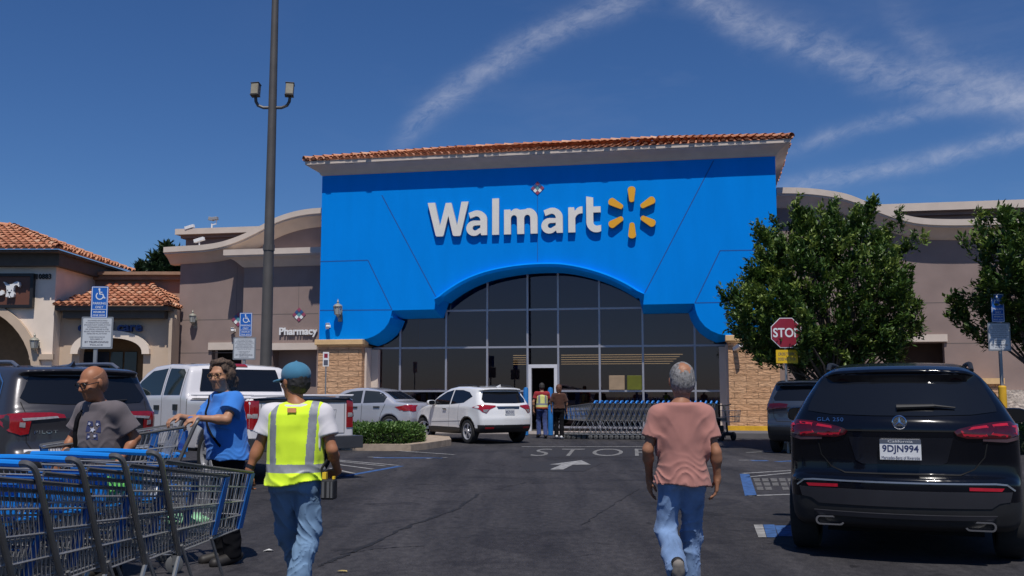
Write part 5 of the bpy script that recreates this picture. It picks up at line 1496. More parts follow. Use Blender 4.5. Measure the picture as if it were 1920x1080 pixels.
    def mirrors(s, y, z, m, size=(.13, .09, .075)):
        for sx_ in (-1, 1):
            h = s.hit('left' if sx_ < 0 else 'right', y, z - .02); x0 = h[0].x if h else sx_ * s.W / 2 * .9
            b = MB(); a, c, d = size
            prof = []
            for t in np.linspace(0, 2 * PI, 17)[:-1]:
                prof.append((math.copysign(abs(math.cos(t)) ** .6, math.cos(t)), math.copysign(abs(math.sin(t)) ** .6, math.sin(t))))
            rings = []
            for yy, sc in ((-.03, .88), (-.01, .98), (.04, 1), (.10, .8), (.14, .35)):
                rings.append([(x0 + sx_ * .14 + px_ * a * sc, y + yy, z + pz_ * d * sc) for px_, pz_ in prof])
            b.loft(rings, caps=True); b.box((min(x0 - sx_ * .02, x0 + sx_ * .07), y, z - .06), (max(x0 - sx_ * .02, x0 + sx_ * .07), y + .07, z - .02))
            o = b.build('door_mirror', m, s.root, smooth=True)
            g = MB(); g.add([(x0 + sx_ * .14 + px_ * a * .8, y - .032, z + pz_ * d * .8) for px_, pz_ in prof], [tuple(range(16))]); g.build('mirror_glass', CGLASS, o)
    def plate(s, x, z, txt, w=.305, h=.155, off=.02, foot=None, top=None, mats=None):
        hh = s.hit('rear', x, z + h * .4); h2 = s.hit('rear', x, z - h * .4); y0 = min(hh[0].y, h2[0].y) - off
        b = MB(); b.prism(rrect(x - w / 2, z - h / 2, x + w / 2, z + h / 2, .012), lambda a, c: (a, y0, c), lambda a, c: (a, y0 + .03, c), 0)
        fit_text(b, txt, x - w * .44, x + w * .44, z - h * (.22 if foot else .3), z + h * .22, lambda a, c, d: (a, y0 - .002, c), 1, 0, .02)
        if foot: b.add([(x - w / 2, y0 - .003, z - h / 2), (x + w / 2, y0 - .003, z - h / 2), (x + w / 2, y0 - .003, z - h * .30), (x - w / 2, y0 - .003, z - h * .30)], [(0, 1, 2, 3)], 0); fit_text(b, foot, x - w * .46, x + w * .46, z - h * .47, z - h * .32, lambda a, c, d: (a, y0 - .005, c), 1, 0, .0)
        if top: b.add([(x - w / 2, y0 - .003, z + h * .30), (x + w / 2, y0 - .003, z + h * .30), (x + w / 2, y0 - .003, z + h * .5), (x - w / 2, y0 - .003, z + h * .5)], [(0, 1, 2, 3)], 2); fit_text(b, top, x - w * .30, x + w * .30, z + h * .34, z + h * .46, lambda a, c, d: (a, y0 - .005, c), 0, 0, .0)
        return b.build('number_plate', [PLATE, PRINT, mat('plate_frame', (.10, .11, .14), .4)], s.root)

def mir(pl): return [(-a, b) for a, b in pl]
def lettering(car, txt, x0, x1, z0, z1, m, name='badge', view='rear', off=.006):
    b = MB()
    def fn(a, c, d):
        h = car.hit(view, a, c); p = h[0] + h[1] * off
        return tuple(p)
    fit_text(b, txt, x0, x1, z0, z1, fn, 0, 0, .01, 1.15)
    return b.build(name, m, car.root)

# ---------------- black compact SUV, right foreground
side = [(.30, .25), (.14, .26), (.06, .30), (.025, .40), (.01, .50), (.0, .58), (.0, .655), (.035, .685), (.075, .70), (.085, .80), (.07, .90), (.055, .99), (.05, 1.06), (.075, 1.12), (.12, 1.165),
        (.22, 1.29), (.36, 1.455), (.365, 1.475), (.29, 1.505), (.30, 1.53), (.45, 1.562), (.8, 1.592), (1.3, 1.612), (1.8, 1.605), (2.2, 1.565), (2.55, 1.46), (2.95, 1.27), (3.22, 1.10), (3.6, 1.04), (4.0, .97), (4.25, .86), (4.36, .72), (4.41, .55), (4.39, .35), (4.30, .24), (3.9, .22), (2.2, .20), (.8, .22)]
BLKP = mat('black_paint', (.003, .0038, .007), .16, var=.03, scale=2, coat=.38, spec=.25)
gl = Car(4.41, 1.87, 1.63, side, 1.06, .60, (.80, 3.53), .345, rear_bulge=.30, crown=.055, h=.0155, r=.11, flare=.018)
p = ground(1697, 738 + 1867 * 1.38 / 7.95); 
HEAD = R(-21.8)
def gbody(x, y, z):
    return ((z < .52 + .12 * np.exp(-((y - .8) / .42) ** 4) + .12 * np.exp(-((y - 3.53) / .42) ** 4)) & (z < .66)).astype(int)
gla = gl.start('parked_car', (p.x, p.y, 0), HEAD, 'black compact SUV seen from behind, nearest vehicle on the right', 'car', BLKP, bodyfn=lambda x, y, z: (z < .50).astype(int), mats=[BLKP, BLACKP])
gl.part('rear_window', [(-.60, 1.475), (-.45, 1.492), (.45, 1.492), (.60, 1.475), (.655, 1.40), (.735, 1.23), (.74, 1.19), (.55, 1.165), (.2, 1.155), (-.2, 1.155), (-.55, 1.165), (-.74, 1.19), (-.735, 1.23), (-.655, 1.40)], CGLASS, 'rear', .005)
lens = [(-.905, 1.085), (-.83, 1.112), (-.70, 1.105), (-.56, 1.085), (-.44, 1.055), (-.405, 1.035), (-.43, 1.005), (-.50, .985), (-.66, .985), (-.80, .985), (-.89, 1.01)]
DRED = mat('dark_red_lens', (.055, .003, .006), .1, var=.2, scale=30, coat=.6); BRED = mat('bright_red_lens', (.46, .012, .03), .2, var=.1, scale=30, coat=.6)
for pl in (lens, mir(lens)):
    o = gl.part('tail_light', pl, DRED, 'rear', .010, .04)[0]
    s_ = -1 if pl[0][0] < 0 else 1
    b = MB()
    for ring_ in ([(.875, 1.07), (.80, 1.088), (.70, 1.082), (.69, 1.02), (.80, 1.005), (.87, 1.02)], [(.655, 1.075), (.55, 1.062), (.46, 1.035), (.48, 1.012), (.60, 1.006), (.65, 1.01)]):
        gl.line(b, [(s_ * a, c) for a, c in ring_ + ring_[:1]], 'rear', .018, .013)
    b.build('light_guide', BRED, o)
    gl.part('lower_lens', [(s_ * .88, 1.0), (s_ * .80, .982), (s_ * .62, .982), (s_ * .62, .965), (s_ * .80, .955), (s_ * .89, .975)], mat('smoked_lens', (.10, .06, .07), .15, coat=.6), 'rear', .008, .04, parent=o)
# darker pressed recess round the plate and bumper inserts
b = MB(); gl.line(b, [(-.66, .985), (-.63, .84), (-.55, .745), (-.44, .70), (.44, .70), (.55, .745), (.63, .84), (.66, .985)], 'rear', .010)
b.build('tailgate_seam', GAP, gla)
b = MB(); gl.line(b, [(-.42, 1.04), (.42, 1.04)], 'rear', .012, .004); b.build('tailgate_crease', GAP, gla)
gl.part('plate_recess', [(-.40, .985), (.40, .985), (.35, .80), (.30, .775), (-.30, .775), (-.35, .80)], mat('recess_black', (.006, .007, .012), .3, coat=.5), 'rear', .004)
gl.plate(.0, .895, '9DJN994', .315, .16, .03, foot='Mercedes-Benz of Riverside', top='California')
b = MB(); h = gl.hit('rear', 0, 1.105); y_ = h[0].y
b.lathe([(.058, -.012), (.05, -.02), (.044, -.012)], (0, y_, 1.105), axis='y', n=24)
for k in range(3):
    a = PI / 2 + 2 * PI * k / 3; dd = Vector((math.cos(a), 0, math.sin(a))); nn = Vector((-dd.z, 0, dd.x)) * .011
    c = Vector((0, y_ - .014, 1.105)); b.add([c + nn, c + dd * .05, c - nn, c + Vector((0, -.008, 0))], [(0, 1, 3), (1, 2, 3)])
b.build('emblem', CHROME, gla, smooth=True)
lettering(gl, 'GLA 250', -.66, -.44, 1.105, 1.135, CHROME)
gl.part('bumper_reflector', [(-.76, .605), (-.50, .612), (-.50, .588), (-.74, .582)], BRED, 'rear', .006, .05, mirror=True)
b = MB(); gl.line(b, [(-.84, .585), (-.78, .63), (-.70, .638), (.70, .638), (.78, .63), (.84, .585)], 'rear', .012, .006); b.build('bumper_trim', mat('satin_trim', (.30, .31, .33), .3, metal=.6), gla)
SATN = mat('dark_satin_bumper', (.030, .030, .036), .38, var=.1)
gl.part('bumper_insert', [(-.82, .575), (.82, .575), (.80, .50), (.72, .49), (.66, .45), (-.66, .45), (-.72, .49), (-.80, .50)], SATN, 'rear', .005)
gl.part('diffuser', [(-.70, .395), (.70, .395), (.66, .36), (-.66, .36)], SATN, 'rear', .012)
for s_ in (-1, 1):
    b = MB(); cx = s_ * .575
    out_ = rrect(cx - .115, .275, cx + .115, .350, .036, 5); inn_ = rrect(cx - .100, .288, cx + .100, .337, .024, 5)
    h = gl.hit('rear', cx, .31); yb = (h[0].y if h else .05) - .012
    b.loft([[(a, yb + .03, c) for a, c in out_], [(a, yb - .012, c) for a, c in out_], [(a, yb - .012, c) for a, c in inn_], [(a, yb + .02, c) for a, c in inn_]]); o = b.build('exhaust_tip', CHROME, gla, smooth=True)
    b = MB(); vs, fs = fill2d(inn_); b.add([(a, yb + .018, c) for a, c in vs], fs); b.build('exhaust_bore', GAP, o)
# wiper, spoiler lamp, roof rails, side glass, door seams, mirrors
b = MB(); h0 = gl.hit('rear', -.02, 1.225)[0]; h1 = gl.hit('rear', .27, 1.235)[0]; h2 = gl.hit('rear', .43, 1.222)[0]
b.tube([h0 + Vector((0, -.03, 0)), h1 + Vector((0, -.035, 0))], [.024, .016], 8); b.tube([h1 + Vector((0, -.035, 0)), h2 + Vector((0, -.03, 0))], [.012, .006], 6); b.build('wiper', BLACKP, gla, smooth=True)
for s_ in (-1, 1):
    pts = []
    for yy in np.linspace(.62, 2.35, 12):
        h = gl.hit('top', s_ * .585, yy); e = 0 if yy in (.62, 2.35) else .045
        pts.append(h[0] + Vector((0, 0, e)))
    b = MB(); b.tube(pts, .020, 8); b.build('roof_rail', BLACKP, gla, smooth=True)
gl.part('side_window', [[(.62, 1.20), (.75, 1.40), (.95, 1.475), (1.25, 1.50), (1.25, 1.13), (.80, 1.14)], [(1.32, 1.50), (1.75, 1.505), (1.95, 1.49), (1.95, 1.12), (1.32, 1.13)], [(2.02, 1.485), (2.35, 1.42), (2.78, 1.20), (2.82, 1.10), (2.02, 1.115)]], CGLASS, 'left', .004, mirror=True)
for vw in ('left', 'right'):
    b = MB(); gl.line(b, [(1.28, 1.1), (1.28, .62), (1.18, .42)], vw); gl.line(b, [(1.98, 1.1), (2.0, .42)], vw); gl.line(b, [(2.95, 1.05), (2.9, .42)], vw); b.build('door_seam', GAP, gla)
gl.part('door_handle', [[(1.35, .955), (1.55, .955), (1.55, .985), (1.35, .985)], [(2.05, .945), (2.25, .945), (2.25, .975), (2.05, .975)]], CHROME, 'left', .02, mirror=True)
gla.scale = (1, 1, 1.035)
gl.mirrors(2.62, 1.12, BLKP); gl.add_wheels(5, w=.235)
b = MB(); b.box((-.62, .5, .19), (.62, 4.0, .30)); b.build('underbody', GAP, gla)

# ---------------- dark grey three-row SUV, left
side = [(.30, .27), (.12, .30), (.04, .40), (.0, .52), (.0, .66), (.05, .72), (.07, .80), (.075, .95), (.06, 1.10), (.09, 1.19), (.15, 1.25), (.25, 1.42), (.36, 1.60), (.37, 1.625), (.26, 1.655), (.27, 1.685), (.45, 1.715), (1.0, 1.745), (1.8, 1.755), (2.5, 1.735), (2.95, 1.66), (3.4, 1.45), (3.75, 1.22), (4.1, 1.16), (4.55, 1.09), (4.78, .98), (4.9, .80), (4.93, .55), (4.88, .32), (4.4, .27), (2.5, .25), (.9, .27)]
GREYP = mat('graphite_paint', (.055, .052, .058), .28, metal=.4, var=.03, scale=2, coat=.5)
sv = Car(4.95, 1.99, 1.79, side, 1.12, .30, (1.02, 3.85), .375, rear_bulge=.22, crown=.04, h=.022, r=.09, flare=.02)
q = at(182, 738, 12.5)
suv = sv.start('parked_car', (q.x, q.y, 0), R(49), 'dark graphite three row SUV parked behind the man in the grey shirt', 'car', GREYP, bodyfn=lambda x, y, z: (z < .55).astype(int))
sv.part('rear_window', [(-.66, 1.60), (.66, 1.60), (.73, 1.45), (.80, 1.33), (.72, 1.265), (.3, 1.245), (-.3, 1.245), (-.72, 1.265), (-.80, 1.33), (-.73, 1.45)], CGLASS, 'rear', .005)
lens = [(-.99, 1.13), (-.80, 1.15), (-.50, 1.15), (-.36, 1.125), (-.34, 1.085), (-.55, 1.08), (-.72, 1.06), (-.74, .90), (-.82, .885), (-.93, .93), (-.97, 1.02)]
for pl in (lens, mir(lens)):
    s_ = -1 if pl[0][0] < 0 else 1
    o = sv.part('tail_light', pl, REDL, 'rear', .010, .05)[0]
    sv.part('clear_lens', [[(s_ * .82, 1.085), (s_ * .44, 1.105), (s_ * .42, 1.085), (s_ * .80, 1.055)], [(s_ * .84, 1.04), (s_ * .78, 1.035), (s_ * .78, .975), (s_ * .84, .985)]], CLRL, 'rear', .013, .05, parent=o)
b = MB(); sv.line(b, [(-.80, 1.28), (-.77, 1.1), (-.76, .80), (-.70, .70), (.70, .70), (.76, .80), (.77, 1.1), (.80, 1.28)], 'rear', .010); b.build('tailgate_seam', GAP, suv)
lettering(sv, 'PILOT', -.68, -.42, .90, .94, CHROME)
sv.part('bumper_trim', [(-.80, .70), (.80, .70), (.80, .665), (-.80, .665)], mat('bumper_silver', (.42, .41, .42), .35, metal=.4), 'rear', .03, .06)
sv.plate(0, .97, '8KRT271')
sv.part('side_window', [[(.62, 1.30), (.70, 1.50), (.90, 1.60), (1.75, 1.62), (1.75, 1.22), (.75, 1.24)], [(1.83, 1.62), (2.45, 1.61), (2.60, 1.21), (1.83, 1.22)], [(2.52, 1.60), (2.95, 1.52), (3.45, 1.24), (3.50, 1.18), (2.67, 1.21)]], mat('side_glass_blue', (.010, .014, .022), .05, var=0), 'left', .004, mirror=True)
b = MB(); sv.line(b, [(.60, 1.30), (.68, 1.52), (.88, 1.625), (1.75, 1.64), (2.5, 1.63)], 'left', .022, .006); sv.line(b, [(.62, 1.28), (.74, 1.225), (1.75, 1.205), (3.5, 1.165)], 'left', .022, .006); b.build('window_trim', CHROME, suv)
for vw in ('left', 'right'):
    b = MB(); sv.line(b, [(1.45, 1.2), (1.5, .5)], vw); sv.line(b, [(2.6, 1.2), (2.65, .45)], vw); sv.line(b, [(3.62, 1.15), (3.6, .45)], vw); b.build('door_seam', GAP, suv)
for s_ in (-1, 1):
    pts = []
    for yy in np.linspace(.75, 2.7, 12):
        h = sv.hit('top', s_ * .66, yy); pts.append(h[0] + Vector((0, 0, 0 if yy in (.75, 2.7) else .055)))
    b = MB(); b.tube(pts, .022, 8); b.build('roof_rail', mat('rail_silver', (.3, .3, .32), .3, metal=.7), suv, smooth=True)
b = MB(); h0 = sv.hit('rear', .02, 1.255)[0]; h1 = sv.hit('rear', .5, 1.30)[0]; b.tube([h0 + Vector((0, -.03, 0)), h1 + Vector((0, -.03, 0))], [.02, .009], 6); b.build('wiper', BLACKP, suv)
h = sv.hit('top', 0, .75); b = MB(); b.add([h[0] + Vector(v) for v in ((-.035, -.08, 0), (.035, -.08, 0), (.02, .12, 0), (-.02, .12, 0), (0, -.10, .07), (0, -.02, .05))], [(0, 1, 4), (0, 4, 5, 3), (1, 2, 5, 4), (2, 3, 5)]); b.build('antenna_fin', GREYP, suv)
sv.mirrors(3.15, 1.22, GREYP); sv.add_wheels(5)

# ---------------- white pickup
side = [(.30, .50), (.10, .52), (.10, .60), (.10, .72), (.10, 1.30), (.12, 1.335), (.2, 1.345), (2.02, 1.345), (2.10, 1.35), (2.16, 1.42), (2.26, 1.80), (2.34, 1.875), (2.6, 1.91), (3.2, 1.93), (3.8, 1.90), (4.1, 1.80), (4.6, 1.42), (4.78, 1.30), (5.2, 1.25), (5.6, 1.16), (5.74, 1.0), (5.78, .7), (5.72, .45), (5.2, .42), (3.5, .42), (1.5, .44)]
WPAINT = paint('white_paint', (.74, .71, .71), .22)
def bedcut(f):
    f.cut(lambda X, Y, Z: np.maximum(np.maximum(np.abs(X) - .84, np.maximum(.20 - Y, Y - 2.06)), .82 - Z), (-.9, .15, .78), (.9, 2.1, 1.5), .02)
pk = Car(5.8, 2.06, 1.95, side, 1.32, .24, (1.28, 4.85), .40, rear_bulge=.03, front_bulge=.2, crown=.05, h=.024, r=.05, flare=.03, tuck=.03, extra=bedcut)
q = at(578, 738, 15.9)
pick = pk.start('parked_pickup', (q.x, q.y, 0), R(43), 'white pickup truck with open bed parked behind the woman in blue', 'pickup', WPAINT, bodyfn=lambda x, y, z: (z < .50).astype(int))
pk.part('rear_window', [(-.70, 1.80), (.70, 1.80), (.78, 1.46), (.78, 1.42), (-.78, 1.42), (-.78, 1.46)], CGLASS, 'rear', .006)
PLN = mat('white_panel_line', (.3, .3, .3), .8)
b = MB(); pk.line(b, [(-.60, 1.12), (.60, 1.12), (.56, .88), (.45, .85), (-.45, .85), (-.56, .88), (-.60, 1.12)], 'rear', .008); b.build('tailgate_panel', PLN, pick)
b = MB(); pk.line(b, [(-.76, 1.23), (-.76, .74), (.76, .74), (.76, 1.23)], 'rear', .014); b.build('tailgate_gap', mat('white_seam', (.2, .2, .2), .8), pick)
for s_ in (-1, 1):
    o = pk.part('tail_light', [(s_ * .80, 1.27), (s_ * .985, 1.27), (s_ * .985, .83), (s_ * .80, .83)], REDL, 'rear', .010, .05)[0]
    pk.part('reverse_lens', [(s_ * .82, 1.07), (s_ * .96, 1.07), (s_ * .96, 1.0), (s_ * .82, 1.0)], CLRL, 'rear', .013, .05, parent=o)
b = MB(); b.box((-.90, .08, 1.335), (.90, .19, 1.362)); b.box((-1.0, .2, 1.345), (-.86, 2.05, 1.368)); b.box((.86, .2, 1.345), (1.0, 2.05, 1.368)); b.build('bed_rail_cap', WPAINT, pick, bevel=.008)
for s_ in (-1,):
    pk.part('tailgate_trim', [(-.98, 1.30), (.98, 1.30), (.98, 1.235), (-.98, 1.235)], BLACKP, 'rear', .006)
    pk.part('bed_trim', [(.3, 1.30), (2.0, 1.30), (2.0, 1.27), (.3, 1.27)], BLACKP, 'left', .006)
b = MB(); h = pk.hit('rear', 0, 1.2); b.box((-.13, h[0].y - .02, 1.16), (.13, h[0].y + .01, 1.24)); b.build('tailgate_handle', BLACKP, pick, bevel=.01)
b = MB(); b.box((-.98, -.12, .50), (.98, .12, .70)); b.box((-.35, -.125, .70), (.35, .11, .715)); b.build('rear_bumper', mat('dark_bumper', (.06, .06, .065), .4, metal=.2), pick, bevel=.03)
pk.plate(.0, .60, '7F52910', off=.24)
pk.part('brake_lamp', [(-.16, 1.885), (.16, 1.885), (.16, 1.845), (-.16, 1.845)], REDL, 'rear', .02, .04)
pk.part('side_window', [[(2.42, 1.74), (2.52, 1.80), (3.05, 1.82), (3.05, 1.36), (2.42, 1.36)], [(3.17, 1.82), (3.75, 1.78), (4.12, 1.60), (4.38, 1.38), (4.38, 1.35), (3.17, 1.36)]], mat('pickup_side_glass', (.02, .028, .024), .05, var=0), 'left', .005, mirror=True)
for vw in ('left', 'right'):
    b = MB(); pk.line(b, [(2.13, 1.34), (2.13, .5)], vw, .02); pk.line(b, [(2.36, 1.85), (2.36, .62)], vw, .012); pk.line(b, [(3.11, 1.85), (3.11, .5)], vw, .012); pk.line(b, [(4.45, 1.34), (4.5, .5)], vw, .012); b.build('door_seam', mat('white_door_seam', (.15, .15, .15), .8), pick)
    pk.part('door_handle', [(2.47, 1.10), (2.62, 1.10), (2.62, 1.20), (2.47, 1.20)], BLACKP, vw, .02, .05); pk.part('door_handle', [(3.2, 1.10), (3.38, 1.10), (3.38, 1.18), (3.2, 1.18)], BLACKP, vw, .02, .05)
pk.mirrors(4.25, 1.42, WPAINT, (.14, .1, .12)); pk.add_wheels(6, w=.26)

# ---------------- white small crossover
side = [(.30, .30), (.12, .32), (.03, .42), (.0, .52), (.0, .70), (.03, .80), (.06, .95), (.10, 1.06), (.20, 1.16), (.40, 1.38), (.46, 1.455), (.32, 1.50), (.36, 1.53), (.6, 1.565), (1.2, 1.60), (1.8, 1.60), (2.2, 1.55), (2.7, 1.36), (3.1, 1.13), (3.5, 1.05), (3.9, .95), (4.2, .82), (4.29, .65), (4.3, .45), (4.2, .28), (3.6, .26), (2.0, .25), (.9, .27)]
hr = Car(4.30, 1.79, 1.62, side, 1.0, .34, (.86, 3.47), .335, rear_bulge=.24, crown=.04, h=.023, r=.09, flare=.025)
q = at(957, 738, 27.7)
WP2 = paint('pearl_white_paint', (.78, .77, .76), .2)
hrv = hr.start('parked_car', (q.x, q.y, 0), R(33), 'white small crossover stopped left of the store door, front wheel turned', 'car', WP2, bodyfn=lambda x, y, z: ((z < .44) | ((z < .60) & (y < .35) & (z < .52)) | (np.minimum(np.hypot(y - .86, z - .335), np.hypot(y - 3.47, z - .335)) < .43)).astype(int))
hr.part('rear_window', [(-.58, 1.43), (.58, 1.43), (.70, 1.22), (.66, 1.13), (.3, 1.11), (-.3, 1.11), (-.66, 1.13), (-.70, 1.22)], CGLASS, 'rear', .006)
for pl in ([(-.89, 1.06), (-.70, 1.07), (-.40, 1.05), (-.40, 1.02), (-.58, .95), (-.68, .84), (-.78, .88), (-.88, 1.0)],):
    for q_ in (pl, mir(pl)):
        o = hr.part('tail_light', q_, REDL, 'rear', .010, .05)[0]; s_ = -1 if q_[0][0] < 0 else 1
        hr.part('reverse_lens', [(s_ * .76, .94), (s_ * .60, .95), (s_ * .68, .855), (s_ * .75, .88)], mat('grey_lens', (.2, .2, .21), .15), 'rear', .013, .05, parent=o)
hr.part('tailgate_garnish', [(-.38, 1.03), (.38, 1.03), (.34, .96), (-.34, .96)], mat('garnish_blue', (.05, .08, .13), .2, metal=.5), 'rear', .008)
hr.plate(0, .88, '8SZK302'); hr.part('bumper_reflector', [(-.72, .46), (-.48, .46), (-.48, .42), (-.72, .42)], REDL, 'rear', .008, .05, mirror=True)
hr.part('side_window', [[(.72, 1.30), (.95, 1.42), (1.35, 1.48), (1.80, 1.485), (1.80, 1.08), (1.1, 1.13)], [(1.87, 1.485), (2.25, 1.42), (2.75, 1.20), (2.95, 1.06), (1.87, 1.075)]], CGLASS, 'left', .005, mirror=True)
for vw in ('left', 'right'):
    b = MB(); hr.line(b, [(1.32, 1.1), (1.36, .7), (1.25, .45)], vw, .012); hr.line(b, [(1.84, 1.08), (1.9, .42)], vw, .012); hr.line(b, [(2.98, 1.05), (2.95, .42)], vw, .012); hr.line(b, [(1.2, .62), (2.9, .56)], vw, .02); b.build('door_seam', mat('pearl_seam', (.22, .22, .23), .8), hrv)
hr.part('door_handle', [(2.0, .93), (2.2, .93), (2.2, .965), (2.0, .965)], CHROME, 'left', .02, .05, mirror=True)
for s_ in (-1, 1):
    pts = [hr.hit('top', s_ * .56, yy)[0] + Vector((0, 0, 0 if yy in (.7, 2.2) else .035)) for yy in np.linspace(.7, 2.2, 9)]
    b = MB(); b.tube(pts, .018, 6); b.build('roof_rail', BLACKP, hrv)
h = hr.hit('top', 0, .62); b = MB(); b.add([h[0] + Vector(v) for v in ((-.035, -.08, 0), (.035, -.08, 0), (.02, .12, 0), (-.02, .12, 0), (0, -.10, .07), (0, -.02, .05))], [(0, 1, 4), (0, 4, 5, 3), (1, 2, 5, 4), (2, 3, 5)]); b.build('antenna_fin', WP2, hrv)
hr.mirrors(2.72, 1.12, WP2); hr.add_wheels(5, steer=R(24))

# ---------------- silver sedan
side = [(.30, .28), (.10, .30), (.02, .42), (.0, .55), (.02, .75), (.06, .95), (.12, 1.03), (.35, 1.06), (.62, 1.09), (1.05, 1.33), (1.35, 1.45), (1.8, 1.51), (2.2, 1.51), (2.6, 1.44), (3.1, 1.16), (3.4, 1.0), (3.9, .93), (4.25, .82), (4.4, .66), (4.42, .45), (4.3, .26), (3.5, .22), (2, .21), (.8, .23)]
sdn = Car(4.42, 1.72, 1.54, side, .98, .30, (.86, 3.46), .315, rear_bulge=.16, crown=.04, h=.024, r=.09, flare=.02)
q = at(800, 738, 33.2)
SILV = paint('silver_paint', (.46, .46, .50), .25, metal=.25)
sed = sdn.start('parked_car', (q.x, q.y, 0), R(67), 'silver sedan partly hidden by the hedge left of the white crossover', 'car', SILV)
sdn.part('rear_window', [(-.52, 1.38), (.52, 1.38), (.62, 1.14), (-.62, 1.14)], CGLASS, 'rear', .006)
for pl in ([(-.86, .96), (-.66, .97), (-.52, .88), (-.54, .78), (-.70, .76), (-.84, .80)],):
    for q_ in (pl, mir(pl)): sdn.part('tail_light', q_, REDL, 'rear', .010, .05)
sdn.part('tail_light', [(.10, .955), (.30, .965), (.48, .86), (.36, .78), (.10, .79)], REDL, 'left', .01, .05, mirror=True)
sdn.part('side_window', [[(.98, 1.20), (1.15, 1.32), (1.32, 1.38), (1.80, 1.41), (1.80, 1.02), (1.05, 1.04)], [(1.88, 1.41), (2.3, 1.38), (2.62, 1.28), (3.0, 1.04), (3.0, 1.0), (1.88, 1.02)]], mat('sedan_side_glass', (.03, .035, .04), .05, var=0), 'left', .005, mirror=True)
for vw in ('left', 'right'):
    b = MB(); sdn.line(b, [(1.0, 1.0), (1.15, .7), (1.25, .35)], vw, .012); sdn.line(b, [(1.84, 1.0), (1.88, .35)], vw, .012); sdn.line(b, [(2.95, 1.0), (2.92, .35)], vw, .012); sdn.line(b, [(1.36, 1.36), (1.34, 1.04)], vw, .03); b.build('door_seam', GAP, sed)
sdn.part('door_handle', [[(1.2, .88), (1.42, .88), (1.42, .92), (1.2, .92)], [(2.0, .87), (2.2, .87), (2.2, .91), (2.0, .91)]], BLACKP, 'left', .02, .05, mirror=True)
sdn.plate(0, .78, '6WGB118'); sed.scale = (1.05, 1.05, 1.05)
sdn.mirrors(2.78, 1.06, SILV); sdn.add_wheels(7)

# ---------------- blue grey mid-size crossover beyond the black car
side = [(.30, .27), (.12, .30), (.04, .42), (.0, .55), (.0, .70), (.06, .78), (.07, .95), (.05, 1.10), (.12, 1.20), (.36, 1.55), (.40, 1.60), (.20, 1.63), (.22, 1.66), (.5, 1.70), (1.3, 1.73), (2.2, 1.70), (2.7, 1.58), (3.5, 1.18), (4.0, 1.10), (4.5, .98), (4.75, .8), (4.8, .5), (4.7, .28), (3.5, .25), (.9, .27)]
hl = Car(4.8, 1.93, 1.75, side, 1.1, .32, (.98, 3.8), .37, rear_bulge=.24, crown=.04, h=.024, r=.09)
q = at(1508, 738, 22.8)
BGP = paint('blue_grey_paint', (.045, .057, .082), .22, metal=.3)
hig = hl.start('parked_car', (q.x, q.y, .0), R(-27), 'blue grey crossover half hidden behind the black SUV', 'car', BGP, bodyfn=lambda x, y, z: (z < .62).astype(int))
hl.part('rear_window', [(-.62, 1.55), (.62, 1.55), (.76, 1.28), (.72, 1.22), (-.72, 1.22), (-.76, 1.28)], CGLASS, 'rear', .006)
for pl in ([(-.95, 1.14), (-.60, 1.16), (-.40, 1.14), (-.42, 1.05), (-.70, 1.03), (-.93, 1.0)],):
    for q_ in (pl, mir(pl)): hl.part('tail_light', q_, DRED, 'rear', .010, .05)
hl.plate(0, .92, '8LDM640'); b = MB(); hl.line(b, [(-.76, 1.2), (-.74, .85), (-.66, .74), (.66, .74), (.74, .85), (.76, 1.2)], 'rear', .012); b.build('tailgate_seam', GAP, hig)
hl.part('side_window', [[(.66, 1.30), (.85, 1.52), (1.75, 1.57), (1.75, 1.18), (.8, 1.2)], [(1.83, 1.57), (2.5, 1.52), (3.2, 1.18), (1.83, 1.18)]], CGLASS, 'left', .005, mirror=True)
hl.mirrors(3.0, 1.2, BGP); hl.add_wheels(5)
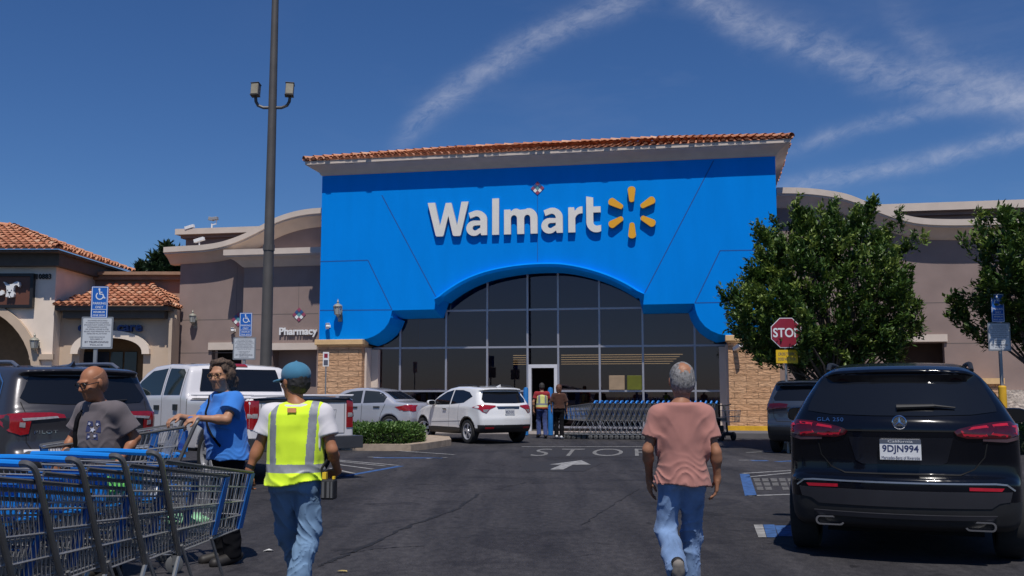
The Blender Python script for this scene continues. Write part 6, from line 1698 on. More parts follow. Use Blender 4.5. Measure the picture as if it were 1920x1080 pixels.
# ------------------------------------------------------------------ shopping carts (local frame: x forward, y left, z up; handle at x = 0)
WIRE = mat('cart_wire', (.36, .35, .345), .42, metal=.5, var=.15, scale=30); TUBE = mat('cart_tube', (.13, .125, .12), .4, metal=.4, var=.1, scale=10); CBLUE = mat('cart_blue', (.012, .22, .68), .38, var=.06); CNAVY = mat('cart_corner_blue', (.012, .095, .33), .45, var=.1); GREYT = mat('cart_steel', (.34, .34, .34), .35, metal=.7, var=.1); CASTER = mat('caster_grey', (.10, .10, .10), .6)
def cart_parts(fine=True):
    n = 5 if fine else 3
    tw, fw = .275, .228           # half widths, rear and front
    RT, RB, FT, FB = (.10, .965), (.27, .49), (1.02, .845), (.95, .535)     # (x, z) rear top, rear bottom, front top, front bottom
    def side_pt(s, a, b):         # a along, b up
        x = (RB[0] + (FB[0] - RB[0]) * a) * (1 - b) + (RT[0] + (FT[0] - RT[0]) * a) * b
        z = (RB[1] + (FB[1] - RB[1]) * a) * (1 - b) + (RT[1] + (FT[1] - RT[1]) * a) * b
        y = s * ((tw + (fw - tw) * a) * (.86 + .14 * b))
        return Vector((x, y, z))
    P = {}
    b = MB(); r = .0026 if fine else .0042
    nv, nh = (26, 4) if fine else (16, 3)
    for s in (-1, 1):
        for i in range(nv + 1): b.cyl(side_pt(s, i / nv, 0), side_pt(s, i / nv, 1), r, n=n if i % 6 else n, caps=False)
        for j in range(nh + 1): b.tube([side_pt(s, k / 6, j / nh) for k in range(7)], .0052, n)
    nf = 15 if fine else 8
    for i in range(nf + 1):
        t = i / nf
        b.cyl(side_pt(-1, 1, 0).lerp(side_pt(1, 1, 0), t), side_pt(-1, 1, 1).lerp(side_pt(1, 1, 1), t), r, n=n, caps=False)
        b.cyl(side_pt(-1, 0, 0).lerp(side_pt(1, 0, 0), t), side_pt(-1, 1, 0).lerp(side_pt(1, 1, 0), t), r, n=n, caps=False)
        b.cyl(side_pt(-1, 0, 0).lerp(side_pt(1, 0, 0), t), side_pt(-1, 0, .93).lerp(side_pt(1, 0, .93), t) + Vector((.02, 0, 0)), r, n=n, caps=False)
    for j in range(5):
        b.cyl(side_pt(-1, 1, j / 4), side_pt(1, 1, j / 4), .0048, n=n); b.cyl(side_pt(-1, 0, j / 4), side_pt(1, 0, j / 4), .0042, n=n)
    for k in range(7): b.cyl(side_pt(-1, k / 6, 0), side_pt(1, k / 6, 0), .0048, n=n)
    P['basket'] = (b, WIRE)
    b = MB()
    for s in (-1, 1): b.tube([side_pt(s, 0, 1) + Vector((0, s * .006, .01)), side_pt(s, .5, 1) + Vector((0, s * .006, .006)), side_pt(s, 1, 1) + Vector((.005, s * .004, .006))], .0085, 6)
    b.cyl(side_pt(-1, 1, 1) + Vector((.005, 0, .006)), side_pt(1, 1, 1) + Vector((.005, 0, .006)), .0085, n=6); P['rim'] = (b, TUBE)
    b = MB(); b.tube([(0, -.245, 1.02), (0, 0, 1.024), (0, .245, 1.02)] if fine else [(.03, -.31, .97), (0, -.295, 1.02), (0, 0, 1.024), (0, .295, 1.02), (.03, .31, .97)], .0155 if fine else .026, 8); P['handle'] = (b, CBLUE)
    # handle elbows, sloping posts and chassis
    for s in (-1, 1):
        b = MB()
        pts = spline([(0, s * .24, 1.02), (.005, s * .285, 1.018), (.03, s * .302, .985), (.075, s * .300, .88), (.17, s * .29, .66), (.255, s * .275, .485)], 3)
        b.tube(pts, .0145, 8); P['post%d' % s] = (b, TUBE)
    b = MB()
    for s in (-1, 1):
        b.tube([(.255, s * .275, .485), (.17, s * .285, .30), (.10, s * .29, .16), (.16, s * .29, .135), (.94, s * .225, .135), (1.02, s * .19, .14)], .0125, 7)
        b.cyl((.58, s * .25, .53), (.82, s * .235, .135), .010, n=6)
    b.cyl((1.02, -.19, .14), (1.02, .19, .14), .012, n=6)
    P['chassis'] = (b, GREYT)
    b = MB()
    for i in range(11): y = -.2 + .04 * i; b.cyl((.2, y, .165), (.97, y * .9, .165), .004, n=n)
    for x in (.2, .45, .7, .97): b.cyl((x, -.24, .165), (x, .24, .165), .005, n=n)
    P['lower_tray'] = (b, WIRE)
    b = MB(); b.box((.055, -.17, .80), (.072, .17, .945)); b.box((.072, -.21, .765), (.27, .21, .782)); P['child_seat'] = (b, CBLUE)
    b = MB()
    for i in range(13): y = -.2 + .4 * i / 12; b.cyl((.30, y * .9, .60), (.265, y, .935), .003, n=n, caps=False)
    for z, x in ((.66, .294), (.75, .284), (.84, .275), (.935, .265)): b.cyl((x, -.235, z), (x, .235, z), .0055, n=n)
    P['seat_back'] = (b, CNAVY)
    for s in (-1, 1):
        b = MB(); lo, hi = side_pt(s, 1, 0), side_pt(s, 1, 1)
        q = []
        for p in (lo, hi): q += [p + Vector((.014, s * .012, 0)), p + Vector((.014, -s * .018, 0)), p + Vector((-.03, -s * .010, 0)), p + Vector((-.03, s * .014, 0))]
        b.add(q, [(0, 1, 2, 3), (7, 6, 5, 4), (0, 4, 5, 1), (1, 5, 6, 2), (2, 6, 7, 3), (3, 7, 4, 0)]); P['corner_guard%d' % s] = (b, CNAVY)
    for x, y in ((.14, .29), (.14, -.29), (.92, .215), (.92, -.215)):
        b = MB(); b.lathe([(.0, -.014), (.052, -.014), (.062, -.008), (.062, .008), (.052, .014), (.0, .014)], (x, y, .062), axis='y', n=14); b.box((x - .018, y - .022, .06), (x + .018, y - .016, .135)); b.box((x - .018, y + .016, .06), (x + .018, y + .022, .135)); b.box((x - .025, y - .022, .125), (x + .025, y + .022, .14)); P['wheel%g_%g' % (x, y)] = (b, CASTER)
    return P
def make_cart(loc, rz, label, group=None, fine=True):
    r = empty('shopping_cart', loc, rz, label, 'shopping cart', group)
    for k, (b, m) in cart_parts(fine).items():
        nm = k.rstrip('-0123456789._')
        b.build(nm, m, r, smooth=nm in ('handle', 'post', 'wheel', 'chassis'))
    return r
# the train pushed by the worker: heading 18 degrees right of straight away
hd = Vector((.31, .951, 0)).normalized(); rz = math.atan2(hd.y, hd.x); left = Vector((-hd.y, hd.x, 0))
c1 = Vector((-1.86, 5.27, 0)) + left * .30
train_lab = ['frontmost cart of the near train, its nose by the vested worker', 'second cart from the front of the near train of nested carts', 'third cart from the front of the near train of nested carts', 'fourth cart of the near train, handle cut by the left edge', 'fifth cart of the near train, mostly beyond the left edge', 'sixth cart of the near train, only its nose in view', 'rearmost cart of the near train, barely in view at the lower left corner']
base = make_cart(tuple(c1), rz, train_lab[0], 'train of nested carts in the foreground')
base.scale = (1.0, 1.0, 1.05)
for i in range(1, 7):
    c = copy_tree(base); c.location = c1 - hd * (.285 * i) + left * random.uniform(-.015, .015); c.rotation_euler = (0, 0, rz + random.uniform(-.012, .012)); c['label'] = train_lab[i]
# loose packaging left in two of them
GRN = mat('green_wrapper', (.12, .45, .10), .35, var=.3, scale=25)
def crumple(name, P, s, m, label, seed):
    f = Field((-s[0] - .02, -s[1] - .02, -s[2] - .02), (s[0] + .02, s[1] + .02, s[2] + .02), .01)
    f.ell((0, 0, 0), [q * .9 for q in s]); f.displace(lambda x, y, z: .02 * vnoise(x * 30, y * 30, z * 30, seed) + .01 * vnoise(x * 70, y * 70, z * 70, seed + 1), .05)
    o = grid_obj(name, f.mesh(0), m); o.location = P; return tag(o, label, 'packaging')
crumple('green_bag', c1 - hd * .285 + hd * .20 + Vector((0, 0, .885)) - left * .08, (.09, .13, .06), GRN, 'crumpled green bag on the seat of the second near cart', 3)
crumple('green_bag', c1 + hd * .62 + Vector((0, 0, .64)) - left * .05, (.13, .12, .05), mat('pale_green_wrapper', (.25, .5, .3), .35, var=.3, scale=25), 'pale green bag lying in the bottom of the frontmost near cart', 5)
crumple('white_wrapper', c1 + hd * .30 + Vector((0, 0, .82)) - left * .1, (.06, .06, .05), LIT, 'crumpled white wrapper on the seat of the frontmost near cart', 8)
# the woman's cart
wc = copy_tree(base); wc.location = (-2.61, 8.20, 0); wc.rotation_euler = (0, 0, R(207)); wc.scale = (1.08, 1.08, 1.15)
wc['label'] = 'loose cart pushed by the woman in the blue blouse'; wc['group'] = 'loose carts'
# long row at the entrance
cz = ground(1062, 815); rowdir = E.copy(); lab = 'wire cart with blue handle nested in the long row by the entrance'
far = make_cart((0, 0, 0), 0, lab, 'row of nested carts by the entrance', fine=False)
st = at(1066, 738, 31.0); rrz = math.atan2(-E.y, -E.x)
for i in range(24):
    c = far if i == 0 else copy_tree(far)
    c.location = Vector((st.x, 31.0, 0)) + E * (.86 + .158 * i) + Vector((0, 0, .0)); c.rotation_euler = (0, 0, rrz); c.scale = (1.08, 1.08, 1.12)
# mobility scooter cart by the right block pillar
p = at(1348, 738, 30.2); ms = empty('mobility_cart', (p.x, 30.2, 0), R(200), 'black electric mobility cart parked by the right block pillar', 'mobility cart')
b = MB(); b.box((-.24, -.45, .14), (.24, .45, .24)); b.box((-.22, -.45, .24), (.22, -.1, .42)); b.build('base', BLACKP, ms, bevel=.03)
b = MB(); b.box((-.25, -.38, .56), (.25, .05, .66)); b.cyl((0, -.2, .42), (0, -.2, .56), .05); b.build('seat', BLACKP, ms, bevel=.03)
b = MB(); b.box((-.24, -.46, .66), (.24, -.36, 1.12), M=Matrix.Rotation(.08, 4, 'X')); b.build('backrest', BLACKP, ms, bevel=.03)
b = MB(); b.tube([(0, .42, .24), (0, .36, .7), (0, .26, 1.02)], .03, 8); b.tube([(-.28, .2, 1.06), (-.1, .26, 1.03), (.1, .26, 1.03), (.28, .2, 1.06)], .018, 6); b.build('tiller', BLACKP, ms)
b = MB()
for s in (-1, 1):
    for k in range(8): b.cyl((s * .22, .44 + .04 * k, .55), (s * .24, .44 + .045 * k, .88), .005, n=4)
for k in range(10): b.cyl((-.22 + .049 * k, .74, .55), (-.24 + .053 * k, .78, .88), .005, n=4)
for z, w_, y1 in ((.55, .22, .74), (.7, .23, .76), (.88, .24, .78)): b.tube([(-w_, .44, z), (w_, .44, z), (w_, y1, z), (-w_, y1, z)], .008, 5, closed=True)
b.build('front_basket', WIRE, ms)
for x, y in ((-.24, -.34), (.24, -.34), (-.2, .42), (.2, .42)):
    b = MB(); b.lathe([(.0, -.04), (.10, -.04), (.125, -.025), (.125, .025), (.10, .04), (.0, .04)], (x, y, .125), axis='x', n=16); b.build('wheel', TYREM, ms)
# ------------------------------------------------------------------ people (local frame: x to the person's right, y forward, z up)
def skin_mat(name, col): return mat(name, col, .5, var=.10, scale=22, spec=.35, bump=.08, bscale=220, dist=.002)
def cloth(name, col, var=.08, scale=9, **k): return mat(name, col, .9, var=var, scale=scale, spec=.12, bump=.25, bscale=380, dist=.002, sheen=.15, **k)
V3 = lambda *a: np.array(a, float)
def rot_z(p, c, a):
    x, y = p[0] - c[0], p[1] - c[1]
    return V3(c[0] + x * math.cos(a) - y * math.sin(a), c[1] + x * math.sin(a) + y * math.cos(a), p[2])
def hand(f, w, d, n, s, curl=.5, grip=False):
    """w wrist, d finger direction, n palm normal, s size"""
    d = d / np.linalg.norm(d); n = n - d * (n @ d); n /= np.linalg.norm(n); side = np.cross(d, n)
    f.cap(w, w + d * .03 * s, .025 * s, .026 * s, k=.015)
    for o in (-.026, -.009, .009, .026): f.cap(w + d * .02 * s + side * o * .8 * s, w + d * .085 * s + side * o * s, .0135 * s, .0125 * s, k=.012)
    for o, L in ((-.029, .062), (-.010, .076), (.010, .080), (.029, .070)):
        p = w + d * .085 * s + side * o * s; c = curl * (1.0 + .25 * (o < 0))
        for q, (l, a) in enumerate(((.45, .5), (.32, 1.1), (.26, 1.6))):
            t = c * a; dd = d * math.cos(t) + n * math.sin(t); e = p + dd * L * l * 1.15 * s
            f.cap(p, e, (.0098 - .0010 * q) * s, (.0090 - .0010 * q) * s, k=.004); p = e
    p = w + d * .025 * s + side * .026 * s; e = p + (d * .55 + side * .65 + n * .35) * .048 * s; f.cap(p, e, .0135 * s, .011 * s, k=.012)
    f.cap(e, e + (d * .85 + side * .15 + n * (.6 if grip else .3)) * .036 * s, .011 * s, .009 * s, k=.006)
def person(label, loc, rz, H, pose, shirt, trousers, skin, hair=None, belly=0.0, h=.0065, category='person', head_yaw=0.0, head_pitch=0.0, head_scale=1.0, shoes=(.02, .02, .022), group=None, female=False):
    s = H / 1.70
    root_skin = skin
    sh_w = pose.get('shoulder', .175) * s; lean = pose.get('lean', 0.0)
    Z = lambda z: z * s
    def ly(z): return lean * max(0, z - .92) * s            # forward lean
    secs = [(Z(.80), 0, 0, .150 * s, .110 * s), (Z(.90), 0, 0, .168 * s, .122 * s), (Z(.98), 0, ly(.98) + .01 * belly, .160 * s * (1 + belly * .22), .122 * s * (1 + belly * .5)),
            (Z(1.08), 0, ly(1.08) + .03 * belly, .155 * s * (1 + belly * .28), .120 * s * (1 + belly * .6)), (Z(1.18), 0, ly(1.18) + .02 * belly, .160 * s * (1 + belly * .18), .122 * s * (1 + belly * .4)),
            (Z(1.28), 0, ly(1.28), .170 * s, .118 * s * (1 + belly * .15)), (Z(1.36), 0, ly(1.36) - .012 * s, .160 * s, .098 * s), (Z(1.42), 0, ly(1.42) - .016 * s, .10 * s, .068 * s), (Z(1.46), 0, ly(1.45) - .012 * s, .06 * s, .056 * s)]
    nb = V3(0, ly(1.44) - .018 * s, Z(1.42)); hc = V3(pose.get('hx', 0) , ly(1.56) + .022 * s + pose.get('hy', 0), Z(1.585))
    J = {}
    for sd_, k in ((-1, 'l'), (1, 'r')):
        J[k + 'sh'] = V3(sd_ * sh_w, ly(1.38) - .012 * s, Z(1.375) + pose.get('shz', 0))
        for j in ('el', 'wr', 'hip', 'kn', 'an', 'toe'):
            if k + j in pose: J[k + j] = V3(*pose[k + j])
        J.setdefault(k + 'hip', V3(sd_ * .080 * s, 0, Z(.90)))
        J.setdefault(k + 'kn', V3(sd_ * .095 * s, .02, Z(.49))); J.setdefault(k + 'an', V3(sd_ * .09 * s, -.02, Z(.085)))
        J.setdefault(k + 'toe', J[k + 'an'] + V3(sd_ * .02, .15 * s, -.035 * s))
    allp = np.array(list(J.values()) + [hc + V3(0, 0, .15), V3(-.25, -.2, 0), V3(.25, .2, 0)])
    lo = allp.min(0) - .17; hi = allp.max(0) + .17; lo[2] = max(lo[2], -.03)
    # ---- body: head, neck, trunk, arms, hands and legs in one surface
    f = Field(lo, hi, h)
    f.loft([(max(q[0], Z(.87) - (.02 if q[0] < Z(.85) else 0)), q[1], q[2], q[3] * (.86 if q[0] < Z(1.03) else 1), q[4] * (.80 if q[0] < Z(1.03) else 1)) for q in secs], .03, grow=-.012)
    f.cap(nb - V3(0, 0, .03), hc + V3(0, -.02 * s, -.06 * s), .056 * s, .050 * s, k=.03)
    for k in 'lr':
        f.cap(J[k + 'sh'] * V3(.5, 1, 1) + V3(0, 0, .012), J[k + 'sh'], .045 * s, .050 * s, k=.03)
        f.cap(J[k + 'sh'], J[k + 'el'], .046 * s, .037 * s, k=.02); f.cap(J[k + 'el'], J[k + 'wr'], .0375 * s, .025 * s, k=.02)
        e = J[k + 'el'] + (J[k + 'wr'] - J[k + 'el']) * .28; f.ell(e, (.0375 * s,) * 3, k=.03)
        f.cap(J[k + 'hip'], J[k + 'kn'], .064 * s, .048 * s, k=.03); f.cap(J[k + 'kn'], J[k + 'an'], .050 * s, .033 * s, k=.02); f.cap(J[k + 'an'], J[k + 'toe'] * .7 + J[k + 'an'] * .3 - V3(0, 0, .012), .028 * s, .016 * s, k=.01)
        hd_ = pose.get(k + 'hand'); d = J[k + 'wr'] - J[k + 'el']; d /= np.linalg.norm(d)
        if hd_: hand(f, J[k + 'wr'], V3(*hd_[0]), V3(*hd_[1]), s, hd_[2])
        else: hand(f, J[k + 'wr'], d, V3(1 if k == 'l' else -1, .2, 0), s, .45)
    HS = s * head_scale
    RM = Matrix.Rotation(head_yaw, 4, 'Z') @ Matrix.Rotation(head_pitch, 4, 'X'); RN = np.array(RM)[:3, :3]
    hp = lambda x, y, z: hc + RN @ (V3(x, y, z) * HS)
    E_ = lambda c, r, k=.02, cut=False: f.ell(hp(*c), [q * HS for q in r], RM, k, cut)
    E_((0, -.012, .032), (.074, .092, .088)); E_((0, .018, -.030), (.062, .072, .078), .04); E_((0, .052, -.088), (.034, .030, .026), .03)
    E_((0, .080, .030), (.052, .018, .012), .015)                                   # brow
    for sx_ in (-1, 1):
        E_((sx_ * .030, .088, .010), (.017, .014, .012), .004, True)                # sockets
        E_((sx_ * .030, .077, .010), (.013, .012, .011), .003)
        E_((sx_ * .040, .060, -.020), (.024, .024, .020), .02)                      # cheeks
        E_((sx_ * .078, -.006, .000), (.011, .020, .032), .008)                     # ears
    f.cap(hp(0, .086, .020), hp(0, .108, -.022), .009 * HS, .012 * HS, k=.012); E_((0, .098, -.028), (.018, .012, .009), .008)
    E_((0, .082, -.056), (.022, .010, .006), .006); E_((0, .081, -.068), (.019, .009, .006), .006); f.cap(hp(-.018, .093, -.0615), hp(.018, .093, -.0615), .0022, k=0) if False else None
    o = grid_obj('person', f.mesh(1), skin); o.location = loc; o.rotation_euler = (0, 0, rz); tag(o, label, category, group)
    root = o
    # eyes
    b = MB()
    for sx_ in (-1, 1):
        c = hp(sx_ * .030, .086, .010); rr = .0075 * HS
        b.lathe([(0, -rr), (rr * .7, -rr * .7), (rr, 0), (rr * .7, rr * .7), (0, rr)], c, n=8)
    b.build('eyes', mat('eye_dark_' + label[:8], (.03, .02, .015), .2), root, smooth=True)
    # ---- trousers
    f = Field(lo, hi, h); tw = trousers.get('loose', .016)
    tsec = [q for q in secs if q[0] <= Z(1.0)]
    f.loft([(Z(.84), 0, 0, .150 * s, .116 * s)] + [(q[0], q[1], q[2], q[3] * .93, q[4] * .95) for q in tsec[1:]], .04, grow=tw * .5)
    cuffs = []
    for k in 'lr':
        f.cap(J[k + 'hip'] - V3(0, .01, .0), J[k + 'kn'], .074 * s + tw, .056 * s + tw, k=.04); f.cap(J[k + 'kn'], J[k + 'an'], .058 * s + tw, trousers.get('cuff', .062) * s + tw * .5, k=.03)
        d = (J[k + 'an'] - J[k + 'kn']); d /= np.linalg.norm(d); cuffs.append((J[k + 'an'] + d * trousers.get('drop', .03), d))
    sd0 = trousers.get('seed', 1)
    fold = trousers.get('fold', .008)
    def wr_t(x, y, z):
        a = np.sin((z * 46 + x * 26 + 5 * vnoise(x * 7, y * 7, z * 5, sd0)) ) * np.exp(-((z - .46 * s) / .17) ** 2) * fold * .55
        w1 = vnoise(x * 6, y * 6, z * 5, sd0 + 6); rg = (1 - np.abs(np.sin(z * 24 + x * 38 * np.tanh(5 * w1) + 5 * w1))) ** 3
        return a * .8 - fold * 1.1 * (rg - .2) * (.55 + .45 * np.exp(-((z - .45 * s) / .2) ** 2)) + fold * .45 * vnoise(x * 13 + y * 6, y * 13, z * 8 + x * 7, sd0 + 3) + fold * .5 * vnoise(x * 28, y * 28, z * 18 + x * 15, sd0 + 9) + fold * .28 * np.sin(z * 70 + x * 25 + y * 34 + 4 * vnoise(x * 9, y * 9, z * 7, sd0 + 4)) * np.exp(-((z - .16 * s) / .10) ** 2)
    f.displace(wr_t, .05)
    hemz = shirt['hem'] + .035
    f.cut(lambda X, Y, Z_: hemz - Z_ + 0 * X + 0 * Y, (lo[0], lo[1], hemz - .02), (hi[0], hi[1], hemz + .4))
    for c, d in cuffs: f.cut(lambda X, Y, Z_, c=c, d=d: -((X - c[0]) * d[0] + (Y - c[1]) * d[1] + (Z_ - c[2]) * d[2]), c - .14, c + .14)
    to = grid_obj('trousers', f.mesh(1), trousers['mat'], root)
    # ---- shoes
    for k in 'lr':
        a, t = J[k + 'an'], J[k + 'toe']; d = t - a; d = d / np.linalg.norm(d); fl = V3(d[0], d[1], d[2]); up = np.cross(np.cross(d, V3(0, 0, 1) if abs(d[2]) < .9 else V3(0, 1, 0)), d); up /= np.linalg.norm(up)
        if up[2] < -.2 and abs(d[2]) < .9: up = -up
        heel = a - d * .05 * s - up * .030 * s; tip = a + d * .175 * s - up * .022 * s
        g = Field(np.minimum(heel, tip) - .1, np.maximum(heel, tip) + .13, max(h * .8, .006)); g.cap(heel, tip, .046 * s, .047 * s, k=.02); g.cap(a + up * .02, a - up * .03 * s, .044 * s, .042 * s, k=.03)
        c = a - up * .078 * s; g.cut(lambda X, Y, Z_, c=c, up=up: (X - c[0]) * up[0] + (Y - c[1]) * up[1] + (Z_ - c[2]) * up[2], np.minimum(heel, tip) - .2, np.maximum(heel, tip) + .2)
        c2 = c + up * .026 * s
        grid_obj('shoe', g.mesh(1), [trousers['shoe'], trousers.get('sole', trousers['shoe'])], root, lambda x, y, z, c2=c2, up=up: ((x - c2[0]) * up[0] + (y - c2[1]) * up[1] + (z - c2[2]) * up[2] < 0).astype(int))
    # ---- shirt
    f = Field(lo, hi, h); sw_ = shirt.get('loose', .018); hem = shirt['hem']
    ss = [q for q in secs]
    lowz = hem - .08
    fl_ = shirt.get('flare', 1.03); wh = .178 * s * fl_; bh = .134 * s * fl_
    ss = [(lowz, 0, 0, wh, bh), (hem, 0, 0, wh, bh)] + [(q[0], q[1], q[2], max(q[3], wh * (1 - .35 * min(1, (q[0] - hem) / .30))), max(q[4], bh * (1 - .3 * min(1, (q[0] - hem) / .30)))) for q in secs if q[0] > hem + .05][:-1]
    f.loft(ss, .03, grow=sw_)
    slv = shirt.get('sleeve', .55)
    for k in 'lr':
        f.cap(J[k + 'sh'] * V3(.35, 1, 1) + V3(0, 0, .016), J[k + 'sh'], .050 * s + sw_ * .5, .054 * s + sw_ * .6, k=.05)
        if slv > 0: f.cap(J[k + 'sh'], J[k + 'sh'] + (J[k + 'el'] - J[k + 'sh']) * (slv + .25), .054 * s + sw_ * .6, .050 * s + sw_ + shirt.get('sleeve_flare', .006), k=.045)
    if female:
        for sx_ in (-1, 1): f.ell((sx_ * .075 * s, ly(1.22) + .105 * s, Z(1.22)), (.075 * s, .065 * s, .075 * s), k=.05)
    amp = shirt.get('fold', .010); sd1 = shirt.get('seed', 2); fz = shirt.get('fold_z', 1.0) * s
    def wr_s(x, y, z):
        n1 = vnoise(x * 5, y * 5, z * 4, sd1); n2 = vnoise(x * 9, y * 9, z * 6, sd1 + 5)
        q = z * 44 + x * 16 * (1 + n1) + 7.0 * n2; ridge = (1 - np.abs(np.sin(q))) ** 1.5
        low = np.exp(-((z - fz) / .13) ** 2)
        side = np.exp(-((np.abs(x) - .17 * s) / .07) ** 2) * np.exp(-((z - 1.24 * s) / .10) ** 2)
        q2 = z * 30 - np.abs(x) * 34 + 3 * n2
        return -amp * 1.1 * (ridge - .35) * low * (.6 + .6 * n1) - amp * .8 * ((1 - np.abs(np.sin(q2))) ** 2 - .3) * side + amp * .55 * n2 + amp * .25 * vnoise(x * 22, y * 22, z * 18, sd1 + 7)
    f.displace(wr_s, .05)
    tilt = shirt.get('tilt', 0.0)
    f.cut(lambda X, Y, Z_: Z_ - (hem + tilt * X + .006 * np.sin(X * 30 + Y * 20)) + 0 * Y, (lo[0], lo[1], lo[2] - .1), (hi[0], hi[1], hem + .06)) 
    if slv > 0:
        for k in 'lr':
            d = J[k + 'el'] - J[k + 'sh']; L_ = np.linalg.norm(d); d = d / L_; c = J[k + 'sh'] + d * L_ * slv; sg = -1 if k == 'l' else 1
            def cf(X, Y, Z_, c=c, d=d, sg=sg):
                pl = -((X - c[0]) * d[0] + (Y - c[1]) * d[1] + (Z_ - c[2]) * d[2])
                near = np.sqrt((X - c[0]) ** 2 + (Y - c[1]) ** 2 + (Z_ - c[2]) ** 2) - .19
                return np.maximum(np.maximum(pl, near), .02 - (X - (sg * (.175 * s + sw_ - .005))) * sg * 1.0 - .02)
            f.cut(cf, c - .24, c + .24)
    else:
        for k in 'lr': f.ell(J[k + 'sh'] + V3((-1 if k == 'l' else 1) * .045, 0, -.01), (.045, .075, .085), k=.01, cut=True)
    # neck opening
    f.cap(nb + V3(0, .005, .035), hc, .062 * s + shirt.get('neck', 0), .07 * s, k=0) if False else None
    nk = nb + V3(0, .012, .038 * s)
    f.ell(nk, (.066 * s, .064 * s, .030 * s), k=.006, cut=True)
    if shirt.get('vneck'): f.ell(nb + V3(0, .075 * s, -.012 * s), (.035 * s, .06 * s, .075 * s), Matrix.Rotation(R(-25), 4, 'X'), k=.006, cut=True)
    so_ = grid_obj(shirt.get('name', 'shirt'), f.mesh(1), shirt['mats'], root, shirt.get('matfn'))
    # ---- hair
    if hair:
        f = Field(hc - .17 * HS, hc + .17 * HS, .0055); g = hair.get('thick', .008); Eh = lambda c, r, k=.01, cut=False: f.ell(hp(*c), [q * HS for q in r], RM, k, cut)
        Eh((0, -.014, .036), (.074 + g, .092 + g, .088 + g)); Eh((0, -.035, -.015), (.070 + g * .8, .070 + g, .072), .03)
        for c, r in hair.get('add', []): Eh(c, r, .02)
        Eh((0, .10, -.03), (.085, .085, .10 + hair.get('brow', 0)), .01, True)
        if not hair.get('cover_ears'):
            for sx_ in (-1, 1): Eh((sx_ * .085, .012, -.012), (.03, .036, .042), .005, True)
        Eh((0, .02, -.115), (.12, .09, .06), .01, True) if hair.get('short', True) else None
        for c, r in hair.get('cut', []): Eh(c, r, .008, True)
        ha = hair.get('amp', .004)
        f.displace(lambda x, y, z: ha * vnoise(x * 60, y * 60, z * 60, 4) + ha * .7 * vnoise(x * 130, y * 130, z * 90, 8) + ha * 1.6 * vnoise(x * 22, y * 22, z * 22, 14) * hair.get('lump', 0), .03)
        bl = hair.get('bald')
        if bl:
            bc = hp(*bl[0]); br = bl[1] * HS
            grid_obj('hair', f.mesh(1), [hair['mat'], skin], root, lambda x, y, z: (np.sqrt((x - bc[0]) ** 2 + (y - bc[1]) ** 2 + (z - bc[2]) ** 2) + .018 * vnoise(x * 60, y * 60, z * 60, 2) + .010 * vnoise(x * 140, y * 140, z * 140, 3) < br).astype(int))
        else: grid_obj('hair', f.mesh(1), hair['mat'], root)
    return root, J, hp, RM, HS

JEAN = mat('blue_denim', (.17, .26, .43), .9, var=.30, scale=7, spec=.1, bump=.3, bscale=420, dist=.002, sheen=.1)
JEAN2 = mat('mid_blue_denim', (.10, .19, .345), .9, var=.22, scale=6, spec=.1, bump=.3, bscale=420, dist=.002)
SHOEB = mat('dark_shoe', (.02, .017, .015), .6, var=.1); SOLE = mat('shoe_sole', (.25, .22, .19), .8, var=.2)
SK1 = skin_mat('tan_skin', (.34, .155, .085)); SK2 = skin_mat('brown_skin', (.36, .15, .075)); SK3 = skin_mat('warm_skin', (.42, .21, .12))

# --- man in the pink T-shirt, walking away
d0 = 6.7; k = d0 / F * 1.0
C = at(1276, 738, d0)
def L2(px, py, y=0.0): return ((px - 1276) * (d0 + y) / F, y, CAMH - (py - 738) * (d0 + y) / F)
pose = dict(shoulder=.165, lean=.03, lel=L2(1212, 842, -.02), lwr=L2(1222, 893, .12), rel=L2(1337, 846, -.05), rwr=L2(1341, 893, -.01), hx=.018,
            lhand=((.05, .25, -.9), (1, .2, 0), .5), rhand=((-.05, .12, -1), (-1, .15, 0), .55),
            lkn=L2(1247, 985, .04), lan=L2(1249, 1056, -.24), ltoe=L2(1251, 1092, -.20), rkn=L2(1298, 1000, .12), ran=L2(1293, 1105, .14), rtoe=L2(1300, 1128, .32),
            lhip=(-.074, 0, .82), rhip=(.074, 0, .82), shz=-.025)
PINK = cloth('dusty_pink_cotton', (.40, .185, .155), .07)
HAIRG = mat('grey_hair', (.22, .21, .205), .8, var=.55, scale=75, stretch=(1, 1, .35), detail=8, bump=1, bscale=260, dist=.006)
pm, J, hp, RM, HS = person('man in a dusty pink T-shirt and blue jeans walking toward the store', (C.x, d0, 0), R(2), 1.565, pose,
    dict(mats=PINK, hem=CAMH - (905 - 738) * k, loose=.017, fold=.011, fold_z=.92, sleeve=.66, seed=12, sleeve_flare=.012, flare=1.08, name='t_shirt', tilt=-.05), dict(mat=JEAN, shoe=SHOEB, sole=SOLE, loose=.016, cuff=.068, fold=.008, seed=5, drop=.045), SK1,
    hair=dict(mat=HAIRG, thick=.007, amp=.0022, bald=((.004, -.090, .098), .040)), head_scale=1.12)
